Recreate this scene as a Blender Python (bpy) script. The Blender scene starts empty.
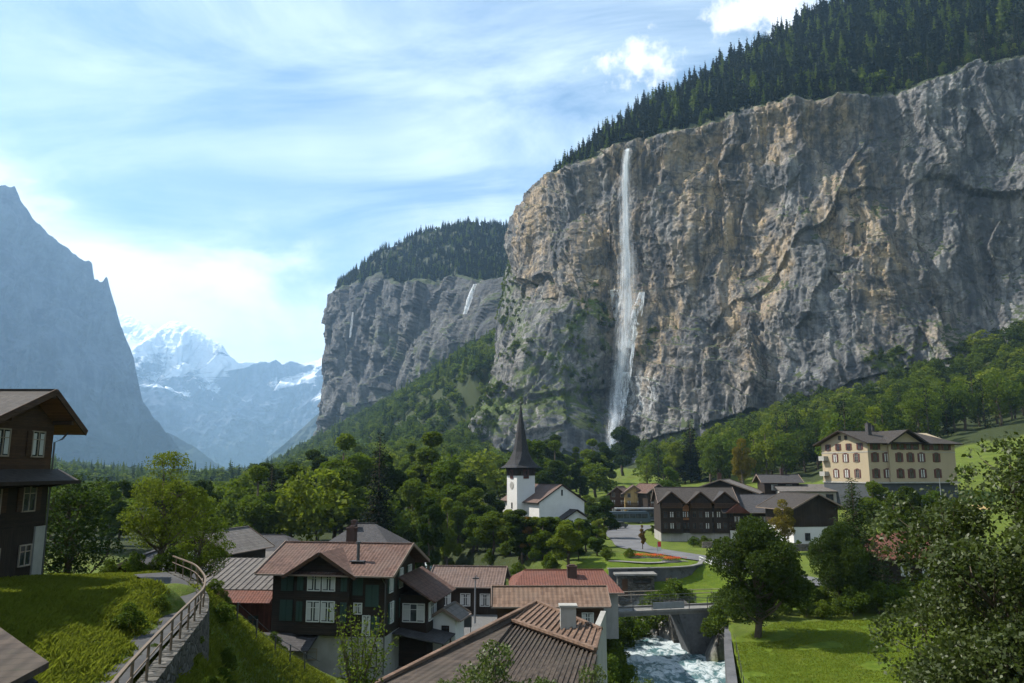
import bpy, math, random
import numpy as np
from mathutils import Vector, Matrix

# ------------------------------------------------------------------ camera, sky, sun, exposure
scene = bpy.context.scene
COL = scene.collection
FPX = 768.0; PITCH = math.radians(9.5)
SUN_AZ, SUN_EL = math.radians(-70), math.radians(49)      # azimuth from +Y, clockwise positive
cam_d = bpy.data.cameras.new('camera'); cam = bpy.data.objects.new('camera', cam_d); COL.objects.link(cam)
cam.location = (0, 0, 0); cam.rotation_euler = (math.radians(90) + PITCH, 0, 0)
cam_d.sensor_width = 36; cam_d.lens = 36 * FPX / 1024; cam_d.clip_start = 0.1; cam_d.clip_end = 90000
scene.camera = cam
scene.view_settings.view_transform = 'Standard'; scene.view_settings.look = 'None'
scene.view_settings.exposure = 0.95; scene.view_settings.gamma = 1
cy = scene.cycles
cy.use_denoising = True
try: cy.denoiser = 'OPENIMAGEDENOISE'
except Exception: pass
cy.max_bounces = 6; cy.diffuse_bounces = 3; cy.glossy_bounces = 2; cy.transmission_bounces = 3
cy.transparent_max_bounces = 12; cy.volume_bounces = 1; cy.use_adaptive_sampling = True
cy.adaptive_threshold = 0.02; cy.caustics_reflective = False; cy.caustics_refractive = False

class NT:
    """small helper to wire node trees"""
    def __init__(s, tree): s.t = tree; s.n = tree.nodes; s.l = tree.links
    def node(s, typ, props=None, **inp):
        nd = s.n.new(typ)
        for k, v in (props or {}).items(): setattr(nd, k, v)
        for k, v in inp.items():
            key = int(k[1:]) if k[0] == 'i' and k[1:].isdigit() else k.replace('_', ' ')
            s.put(nd.inputs[key], v)
        return nd
    def put(s, sock, v):
        if isinstance(v, bpy.types.NodeSocket): s.l.new(v, sock)
        elif isinstance(v, (tuple, list)) and sock.type == 'RGBA' and len(v) == 3: sock.default_value = (*v, 1)
        else: sock.default_value = v
    def math(s, op, a, b=0.0, c=None, clamp=False):
        nd = s.n.new('ShaderNodeMath'); nd.operation = op; nd.use_clamp = clamp
        s.put(nd.inputs[0], a); s.put(nd.inputs[1], b)
        if c is not None: s.put(nd.inputs[2], c)
        return nd.outputs[0]
    def vmath(s, op, a, b=(0, 0, 0)):
        nd = s.n.new('ShaderNodeVectorMath'); nd.operation = op
        s.put(nd.inputs[0], a)
        if op == 'SCALE': s.put(nd.inputs[3], b)
        else: s.put(nd.inputs[1], b)
        return nd.outputs['Value'] if op in ('DOT_PRODUCT', 'LENGTH', 'DISTANCE') else nd.outputs[0]
    def mix(s, f, a, b, blend='MIX'):
        nd = s.n.new('ShaderNodeMix'); nd.data_type = 'RGBA'; nd.blend_type = blend
        s.put(nd.inputs[0], f); s.put(nd.inputs[6], a); s.put(nd.inputs[7], b)
        return nd.outputs[2]
    def ramp(s, f, lo, hi, a=0.0, b=1.0):
        nd = s.n.new('ShaderNodeMapRange'); nd.interpolation_type = 'SMOOTHSTEP'
        s.put(nd.inputs[0], f); s.put(nd.inputs[1], lo); s.put(nd.inputs[2], hi); s.put(nd.inputs[3], a); s.put(nd.inputs[4], b)
        return nd.outputs[0]
    def noise(s, vec, scale, detail=4.0, rough=0.55, dist=0.0, lac=2.0):
        nd = s.n.new('ShaderNodeTexNoise')
        if vec is not None: s.l.new(vec, nd.inputs['Vector'])
        nd.inputs['Scale'].default_value = scale; nd.inputs['Detail'].default_value = detail
        nd.inputs['Roughness'].default_value = rough; nd.inputs['Distortion'].default_value = dist
        nd.inputs['Lacunarity'].default_value = lac
        return nd.outputs[0]
    def mapv(s, vec, scale=(1, 1, 1), rot=(0, 0, 0), loc=(0, 0, 0)):
        nd = s.n.new('ShaderNodeMapping'); s.l.new(vec, nd.inputs[0])
        nd.inputs['Location'].default_value = loc; nd.inputs['Rotation'].default_value = rot; nd.inputs['Scale'].default_value = scale
        return nd.outputs[0]

world = bpy.data.worlds.new('World'); scene.world = world; world.use_nodes = True
w = NT(world.node_tree); w.n.clear()
sky = w.node('ShaderNodeTexSky', dict(sky_type='NISHITA', sun_disc=False, sun_elevation=SUN_EL,
             sun_rotation=SUN_AZ, altitude=800.0, air_density=1.0, dust_density=0.6, ozone_density=1.2))
SKYV = w.node('ShaderNodeTexCoord').outputs['Generated']
def world_clouds(w, col):
    sep = w.node('ShaderNodeSeparateXYZ'); w.l.new(SKYV, sep.inputs[0])
    X, Y, Z = sep.outputs
    zz = w.math('ADD', w.math('MAXIMUM', Z, 0.0), 0.30)
    pl = w.node('ShaderNodeCombineXYZ', None, X=w.math('DIVIDE', X, zz), Y=w.math('DIVIDE', Y, zz), Z=0.0).outputs[0]
    # thin cirrus streaks
    st = w.mapv(pl, scale=(1.5, 3.4, 1), rot=(0, 0, math.radians(35)), loc=(2.2, 0.7, 0))
    c1 = w.noise(st, 1.0, 9, 0.6, 0.6)
    c1b = w.noise(pl, 1.3, 4, 0.5)
    cir = w.math('MULTIPLY', w.ramp(c1, 0.30, 0.72), w.ramp(c1b, 0.34, 0.6, 0.45, 1.0))
    # a broad bright bank low over the head of the valley
    az = w.math('ARCTAN2', X, Y)
    el = w.math('ARCSINE', Z)
    wob = w.noise(w.mapv(SKYV, scale=(1, 1, 2.2)), 5.0, 7, 0.55, 0.3)
    # upper edge of the bank falls from left to right then levels
    edge = w.math('ADD', 0.262, w.math('MULTIPLY', w.math('SUBTRACT', wob, 0.5), 0.26))
    edge = w.math('ADD', edge, w.math('MULTIPLY', w.math('ABSOLUTE', w.math('ADD', az, 0.22)), 0.16))
    bank = w.ramp(w.math('SUBTRACT', edge, el), -0.05, 0.07)
    bank = w.math('MULTIPLY', bank, w.ramp(az, -0.12, 0.16, 1.0, 0.0))
    bank = w.math('MULTIPLY', bank, w.ramp(wob, 0.32, 0.56, 0.55, 1.0))
    # two cumulus heads above the forest
    def puff(a0, e0, ra, re, s):
        dx = w.math('DIVIDE', w.math('SUBTRACT', az, a0), ra); dy = w.math('DIVIDE', w.math('SUBTRACT', el, e0), re)
        d = w.math('SQRT', w.math('ADD', w.math('MULTIPLY', dx, dx), w.math('MULTIPLY', dy, dy)))
        n = w.noise(w.mapv(SKYV, loc=(s, 0, 0)), 16.0, 8, 0.6)
        return w.math('MULTIPLY', w.ramp(w.math('SUBTRACT', w.math('ADD', 1.0, w.math('MULTIPLY', w.math('SUBTRACT', n, 0.5), 3.0)), d), 0.0, 0.42), w.ramp(w.noise(w.mapv(SKYV, loc=(s, 2, 0)), 40.0, 5, 0.6), 0.2, 0.6, 0.75, 1.0))
    p = w.math('MAXIMUM', puff(0.176, 0.510, 0.062, 0.040, 0.0), puff(0.352, 0.548, 0.075, 0.036, 3.0))
    thin = w.math('MAXIMUM', cir, w.math('MULTIPLY', bank, 0.95))
    col = w.mix(w.math('MULTIPLY', thin, 0.9), col, CLOUD_THIN)
    col = w.mix(bank, col, w.mix(0.6, col, CLOUD_BANK))
    return w.mix(p, col, CLOUD_PUFF)
CLOUD_THIN = (8.2, 9.4, 10.2); CLOUD_BANK = (12.2, 12.2, 12.2); CLOUD_PUFF = (9.2, 9.3, 9.5)
bg = w.node('ShaderNodeBackground', None, Color=world_clouds(w, w.mix(1.0, sky.outputs[0], (0.80, 1.0, 1.04), 'MULTIPLY')), Strength=0.076)
wo = w.node('ShaderNodeOutputWorld'); w.l.new(bg.outputs[0], wo.inputs[0])

sun_d = bpy.data.lights.new('sun', 'SUN'); sun = bpy.data.objects.new('sun', sun_d); COL.objects.link(sun)
sun_d.energy = 5.0; sun_d.angle = math.radians(0.53); sun_d.color = (1.0, 0.94, 0.84)
SDIR = Vector((math.sin(SUN_AZ) * math.cos(SUN_EL), math.cos(SUN_AZ) * math.cos(SUN_EL), math.sin(SUN_EL)))
sun.rotation_euler = SDIR.to_track_quat('Z', 'Y').to_euler(); sun.location = (-60, 20, 80)

# ------------------------------------------------------------------ geometry helpers
CT, ST = math.cos(PITCH), math.sin(PITCH)
def P(px, py, Y):
    """real-world point seen at photo position (px, py) that stands Y metres ahead of the camera"""
    u = (px - 512) / FPX; v = (341.5 - py) / FPX
    k = Y / (CT - v * ST)
    return Vector((u * k, Y, (ST + v * CT) * k))

def tag(o, label=None, cat=None, group=None, kind=None):
    if label: o['label'] = label
    if cat: o['category'] = cat
    if group: o['group'] = group
    if kind: o['kind'] = kind
    return o

def link(name, data, parent=None):
    o = bpy.data.objects.new(name, data); COL.objects.link(o)
    if parent is not None: o.parent = parent
    return o

def empty(name, loc, rz=0.0):
    o = link(name, None); o.location = loc; o.rotation_euler = (0, 0, rz); o.empty_display_size = 0.5
    return o

class M:
    """collects faces, then links them as one mesh object; UVs are metres along the face"""
    def __init__(s): s.v = []; s.f = []; s.m = []; s.cur = 0; s.smooth = False
    def poly(s, pts, mi=None):
        b = len(s.v); s.v += [tuple(p) for p in pts]; s.f.append(tuple(range(b, b + len(pts)))); s.m.append(s.cur if mi is None else mi)
    def box(s, x0, y0, z0, x1, y1, z1, mi=None):
        x0, x1 = min(x0, x1), max(x0, x1); y0, y1 = min(y0, y1), max(y0, y1); z0, z1 = min(z0, z1), max(z0, z1)
        c = [(x0, y0, z0), (x1, y0, z0), (x1, y1, z0), (x0, y1, z0), (x0, y0, z1), (x1, y0, z1), (x1, y1, z1), (x0, y1, z1)]
        for q in ((0, 3, 2, 1), (4, 5, 6, 7), (0, 1, 5, 4), (1, 2, 6, 5), (2, 3, 7, 6), (3, 0, 4, 7)): s.poly([c[i] for i in q], mi)
    def slab(s, pts, th, mi=None, mi2=None):
        """pts: top face counter-clockwise seen from outside; thickness goes inwards"""
        pts = [Vector(p) for p in pts]
        n = (pts[1] - pts[0]).cross(pts[-1] - pts[0]).normalized()
        lo = [p - n * th for p in pts]
        s.poly(pts, mi); k = mi if mi2 is None else mi2
        s.poly(lo[::-1], k)
        for i in range(len(pts)):
            j = (i + 1) % len(pts); s.poly([pts[i], lo[i], lo[j], pts[j]], k)
    def extr(s, pts, d, mi=None):
        """prism: polygon pts swept by vector d"""
        pts = [Vector(p) for p in pts]; d = Vector(d); q = [p + d for p in pts]
        n = Vector((0, 0, 0))
        for i in range(len(pts)): n += pts[i].cross(pts[(i + 1) % len(pts)])
        if n.dot(d) > 0: pts, q = pts[::-1], q[::-1]
        s.poly(pts, mi); s.poly(q[::-1], mi)
        for i in range(len(pts)):
            j = (i + 1) % len(pts); s.poly([pts[j], pts[i], q[i], q[j]], mi)
    def beam(s, a, b, w_, h_, mi=None):
        a, b = Vector(a), Vector(b); d = (b - a).normalized()
        up = Vector((0, 0, 1)) if abs(d.z) < 0.95 else Vector((0, 1, 0))
        sx = d.cross(up).normalized() * w_ / 2; sy = sx.cross(d).normalized() * h_ / 2
        c = [a - sx - sy, a + sx - sy, a + sx + sy, a - sx + sy]
        s.extr(c, b - a, mi)
    def tube(s, pts, rad, n=8, mi=None, cap=True):
        pts = [Vector(p) for p in pts]; rings = []
        for i, p in enumerate(pts):
            d = (pts[min(i + 1, len(pts) - 1)] - pts[max(i - 1, 0)]).normalized()
            up = Vector((0, 0, 1)) if abs(d.z) < 0.9 else Vector((1, 0, 0))
            x = d.cross(up).normalized(); y = d.cross(x)
            r = rad[i] if isinstance(rad, (list, tuple)) else rad
            b = len(s.v); s.v += [tuple(p + x * math.cos(t * 2 * math.pi / n) * r + y * math.sin(t * 2 * math.pi / n) * r) for t in range(n)]
            rings.append(b)
        for a, b in zip(rings, rings[1:]):
            for t in range(n):
                u_ = (t + 1) % n; s.f.append((a + t, a + u_, b + u_, b + t)); s.m.append(s.cur if mi is None else mi)
        if cap:
            s.f.append(tuple(rings[0] + t for t in range(n))[::-1]); s.m.append(s.cur if mi is None else mi)
            s.f.append(tuple(rings[-1] + t for t in range(n))); s.m.append(s.cur if mi is None else mi)
    def build(s, name, mats, parent=None, **tags):
        me = bpy.data.meshes.new(name)
        me.from_pydata(s.v, [], s.f)
        mats = mats if isinstance(mats, (list, tuple)) else [mats]
        for m in mats: me.materials.append(m)
        me.polygons.foreach_set('material_index', np.array(s.m, dtype=np.int32))
        if s.smooth: me.polygons.foreach_set('use_smooth', np.ones(len(s.f), dtype=bool))
        uvl = me.uv_layers.new(name='UVMap'); uv = np.zeros((len(me.loops), 2), dtype=np.float32)
        for pg in me.polygons:
            n = pg.normal
            e = Vector((-n.y, n.x, 0))
            e = e.normalized() if e.length > 0.02 else Vector((1, 0, 0))
            t = n.cross(e)
            for li in pg.loop_indices:
                c = me.vertices[me.loops[li].vertex_index].co
                uv[li] = (c.dot(e), c.dot(t))
        uvl.data.foreach_set('uv', uv.ravel())
        o = link(name, me, parent)
        return tag(o, **tags) if tags else o

# numpy gradient noise
_rs = np.random.RandomState(7)
_perm = np.concatenate([_rs.permutation(256)] * 3).astype(np.int32)
_g = _rs.normal(size=(256, 3)); _g /= np.linalg.norm(_g, axis=1)[:, None]
def pn(x, y, z):
    x, y, z = np.broadcast_arrays(np.asarray(x, float), np.asarray(y, float), np.asarray(z, float))
    xi, yi, zi = np.floor(x).astype(np.int64), np.floor(y).astype(np.int64), np.floor(z).astype(np.int64)
    xf, yf, zf = x - xi, y - yi, z - zi
    xi &= 255; yi &= 255; zi &= 255
    f = lambda t: t * t * t * (t * (t * 6 - 15) + 10)
    u, v, w_ = f(xf), f(yf), f(zf)
    r = 0
    for dx in (0, 1):
        for dy in (0, 1):
            for dz in (0, 1):
                h = _perm[_perm[_perm[(xi + dx) & 255] + ((yi + dy) & 255)] + ((zi + dz) & 255)]
                g = _g[h]
                d = g[..., 0] * (xf - dx) + g[..., 1] * (yf - dy) + g[..., 2] * (zf - dz)
                r = r + d * (u if dx else 1 - u) * (v if dy else 1 - v) * (w_ if dz else 1 - w_)
    return r * 1.5
def fbm(x, y, z, o=5, gain=0.5, lac=2.03):
    r = 0; a = 1.0
    for i in range(o):
        r = r + a * pn(x + i * 17.3, y + i * 5.1, z + i * 9.7); x, y, z = x * lac, y * lac, z * lac; a *= gain
    return r
def ridged(x, y, z, o=5, gain=0.5, lac=2.1):
    r = 0; a = 1.0
    for i in range(o):
        r = r + a * (1 - 2 * np.abs(pn(x + i * 13.3, y + i * 7.1, z + i * 3.7))); x, y, z = x * lac, y * lac, z * lac; a *= gain
    return r
def cells(x, y, z, seed=0):
    """blocky facets: tilted planes inside Worley cells, returns value"""
    xi, yi, zi = np.floor(x).astype(np.int64), np.floor(y).astype(np.int64), np.floor(z).astype(np.int64)
    best = np.full(np.shape(x), 9.0); val = np.zeros(np.shape(x))
    for dx in (-1, 0, 1):
        for dy in (-1, 0, 1):
            for dz in (-1, 0, 1):
                a, b, c = xi + dx, yi + dy, zi + dz
                h = _perm[_perm[_perm[(a + seed) & 255] + (b & 255)] + (c & 255)]
                g = _g[h]
                ox, oy, oz = x - a - 0.5 - g[..., 0] * .45, y - b - 0.5 - g[..., 1] * .45, z - c - 0.5 - g[..., 2] * .45
                d = ox * ox + oy * oy + oz * oz
                m = d < best; best = np.where(m, d, best)
                g2 = _g[_perm[h]]
                val = np.where(m, g2[..., 2] + 1.0 * (ox * g2[..., 0] + oy * g2[..., 1] + oz * g[..., 0]), val)
    return val

def grid_mesh(name, V, mats, kind='structure', smooth=True, attrs=None, wrap=False):
    """V: (rows, cols, 3) array -> one mesh object"""
    R_, C_ = V.shape[:2]
    me = bpy.data.meshes.new(name)
    idx = np.arange(R_ * C_).reshape(R_, C_)
    q = np.stack([idx[:-1, :-1], idx[:-1, 1:], idx[1:, 1:], idx[1:, :-1]], -1).reshape(-1, 4)
    me.vertices.add(R_ * C_); me.vertices.foreach_set('co', V.reshape(-1).astype(np.float32))
    me.loops.add(q.size); me.loops.foreach_set('vertex_index', q.reshape(-1).astype(np.int32))
    me.polygons.add(len(q)); me.polygons.foreach_set('loop_start', np.arange(0, q.size, 4, dtype=np.int32))
    me.update(calc_edges=True)
    if smooth: me.polygons.foreach_set('use_smooth', np.ones(len(q), dtype=bool))
    for k, a in (attrs or {}).items():
        at = me.attributes.new(k, 'FLOAT', 'POINT'); at.data.foreach_set('value', np.asarray(a, dtype=np.float32).reshape(-1))
    for m in (mats if isinstance(mats, (list, tuple)) else [mats]): me.materials.append(m)
    o = link(name, me)
    if kind: o['kind'] = kind
    return o

def new_mat(name):
    m = bpy.data.materials.new(name); m.use_nodes = True
    t = NT(m.node_tree); t.n.clear()
    out = t.node('ShaderNodeOutputMaterial')
    return m, t, out
def pbsdf(t, out, color, rough=0.8, spec=0.3, normal=None, **kw):
    b = t.node('ShaderNodeBsdfPrincipled')
    t.put(b.inputs['Base Color'], color); t.put(b.inputs['Roughness'], rough)
    t.put(b.inputs['Specular IOR Level'], spec)
    for k, v in kw.items(): t.put(b.inputs[k.replace('_', ' ')], v)
    if normal is not None: t.put(b.inputs['Normal'], normal)
    t.l.new(b.outputs[0], out.inputs[0])
    return b
def bump(t, h, strength=0.5, dist=0.05, normal=None):
    b = t.node('ShaderNodeBump', None, Height=h, Strength=strength, Distance=dist)
    if normal is not None: t.put(b.inputs['Normal'], normal)
    return b.outputs[0]
# ------------------------------------------------------------------ terrain
RX = [ (12, -60), (12, 0), (12, 25), (11.2, 40), (10.6, 50), (10.7, 58), (13.8, 72), (14.8, 84), (10, 94), (0, 104), (-12, 128), (-24, 175), (-40, 230), (-80, 330), (-140, 500)]
RX = np.array(RX, float)
def river_dist(x, y):
    """distance to the stream's centre line"""
    best = np.full(np.shape(x), 1e9)
    for (ax, ay), (bx, by) in zip(RX[:-1], RX[1:]):
        dx, dy = bx - ax, by - ay; L = dx * dx + dy * dy
        t = np.clip(((x - ax) * dx + (y - ay) * dy) / L, 0, 1)
        best = np.minimum(best, np.hypot(x - ax - t * dx, y - ay - t * dy))
    return best
WATER_Z = -18.7
pix = [  # photo x, photo y, metres ahead: ground seen (or inferred) there
 (0,683,16),(50,683,18),(0,600,30),(60,600,32),(30,578,42),(70,585,40),(110,577,44),(120,600,34),(110,640,24),
 (175,577,46),(215,683,33),(200,600,44),(230,610,50),(240,683,38),(320,677,47),(262,640,52),(300,660,55),
 (600,468,520),(575,485,380),(640,490,330),
 (950,455,225),(1024,430,255),(900,478,200),(860,470,260),(1024,452,215),
 (240,478,900),(150,486,900),(300,465,750),(380,462,560),(450,462,520),
 (318,442,1800),(345,428,1600),(400,400,1350),(450,368,1150),(497,338,980),(482,362,860),(472,388,770),(478,425,690),(515,340,950),(450,375,900),
 (420,430,800),(360,440,1000),(470,420,760),(480,445,640),
 (610,464,690),(560,474,610),(500,468,640),(700,446,600),(800,420,530),(900,400,480),(1024,385,440),
 (750,455,420),(850,440,350),(950,425,330),(1024,415,320),
]
pix += [(152,576,45),(172,586,40),(180,600,36.5),(177,615,32),(160,632,27.5),(140,653,23.5),(112,683,19.5),(80,720,16.5),(40,770,13),
        (186,585,40.5),(196,600,37.5),(190,617,33),(176,640,28),(155,662,24.5),(140,690,20.5)]
anc = [tuple(P(*p)) for p in pix]
anc += [  # x, y, z
 (0,0,-2.6),(-6,-2,-2.6),(6,0,-3.4),(0,-40,-2),(-40,-40,1),(40,-40,-6),(-30,0,-2.4),(-60,20,0),(-6,6,-3.2),(-12,12,-3.6),(0,10,-5.2),(4,20,-10),(0,30,-12.6),(-6,34,-12.8),
 (10,15,-9.5),(20,20,-13),(22,35,-14.6),(8,35,-13.6),(0,45,-14.5),(6,52,-14.8),(-12,50,-14),(-14,60,-14.9),(0,62,-14.9),(9,62,-15),(9.5,74,-14.8),(6,80,-14.3),(-5,75,-14.4),
 (-20,66,-14.5),(-28,62,-12.5),(-33,75,-13),(-20,85,-14),(-42,70,-11),(-60,60,-8),(-50,100,-12.5),(-20,110,-14),(-60,150,-13),(-100,100,-9),(-100,220,-12),(-160,400,-12),
 (21,50,-15.6),(21,58,-15.5),(21,72,-15.3),(30,58,-15.1),(40,58,-14.9),(32,72,-14.9),(42,75,-14.0),(55,70,-12),(60,50,-12),(90,60,-6),(60,30,-11),(120,20,0),(24,80,-14.8),(34,84,-14.6),
 (16,52,-15.4),(18.5,62,-15.4),(20.5,71,-15.3),(14,42,-15.2),(22,92,-14.2),(10,92,-15.2),(18,99,-14.6),(24,100,-14.6),(14,98,-15.1),(8,98,-15.1),
 (13,104.5,-12.45),(24,104.5,-12.7),(13,122,-12.6),(24,116,-12.9),(30,110,-13.2),(36,106,-13.8),(42,104,-14.1),(50,100,-13.8),
 (20,130,-13.2),(18,150,-13.4),(22,175,-13.6),(30,190,-13.7),(40,190,-13.5),(24,200,-13.5),(30,230,-13.4),(45,230,-12.5),(10,150,-14),(4,180,-14),(0,190,-14),(-10,150,-14.2),
 (32,140,-13.4),(40,140,-13),(50,140,-12.4),(36,130,-13.4),(42,122,-13.8),(50,120,-13.2),(50,160,-12.8),(62,150,-11.5),(62,138,-12),(70,130,-11.5),(60,110,-13),(65,95,-12.6),
 (80,150,-8.5),(92,152,-7.5),(100,165,-5),(90,135,-9),(90,110,-10),(75,170,-7),(110,130,-8),(70,200,-6),
 (0,250,-12),(20,300,-8),(-40,300,-13),(-200,700,-14),(-320,1000,-14),(-500,1500,-16),(-900,3000,-16),(-1500,6000,-16),(-2500,12000,-10),
 (-150,60,0),(-300,200,10),(-500,500,20),(-900,900,40),(-1500,2000,60),(-700,-100,40),(-200,-200,10),(0,-300,0),(300,-200,20),(500,-100,60),(0,-1500,0),(1500,-1500,100),(-1500,-1500,100),
 (250,150,25),(350,250,50),(500,300,70),(900,0,200),(1200,900,400),(800,1500,350),(600,3000,200),(0,5000,0),(5000,5000,300),(-6000,3000,300),(3000,12000,200),
]
A = np.array(anc, float)
def _warp(x, y):
    r = np.hypot(x, y) + 1e-9
    f = np.where(r > 150, (150 + 150 * np.log(r / 150 + 1e-12)) / r, 1.0)
    return x * f, y * f
ax_, ay_ = _warp(A[:, 0], A[:, 1])
_D = np.hypot(ax_[:, None] - ax_[None], ay_[:, None] - ay_[None]); n_ = len(A)
_K = np.sqrt(_D ** 2 + 2.0 ** 2)
_sys = np.zeros((n_ + 3, n_ + 3)); _sys[:n_, :n_] = -_K; _sys[:n_, n_:] = np.c_[np.ones(n_), ax_, ay_]; _sys[n_:, :n_] = _sys[:n_, n_:].T
_coef = np.linalg.solve(_sys, np.r_[A[:, 2], 0, 0, 0])
def ground_base(x, y):
    x = np.asarray(x, float); y = np.asarray(y, float); sh = x.shape
    wx, wy = _warp(x.ravel(), y.ravel()); out = np.empty(wx.size)
    for i in range(0, wx.size, 20000):
        a, b = wx[i:i + 20000], wy[i:i + 20000]
        k = -np.sqrt((a[:, None] - ax_) ** 2 + (b[:, None] - ay_) ** 2 + 4.0)
        out[i:i + 20000] = k @ _coef[:n_] + _coef[n_] + _coef[n_ + 1] * a + _coef[n_ + 2] * b
    return out.reshape(sh)
def H(x, y):
    x = np.asarray(x, float); y = np.asarray(y, float)
    z = ground_base(x, y)
    r = np.hypot(x, y)
    amp = np.clip((r - 5) / 30, 0, 1) * 0.12 + np.clip((r - 200) / 600, 0, 1) * 6
    far = np.clip((r - 250) / 300, 0, 1)
    z = z + amp * fbm(x / 9 * (1 - far) + x / 120 * far, y / 9 * (1 - far) + y / 120 * far, 0.3, 3)
    # stream bed with steep banks
    d = river_dist(x, y); rw_ = (x > 9) & (y < 80) & (y > 45); wd = np.where(rw_, 5.3 + 1.3 * np.clip((y - 71) / 9, 0, 1), 4.6 + 0.7 * pn(x / 7, y / 7, 4.0))
    bw = np.where(rw_, 0.4, 3.2); t = np.clip((d - wd) / bw, 0, 1); t = t ** 0.7
    bed = WATER_Z - 0.9 + 0.3 * pn(x / 2, y / 2, 1.0)
    zc = bed + (np.maximum(z, bed + 0.2) - bed) * t
    z = np.where(r < 560, np.minimum(z, zc) + 0 * z, z)
    return z
def hz(x, y): return float(H(np.array([float(x)]), np.array([float(y)]))[0])

def mat_ground():
    m, t, out = new_mat('grass_ground')
    g = t.node('ShaderNodeNewGeometry'); pos = g.outputs['Position']
    att = lambda n: t.node('ShaderNodeAttribute', dict(attribute_name=n)).outputs['Fac']
    n1 = t.noise(pos, 0.35, 5, 0.6); n2 = t.noise(pos, 5.0, 5, 0.65); n3 = t.noise(pos, 0.05, 3)
    c = t.mix(t.ramp(n1, 0.3, 0.7), (0.050, 0.085, 0.010), (0.10, 0.14, 0.018))
    c = t.mix(t.ramp(n2, 0.35, 0.75), c, (0.10, 0.11, 0.025))
    c = t.mix(t.math('MULTIPLY', t.ramp(n3, 0.5, 0.7), 0.4), c, (0.10, 0.10, 0.03))
    lawn = t.mix(t.ramp(t.noise(pos, 1.2, 4, 0.6), 0.3, 0.7), (0.062, 0.100, 0.008), (0.098, 0.135, 0.012))
    lawn = t.mix(t.math('MULTIPLY', t.ramp(t.noise(pos, 0.3, 5, 0.6), 0.62, 0.7), 0.5), lawn, (0.13, 0.135, 0.04))
    lawn = t.mix(t.math('MULTIPLY', t.ramp(t.noise(pos, 9.0, 4, 0.7), 0.45, 0.75), 0.5), lawn, (0.035, 0.062, 0.008))
    lawn = t.mix(t.math('MULTIPLY', t.ramp(t.noise(t.mapv(pos, (1, 0.25, 1), rot=(0, 0, 0.5)), 0.7, 5, 0.7), 0.5, 0.68), 0.45), lawn, (0.125, 0.14, 0.022))
    c = t.mix(att('lawn'), c, lawn)
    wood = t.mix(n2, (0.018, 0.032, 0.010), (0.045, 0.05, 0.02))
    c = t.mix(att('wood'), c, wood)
    scree = t.mix(t.ramp(t.noise(pos, 0.8, 6, 0.7), 0.35, 0.65), (0.10, 0.10, 0.095), (0.26, 0.25, 0.23))
    c = t.mix(att('rock'), c, scree)
    paved = t.mix(t.noise(pos, 0.6, 4), (0.10, 0.10, 0.10), (0.17, 0.165, 0.16))
    c = t.mix(att('paved'), c, paved)
    nb = bump(t, t.math('ADD', t.noise(pos, 3.0, 6, 0.7), t.math('MULTIPLY', n1, 0.5)), 0.7, 0.35)
    pbsdf(t, out, c, 0.9, 0.1, nb)
    return m
MG = mat_ground()
th = np.concatenate([np.linspace(-180, -46, 70, endpoint=False), np.linspace(-46, 46, 620), np.linspace(46, 180, 71)[1:]])
rr = np.concatenate([np.linspace(0.5, 10, 22, endpoint=False), np.geomspace(10, 260, 460, endpoint=False), np.geomspace(260, 24000, 190)])
TH, RR = np.meshgrid(np.radians(th), rr)
GX, GY = RR * np.sin(TH), RR * np.cos(TH)
GZ = H(GX, GY)
def pt_in(x, y, poly):
    poly = np.array(poly); r = np.zeros(np.shape(x), bool); n = len(poly)
    for i in range(n):
        x0, y0 = poly[i]; x1, y1 = poly[(i + 1) % n]
        c = ((y0 > y) != (y1 > y)) & (x < (x1 - x0) * (y - y0) / (y1 - y0 + 1e-12) + x0); r ^= c
    return r
def sm(x, a, b): t = np.clip((x - a) / (b - a), 0, 1); return t * t * (3 - 2 * t)
lawn = pt_in(GX, GY, [(13.0, 40), (15.0, 50), (15.5, 58), (19.2, 73), (26, 79), (46, 80), (60, 60), (60, 40)]) | pt_in(GX, GY, [(10, 85.5), (40, 85), (30, 126), (9, 124)]) | pt_in(GX, GY, [(20, 86), (21, 84), (30, 84), (30, 92), (19, 92)])
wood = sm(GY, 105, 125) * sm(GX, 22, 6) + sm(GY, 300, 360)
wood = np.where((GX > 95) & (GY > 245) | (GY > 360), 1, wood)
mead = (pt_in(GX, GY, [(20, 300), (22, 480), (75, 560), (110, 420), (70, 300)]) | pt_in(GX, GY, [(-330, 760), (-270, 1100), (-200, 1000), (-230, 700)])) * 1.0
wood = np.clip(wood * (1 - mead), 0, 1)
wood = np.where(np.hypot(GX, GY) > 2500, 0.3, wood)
dr = river_dist(GX, GY)
rock = ((dr < 8.6) & (dr > 3) & (GZ < -15.6 + 0.8 * pn(GX / 2, GY / 2, 0.0)) & (GY < 100)) * 1.0 * ~((GX > 9) & (GY < 80))
pav = pt_in(GX, GY, [(-34, 62), (-8, 62), (8.5, 70), (8.5, 100), (-30, 104)]) * 1.0
grd = grid_mesh('ground', np.stack([GX, GY, GZ], -1), MG, attrs=dict(lawn=lawn * 1.0, wood=wood, rock=rock, paved=pav))

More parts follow.
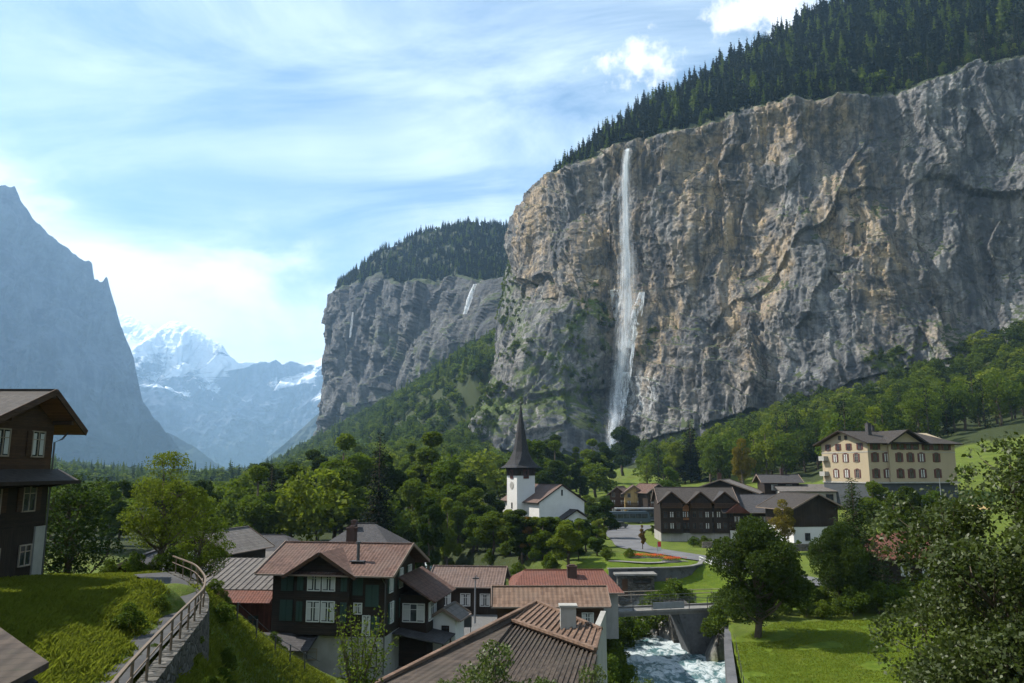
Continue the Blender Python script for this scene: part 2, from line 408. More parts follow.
# ------------------------------------------------------------------ cliffs and mountains
def interp_cols(cols, S):
    """cols: list of (list of row Vectors); smooth (Catmull-Rom) resample across columns -> (S, rows, 3)"""
    C_ = np.array([[tuple(p) for p in c] for c in cols], float)        # ncol, nrow, 3
    d = np.r_[0, np.cumsum(np.linalg.norm(np.diff(C_[:, 2, :2], axis=0), axis=1))]
    s = np.linspace(0, d[-1], S); i = np.clip(np.searchsorted(d, s) - 1, 0, len(d) - 2)
    t = ((s - d[i]) / (d[i + 1] - d[i]))[:, None, None]
    p0 = C_[np.maximum(i - 1, 0)]; p1 = C_[i]; p2 = C_[i + 1]; p3 = C_[np.minimum(i + 2, len(d) - 1)]
    lin = p1 + (p2 - p1) * t
    cr = 0.5 * ((2 * p1) + (-p0 + p2) * t + (2 * p0 - 5 * p1 + 4 * p2 - p3) * t ** 2 + (-p0 + 3 * p1 - 3 * p2 + p3) * t ** 3)
    return 0.5 * lin + 0.5 * cr
def rows_to(Cs, seg):
    """Cs (S, rows, 3), seg: samples per gap -> (T, S, 3) and t value (row index float)"""
    out = []; tv = []
    for k, n in enumerate(seg):
        for j in range(n):
            f = j / n; out.append(Cs[:, k] * (1 - f) + Cs[:, k + 1] * f); tv.append(k + f)
    out.append(Cs[:, len(seg)]); tv.append(float(len(seg)))
    return np.array(out), np.array(tv)
def gnormals(V):
    a = np.gradient(V, axis=0); b = np.gradient(V, axis=1); n = np.cross(b, a)
    n /= np.linalg.norm(n, axis=-1, keepdims=True) + 1e-9
    return n

def mat_rock(name, sc=1.0, warm=1.0, far=False, dark=1.0):
    m, t, out = new_mat(name)
    g = t.node('ShaderNodeNewGeometry'); pos = g.outputs['Position']; nor = g.outputs['Normal']
    ps = t.vmath('SCALE', pos, sc)
    big = t.noise(t.mapv(ps, (1, 1, 0.5)), 0.016, 5, 0.6, 0.5)
    streak = t.noise(t.mapv(ps, (1, 1, 0.06)), 0.16, 5, 0.65)
    streak2 = t.noise(t.mapv(ps, (1, 1, 0.12)), 0.05, 4, 0.6)
    lay = t.noise(t.mapv(ps, (0.12, 0.12, 1), rot=(0.12, 0.1, 0)), 0.12, 6, 0.65, 0.6)
    mid = t.noise(ps, 0.07, 8, 0.68, 0.4)
    fine = t.noise(ps, 0.5, 5, 0.7)
    c = t.mix(t.ramp(mid, 0.32, 0.68), (0.050 * dark, 0.054 * dark, 0.060 * dark), (0.27 * dark, 0.267 * dark, 0.262 * dark))
    ochre = t.math('MULTIPLY', t.math('MULTIPLY', t.ramp(big, 0.40, 0.56), t.ramp(mid, 0.34, 0.6)), t.node('ShaderNodeAttribute', dict(attribute_name='warm')).outputs['Fac'])
    c = t.mix(t.math('MULTIPLY', ochre, 0.92 * warm), c, (0.43, 0.305, 0.17))
    c = t.mix(t.math('MULTIPLY', t.ramp(streak, 0.49, 0.64), 0.75), c, (0.042, 0.047, 0.056))
    c = t.mix(t.math('MULTIPLY', t.ramp(streak2, 0.48, 0.60), 0.78), c, (0.055, 0.060, 0.070))
    c = t.mix(t.math('MULTIPLY', t.ramp(streak, 0.5, 0.3), 0.45), c, (0.36 * dark, 0.35 * dark, 0.33 * dark))
    c = t.mix(t.math('MULTIPLY', t.ramp(lay, 0.55, 0.72), 0.4), c, (0.06, 0.06, 0.06))
    c = t.mix(t.ramp(fine, 0.3, 0.75, 0.35, 0.0), c, (0.06, 0.06, 0.06))
    ve = t.node('ShaderNodeTexVoronoi', dict(feature='DISTANCE_TO_EDGE'), Vector=t.vmath('ADD', t.mapv(ps, (1, 1, 0.55), rot=(0.25, 0.1, 0)), t.vmath('SCALE', t.node('ShaderNodeTexNoise', None, Vector=ps, Scale=0.05, Detail=6.0).outputs['Color'], 40.0)), Scale=0.028)
    crk = t.ramp(ve.outputs['Distance'], 0.0, 0.05, 0.65, 0)
    c = t.mix(t.math('MULTIPLY', crk, t.ramp(mid, 0.35, 0.55)), c, (0.03, 0.032, 0.036))
    # grass and bushes where the rock lies back
    nz = t.node('ShaderNodeSeparateXYZ'); t.l.new(nor, nz.inputs[0])
    veg = t.ramp(t.math('ADD', nz.outputs[2], t.math('MULTIPLY', t.math('SUBTRACT', mid, 0.5), 1.5)), 0.52, 0.72)
    vc = t.mix(fine, (0.018, 0.032, 0.008), (0.055, 0.075, 0.018))
    if not far:
        c = t.mix(t.math('MULTIPLY', veg, 0.9), c, vc)
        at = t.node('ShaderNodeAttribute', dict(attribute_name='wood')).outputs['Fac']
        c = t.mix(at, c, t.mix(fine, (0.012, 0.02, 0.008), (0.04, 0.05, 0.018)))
        at = t.node('ShaderNodeAttribute', dict(attribute_name='green')).outputs['Fac']
        gf = t.math('MULTIPLY', at, t.ramp(t.noise(ps, 0.06, 7, 0.75), 0.48, 0.60))
        c = t.mix(gf, c, t.mix(t.noise(ps, 0.25, 3), (0.035, 0.065, 0.010), (0.11, 0.14, 0.028)))
    hh = t.math('ADD', t.math('ADD', t.math('MULTIPLY', mid, 5.0), t.math('MULTIPLY', fine, 1.6)), t.math('ADD', t.math('MULTIPLY', streak, 2.5), t.math('MULTIPLY', lay, 2.0)))
    nb = bump(t, hh, 0.75, 1.0 / sc)
    rough = 0.85
    if not far:
        at = t.node('ShaderNodeAttribute', dict(attribute_name='wet_glint')).outputs['Fac']
        wt = t.math('MULTIPLY', at, t.ramp(t.noise(t.mapv(ps, (1, 1, 0.35)), 0.22, 6, 0.7, 0.8), 0.46, 0.62))
        c = t.mix(wt, c, (0.55, 0.57, 0.58))  # pale tint paints the sun glint along with thin water on the rock
        rough = t.math('SUBTRACT', 0.85, t.math('MULTIPLY', at, 0.5))
    pbsdf(t, out, c, rough, 0.25, nb)
    return m
MR = mat_rock('cliff_rock')

def V3(x, y, z): return Vector((x, y, z))
def cliff_col(foot, base, mid_, top, ridge, back=(260, -40)):
    f, b, mdl, tp, rg = (P(*q) if not isinstance(q, Vector) else q for q in (foot, base, mid_, top, ridge))
    d = Vector((rg.x, rg.y, 0)).normalized()
    return [f, b, mdl, tp, rg, rg + d * back[0] + Vector((0, 0, back[1])), rg + d * (back[0] * 3) + Vector((0, 0, back[1] - 300))]
cols = [
 [V3(700,200,30), V3(735,240,60), V3(745,265,220), V3(760,300,370), V3(900,560,560), V3(1000,760,540), V3(1100,1000,300)],
 cliff_col((1330,400,420),(1330,380,470),(1300,200,500),(1280,30,530),(1280,-150,820)),
 cliff_col((1130,410,450),(1130,378,500),(1125,220,530),(1110,35,562),(1110,-110,840)),
 cliff_col((1024,405,460),(1024,368,515),(1024,200,545),(1018,58,578),(1024,-75,860)),
 cliff_col((950,412,465),(955,375,525),(950,230,555),(950,82,586),(950,-40,870)),
 cliff_col((890,425,480),(890,390,540),(885,250,570),(885,100,598),(890,-22,880)),
 cliff_col((830,435,510),(830,408,560),(828,260,590),(825,108,612),(830,12,880)),
 cliff_col((760,450,545),(760,425,594),(757,270,620),(757,112,640),(758,52,875)),
 cliff_col((705,462,560),(702,440,618),(702,290,646),(700,130,662),(700,84,860)),
 cliff_col((655,476,590),(655,452,650),(658,300,684),(662,138,688),(652,110,850)),
 cliff_col((607,480,620),(608,462,690),(622,330,722),(630,150,714),(606,140,840)),
 cliff_col((555,490,560),(558,478,625),(590,320,728),(590,165,745),(570,172,840)),
 cliff_col((500,480,590),(505,468,640),(548,310,740),(563,185,795),(556,192,860)),
 cliff_col((478,470,640),(487,440,690),(525,330,810),(551,205,860),(546,216,930)),
 cliff_col((474,440,760),(492,405,800),(514,310,890),(538,230,970),(534,236,1030)),
 cliff_col((482,390,880),(498,370,900),(505,310,960),(520,250,1060),(520,252,1120)),
 cliff_col((498,360,990),(510,352,1000),(512,330,1080),(522,262,1200),(524,262,1280)),
]
Cs = interp_cols(cols, 1500)
V, tv = rows_to(Cs, [26, 190, 190, 90, 12, 6])
N = gnormals(V)
if N[200, 700, 1] > 0: N = -N
x, y, z = V[..., 0], V[..., 1], V[..., 2]
sdist = np.linspace(0, 1, V.shape[1])[None, :]
rockm = sm(tv, 0.3, 1.1)[:, None] * (1 - sm(tv, 2.93, 3.06))[:, None] * np.ones_like(x)
al = (x * 0.86 - y * 0.52)                                   # metres along the wall
wx_ = al + 12 * fbm(al / 60, z / 90, 3.3, 3); wz_ = z + 10 * fbm(al / 70, z / 70, 8.1, 3)
butt = ridged(al / 120 + 0.2 * fbm(al / 80, z / 80, 1.0, 2), z / 520, 0.0, 2)         # buttresses
disp = 15 * butt + 17 * fbm(wx_ / 95, wz_ / 85, 0.5, 2)
disp += 10.0 * cells(wx_ / 80, wz_ / 190, 0 * x, 3) + 2.4 * cells(wx_ / 22, wz_ / 80, 0 * x + .5, 11) + 1.0 * cells(wx_ / 8, wz_ / 20, 0 * x, 23)
disp += 2.6 * ridged(wx_ / 24, wz_ / 260, 0.0, 3) + 1.3 * ridged(wx_ / 9, wz_ / 30, 2.0, 4)
st = wz_ / 17 + 0.22 * al / 17
disp += 3.2 * (st - np.floor(st)) ** 2 * sm(fbm(al / 90, z / 60, 7.7, 2), -0.2, 0.3)     # stepped beds
disp += 0.5 * fbm(x / 5, y / 5, z / 5, 3) + 0.5 * cells(wx_ / 4.2, wz_ / 7, 0 * x, 31) + 0.35 * cells(wx_ / 2.4, wz_ / 3.2, 0 * x, 41)
# the wall right of the middle turns out of the sun: smooth overhanging sheets
disp *= 1 - 0.75 * sm(sdist, 0.80, 0.93)
V2 = V + N * (disp * rockm)[..., None]
wood_c = np.clip(sm(tv, 2.96, 3.05)[:, None] + 0 * x, 0, 1)
V2[..., 2] += (wood_c * (5 * fbm(x / 60, y / 60, 0.1, 4)))
# image-independent masks in wall coordinates
pxf = lambda Vv: 512 + FPX * Vv[..., 0] / (Vv[..., 1] * CT + Vv[..., 2] * ST)
pyf = lambda Vv: 341.5 - FPX * (-Vv[..., 1] * ST + Vv[..., 2] * CT) / (Vv[..., 1] * CT + Vv[..., 2] * ST)
qx, qy = pxf(V), pyf(V)
def blob(cx, cy_, rx, ry, rot=0.0):
    c, s = math.cos(rot), math.sin(rot); dx, dy = qx - cx, qy - cy_
    return sm(-np.hypot((dx * c + dy * s) / rx, (-dx * s + dy * c) / ry), -1.0, -0.55)
green = np.clip(blob(590, 345, 45, 22, -0.9) + blob(560, 400, 40, 60, -0.5) + blob(510, 420, 30, 40) + 0.7 * blob(520, 300, 25, 60, -0.3) + blob(905, 375, 45, 16, -0.2) + 0.6 * blob(660, 350, 12, 25) + (1 - sm(tv, 0.7, 1.1))[:, None] * 0.9, 0, 1)
wet_glint = np.clip(blob(634, 320, 16, 34, 0.25) + blob(628, 385, 22, 55, 0.1) + 0.6 * blob(655, 400, 30, 30), 0, 1)
warm = np.clip(1.2 * blob(730, 230, 210, 210) + blob(610, 230, 100, 150) + .5 * blob(860, 330, 120, 90) + .15, 0, 1)
cl = grid_mesh('cliff', V2, MR, attrs=dict(wood=wood_c, green=green, wet_glint=wet_glint, warm=warm), smooth=False)
CLIFF_V, CLIFF_T = V2, tv
CLIFF_G = green * rockm * (fbm(V[..., 0] / 14, V[..., 1] / 14, V[..., 2] / 14, 3) > 0.12) + 1e-9

cols = [
 cliff_col((560,385,1180),(560,375,1200),(560,330,1230),(560,290,1250),(560,235,1600)),
 cliff_col((500,362,1180),(500,350,1200),(500,320,1240),(498,290,1280),(500,228,1640)),
 cliff_col((470,375,1220),(470,352,1260),(468,320,1320),(466,278,1360),(472,226,1660)),
 cliff_col((440,395,1280),(438,372,1320),(436,330,1390),(436,286,1430),(446,226,1700)),
 cliff_col((405,410,1350),(405,390,1400),(405,340,1460),(405,284,1500),(418,238,1730)),
 cliff_col((372,428,1450),(372,410,1500),(373,350,1560),(374,278,1590),(386,252,1720)),
 cliff_col((342,442,1560),(340,428,1620),(343,360,1670),(347,289,1680),(352,272,1780)),
 cliff_col((330,448,1700),(329,440,1760),(334,370,1790),(334,301,1790),(338,288,1860)),
 cliff_col((324,452,1900),(323,444,1950),(331,370,1930),(334,305,1900),(342,300,1960)),
 cliff_col((320,455,2300),(322,450,2300),(328,380,2250),(336,318,2200),(346,308,2280)),
 cliff_col((340,455,2900),(342,450,2900),(342,400,2900),(350,330,2900),(360,320,2950)),
]
Cs = interp_cols(cols, 460); V, tv = rows_to(Cs, [14, 90, 90, 50, 8, 5]); N = gnormals(V)
if N[100, 200, 1] > 0: N = -N
x, y, z = V[..., 0], V[..., 1], V[..., 2]; al = x * 0.75 - y * 0.66
rockm = sm(tv, 0.3, 1.1)[:, None] * (1 - sm(tv, 2.93, 3.06))[:, None]
disp = 22 * ridged(al / 170, z / 700, 0.0, 3) + 12 * cells(al / 70, z / 110, 0 * x, 5) + 6 * cells(al / 28, z / 50, 0 * x, 9) + 5 * ridged(al / 30, z / 60, 1.0, 4)
wood_c = np.clip(sm(tv, 2.96, 3.05)[:, None] + 0 * x, 0, 1)
V2 = V + N * ((disp - 14) * rockm * (1 - .8 * sm(np.linspace(0, 1, V.shape[1]), .35, .75))[None])[..., None]; V2[..., 2] += wood_c * 12 * fbm(x / 120, y / 120, 0, 4)
qx, qy = pxf(V), pyf(V)
grid_mesh('mountain', V2, mat_rock('shade_tinted_rock', 0.55, 0.25, dark=0.6), attrs=dict(wood=wood_c, green=np.clip((1 - sm(tv, 0.7, 1.3))[:, None] + 0.6 * blob(420, 360, 60, 20, 0.5), 0, 1), wet_glint=0 * x))  # rock colour lowered to stand in for shade on this wall
MID_V, MID_T = V2, tv

def range_from_skyline(name, sky_, Yf, lean, depth, mat_, amp, S=420, T=200, base=-60, nscale=900, jag=0.0, side=0.0):
    """a mountain whose crest passes through the skyline points"""
    sx = np.array([p[0] for p in sky_], float); sy = np.array([p[1] for p in sky_], float)
    s = np.linspace(sx[0], sx[-1], S); yy = np.interp(s, sx, sy)
    yy = yy + jag * fbm(s / 6, 0.3, 0.2, 4)
    Y_ = np.array([Yf(v) for v in s])
    top = np.array([tuple(P(a, b, c)) for a, b, c in zip(s, yy, Y_)])
    h = np.maximum(top[:, 2] - base, 1)
    k = np.linspace(1, 0, T)[:, None]                    # front: 1 at the foot
    fx = top[None, :, 0] + side * h * k; fy = top[None, :, 1] - lean * h * k; fz = base + h * (1 - k) ** 1.0
    V_ = np.stack([fx, fy, fz], -1)
    kb = np.linspace(0, 1, 40)[1:, None]
    Vb = np.stack([top[None, :, 0] * (1 + depth * h * kb / top[None, :, 1]), top[None, :, 1] + depth * h * kb, top[None, :, 2] - h * kb], -1)
    V_ = np.concatenate([V_, Vb], 0)
    N_ = gnormals(V_)
    if N_[T // 2, S // 2, 1] > 0: N_ = -N_
    a = np.concatenate([sm(1 - np.abs(k), 1.0, 0.90) * sm(1 - k, -0.05, 0.1), 0 * kb + 0.3], 0)
    x, y, z = V_[..., 0], V_[..., 1], V_[..., 2]
    d = amp * np.minimum(ridged(x / nscale, y / nscale, z / nscale * 0.6, 6, 0.52) - 1.45, 0.0)
    return grid_mesh(name, V_ + N_ * (d * a)[..., None], mat_)

def mat_far(name, snow=False, green=0.0):
    m, t, out = new_mat(name)
    g = t.node('ShaderNodeNewGeometry'); pos = g.outputs['Position']
    km = t.vmath('SCALE', pos, 0.001)
    n = t.noise(t.mapv(km, (1, 1, 1.5)), 4.0, 10, 0.65, 0.4)
    gl = t.noise(t.mapv(km, (1, 1, .22)), 9.0, 7, 0.65, 0.5)
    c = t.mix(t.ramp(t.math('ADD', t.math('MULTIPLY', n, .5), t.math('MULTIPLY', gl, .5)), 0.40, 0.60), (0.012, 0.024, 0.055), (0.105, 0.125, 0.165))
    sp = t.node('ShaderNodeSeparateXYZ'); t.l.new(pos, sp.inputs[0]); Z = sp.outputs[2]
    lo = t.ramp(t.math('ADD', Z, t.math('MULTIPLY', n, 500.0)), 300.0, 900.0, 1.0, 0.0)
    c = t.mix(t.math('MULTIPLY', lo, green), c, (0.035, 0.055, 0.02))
    if snow:
        sn = t.noise(t.mapv(km, (1, 0.6, 1.9), rot=(0, 0.5, 0)), 1.25, 9, 0.62, 1.1)
        hgt = t.math('MULTIPLY', t.math('SUBTRACT', Z, 1150.0), 0.0003)
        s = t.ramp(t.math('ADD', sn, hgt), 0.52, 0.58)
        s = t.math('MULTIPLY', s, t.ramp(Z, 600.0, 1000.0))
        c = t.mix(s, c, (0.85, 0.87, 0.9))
    pbsdf(t, out, c, 0.9, 0.1, bump(t, n, 0.8, 120.0))
    return m
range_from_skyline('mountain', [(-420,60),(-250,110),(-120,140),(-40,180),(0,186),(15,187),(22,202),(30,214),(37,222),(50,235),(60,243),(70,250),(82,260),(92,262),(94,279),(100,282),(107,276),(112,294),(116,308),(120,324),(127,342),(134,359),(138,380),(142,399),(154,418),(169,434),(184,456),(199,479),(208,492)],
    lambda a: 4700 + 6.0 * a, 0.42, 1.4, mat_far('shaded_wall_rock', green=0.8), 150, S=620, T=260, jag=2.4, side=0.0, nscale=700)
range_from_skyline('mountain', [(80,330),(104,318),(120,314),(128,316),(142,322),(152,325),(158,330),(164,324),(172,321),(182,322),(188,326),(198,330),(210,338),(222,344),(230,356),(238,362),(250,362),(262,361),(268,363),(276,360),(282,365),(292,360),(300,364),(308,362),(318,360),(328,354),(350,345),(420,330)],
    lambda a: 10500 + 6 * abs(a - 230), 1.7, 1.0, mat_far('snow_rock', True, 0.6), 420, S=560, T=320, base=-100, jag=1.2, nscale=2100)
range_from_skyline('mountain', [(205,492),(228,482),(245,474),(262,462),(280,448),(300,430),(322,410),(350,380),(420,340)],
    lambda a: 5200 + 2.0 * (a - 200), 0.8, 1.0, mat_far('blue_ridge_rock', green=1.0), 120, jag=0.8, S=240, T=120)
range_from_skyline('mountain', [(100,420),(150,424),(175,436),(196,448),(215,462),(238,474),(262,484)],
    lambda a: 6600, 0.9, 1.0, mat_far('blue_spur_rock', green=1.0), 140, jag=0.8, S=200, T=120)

# ------------------------------------------------------------------ the air of the valley
def haze():
    mb = M(); mb.box(-9000, -1500, -160, 9000, 15500, 2500)
    m = bpy.data.materials.new('valley_air'); m.use_nodes = True; t = NT(m.node_tree); t.n.clear()
    out = t.node('ShaderNodeOutputMaterial')
    v = t.node('ShaderNodeVolumePrincipled', None, Density=HAZE, Anisotropy=0.25); t.put(v.inputs['Color'], (0.42, 0.68, 1.0))
    t.l.new(v.outputs[0], out.inputs['Volume'])
    return mb.build('haze', m, kind='stuff')
HAZE = 0.000068
haze()
# ------------------------------------------------------------------ stream, roads, lawns' edges
def mat_water():
    m, t, out = new_mat('stream_water')
    pos = t.node('ShaderNodeNewGeometry').outputs['Position']
    n = t.noise(t.mapv(pos, (1.0, 0.45, 1)), 1.1, 7, 0.65, 1.2)
    big = t.noise(t.mapv(pos, (1, 0.6, 1)), 0.22, 3)
    foam = t.ramp(t.math('ADD', n, t.math('MULTIPLY', big, 0.5)), 0.66, 0.84)
    c = t.mix(foam, (0.07, 0.14, 0.15), (0.50, 0.56, 0.58))
    pbsdf(t, out, c, 0.22, 0.5, bump(t, n, 0.9, 0.25))
    return m
def stream():
    ys = np.linspace(-40, 330, 900); W = np.linspace(-6.5, 6.5, 26)
    cx = np.interp(ys, RX[:, 1], RX[:, 0]); X = cx[:, None] + W[None]; Y_ = ys[:, None] + 0 * X
    Z = WATER_Z + 0.16 * ridged(X / 2.2, Y_ / 3.0, 0.0, 3) + 0.10 * fbm(X / 0.8, Y_ / 1.1, 1.0, 3)
    grid_mesh('water', np.stack([X, Y_, Z], -1), mat_water())
stream()

def mat_flat(name, c1, c2, scale=1.0, rough=0.9, bs=0.3, spots=None):
    m, t, out = new_mat(name)
    pos = t.node('ShaderNodeNewGeometry').outputs['Position']
    n = t.noise(pos, scale, 6, 0.65); n2 = t.noise(pos, scale * 9, 4, 0.6)
    c = t.mix(t.ramp(n, 0.3, 0.7), c1, c2); c = t.mix(t.ramp(n2, 0.3, 0.8, 0.35, 0.0), c, tuple(x * 0.5 for x in c1))
    if spots: c = t.mix(t.ramp(t.noise(pos, scale * 2.7, 5), 0.58, 0.66), c, spots)
    pbsdf(t, out, c, rough, 0.2, bump(t, n2, bs, 0.03))
    return m
MASPH = mat_flat('asphalt', (0.10, 0.10, 0.105), (0.15, 0.15, 0.155), 0.3)
MPATH = mat_flat('path_asphalt', (0.045, 0.045, 0.048), (0.075, 0.075, 0.075), 0.5)
MCONC = mat_flat('concrete', (0.14, 0.135, 0.125), (0.22, 0.21, 0.195), 0.5, spots=(0.11, 0.11, 0.10))
MCOND = mat_flat('dark_concrete', (0.075, 0.078, 0.082), (0.12, 0.12, 0.125), 0.4, spots=(0.05, 0.05, 0.05))
def mat_stone():
    m, t, out = new_mat('field_stone')
    pos = t.node('ShaderNodeNewGeometry').outputs['Position']
    vo = t.node('ShaderNodeTexVoronoi', None, Vector=t.mapv(pos, (1, 1, 1.6)), Scale=2.6)
    ve = t.node('ShaderNodeTexVoronoi', dict(feature='DISTANCE_TO_EDGE'), Vector=t.mapv(pos, (1, 1, 1.6)), Scale=2.6)
    n = t.noise(pos, 6, 4)
    sepc = t.node('ShaderNodeSeparateColor'); t.l.new(vo.outputs['Color'], sepc.inputs[0])
    c = t.mix(sepc.outputs[0], (0.04, 0.038, 0.034), (0.12, 0.112, 0.10))
    c = t.mix(t.ramp(ve.outputs['Distance'], 0.0, 0.07, 1, 0), c, (0.04, 0.04, 0.035))
    pbsdf(t, out, c, 0.9, 0.2, bump(t, t.math('ADD', t.ramp(ve.outputs['Distance'], 0, 0.2), n), 0.8, 0.08))
    return m
MSTONE = mat_stone()

def ribbon(name, pts, width, mat_, off=0.12, seg=1.0, zs=None, crown=True, **tags):
    """strip following the ground along a polyline"""
    pts = [np.array(p, float) for p in pts]; L = []
    for a, b in zip(pts, pts[1:]):
        n = max(2, int(np.linalg.norm((b - a)[:2]) / seg)); L += [a + (b - a) * i / n for i in range(n)]
    L.append(pts[-1]); L = np.array(L)
    for _ in range(6): L[1:-1] = (L[:-2] + L[1:-1] * 2 + L[2:]) / 4
    T_ = np.gradient(L[:, :2], axis=0); T_ /= np.linalg.norm(T_, axis=1)[:, None]
    Nn = np.stack([T_[:, 1], -T_[:, 0]], 1)
    ws = np.interp(np.linspace(0, 1, len(L)), np.linspace(0, 1, len(width)), width) if isinstance(width, (list, tuple)) else np.full(len(L), width)
    W = np.linspace(-.5, .5, 9)
    X = L[:, None, 0] + Nn[:, None, 0] * W[None] * ws[:, None]; Y_ = L[:, None, 1] + Nn[:, None, 1] * W[None] * ws[:, None]
    zc = H(L[:, 0], L[:, 1]) if zs is None else L[:, 2]
    for _ in range(4): zc[1:-1] = (zc[:-2] + zc[1:-1] * 2 + zc[2:]) / 4
    Z = np.maximum(H(X, Y_), zc[:, None]) + off if zs is None else np.repeat(zc[:, None], 9, 1) + off
    return grid_mesh(name, np.stack([X, Y_, Z], -1), mat_, **tags), L

def hp(px, py, Y):
    p = P(px, py, Y); return (p.x, p.y, p.z)
# main road of the village
road, RL = ribbon('road', [hp(632, 528, 196), hp(622, 536, 170), hp(632, 545, 140), hp(660, 551, 128), hp(700, 561, 119), hp(735, 568, 113), hp(775, 577, 106), hp(815, 585, 101), hp(870, 592, 97), hp(960, 600, 90)], [13, 9, 8, 6.5, 6, 6, 6, 6, 6, 6], MASPH, 0.16, 1.5)
ribbon('pavement', [(40, 193, 0), (24, 188, 0)], 8, MASPH, 0.14, 1.5)
# the footpath that curves down behind the hillside
PATHL = [hp(150, 575, 45), hp(172, 586, 40), hp(180, 600, 36.5), hp(176, 615, 32), hp(160, 632, 27.5), hp(140, 653, 23.5), hp(112, 683, 19.5), hp(80, 720, 16.5), hp(40, 770, 13)]
path, PL = ribbon('path', [(p[0], p[1], p[2]) for p in PATHL], [1.7, 1.6, 1.3, 1.0, .8], MPATH, 0.10, 0.5, zs=True)
PZ = PL[:, 2].copy()
Tn = np.gradient(PL[:, :2], axis=0); Tn /= np.linalg.norm(Tn, axis=1)[:, None]; Nn = np.stack([-Tn[:, 1], Tn[:, 0]], 1)
Nn *= np.sign(np.median(Nn[:, 0]))           # the valley side (towards +x)
edge = PL[:, :2] + Nn * np.linspace(.95, .55, len(PL))[:, None]
def path_wall():
    m = M(); n = len(edge)
    zt = PZ + 0.12
    for i in range(n - 1):
        a, b = edge[i], edge[i + 1]; oa, ob = a + Nn[i] * 0.42, b + Nn[i + 1] * 0.42
        j = 0.05 * math.sin(i * 2.3)
        A, B, C_, D = (*a, zt[i]), (*b, zt[i + 1]), (*ob, zt[i + 1] - .04 + j * .5), (*oa, zt[i] - .04)
        A2, B2, C2, D2 = (*a, zt[i] - 1.6), (*b, zt[i + 1] - 1.6), (*(ob + Nn[i + 1] * .15), zt[i + 1] - 2.4), (*(oa + Nn[i] * .15), zt[i] - 2.4)
        m.poly([A, D, C_, B]); m.poly([D, D2, C2, C_]); m.poly([A, B, B2, A2])
    o = m.build('stone_wall', MSTONE); tag(o, 'low rough stone wall carrying the curved railing beside the footpath', 'wall')
    for nm, hgt, r in (('handrail', 1.25, 0.055), ('rail', 0.85, 0.03)): pass
    r = empty('railing', (edge[n // 2][0], edge[n // 2][1], zt[n // 2]))
    tag(r, 'curved wooden handrail on thin metal posts along the sloping footpath', 'railing')
    off = Vector(r.location)
    mid = edge + Nn * 0.2
    line = lambda hgt: [Vector((mid[i][0], mid[i][1], zt[i] + hgt)) - off for i in range(n)]
    a = M(); L_ = line(0.85)
    for p, q in zip(L_, L_[1:]): a.beam(p, q + (q - p) * 0.02, 0.07, 0.06)
    a.build('handrail', MAT['rail_wood'], r)
    b = M(); b.tube(line(0.5), 0.022, 6); b.build('lower_rail', MAT['rail_wood'], r)
    for i in range(2, n, 4):
        p = Vector((mid[i][0], mid[i][1], zt[i] - .1)) - off; c = M(); c.tube([p, p + Vector((0, 0, .95))], 0.035, 6); c.build('post', MAT['rail_wood'], r)

# ------------------------------------------------------------------ materials of buildings
MAT = {}
def uvnode(t): return t.node('ShaderNodeTexCoord').outputs['UV']
def mat_planks(name, c1, c2, h=0.16, vertical=False, rough=0.8):
    m, t, out = new_mat(name); uv = uvnode(t)
    sp = t.node('ShaderNodeSeparateXYZ'); t.l.new(uv, sp.inputs[0])
    v = sp.outputs[0 if vertical else 1]
    f = t.math('FRACT', t.math('DIVIDE', v, h))
    idn = t.math('FLOOR', t.math('DIVIDE', v, h))
    rnd = t.node('ShaderNodeTexWhiteNoise', dict(noise_dimensions='1D')); t.l.new(idn, rnd.inputs['W'])
    gr = t.noise(t.mapv(uv, (8, 0.8, 1) if vertical else (0.8, 8, 1)), 2.0, 5, 0.7)
    big = t.noise(uv, 0.5, 3)
    c = t.mix(t.ramp(gr, 0.3, 0.7), c1, c2)
    c = t.mix(t.math('MULTIPLY', rnd.outputs[0], 0.45), c, tuple(x * 0.45 for x in c1))
    c = t.mix(t.math('MULTIPLY', t.ramp(big, 0.5, 0.7), 0.4), c, tuple(x * 1.5 for x in c2))
    gap = t.ramp(t.math('ABSOLUTE', t.math('SUBTRACT', f, 0.5)), 0.44, 0.5)
    c = t.mix(gap, c, tuple(x * 0.25 for x in c1))
    pbsdf(t, out, c, rough, 0.25, bump(t, t.math('SUBTRACT', t.math('MULTIPLY', gr, 0.3), gap), 0.8, 0.03))
    return m
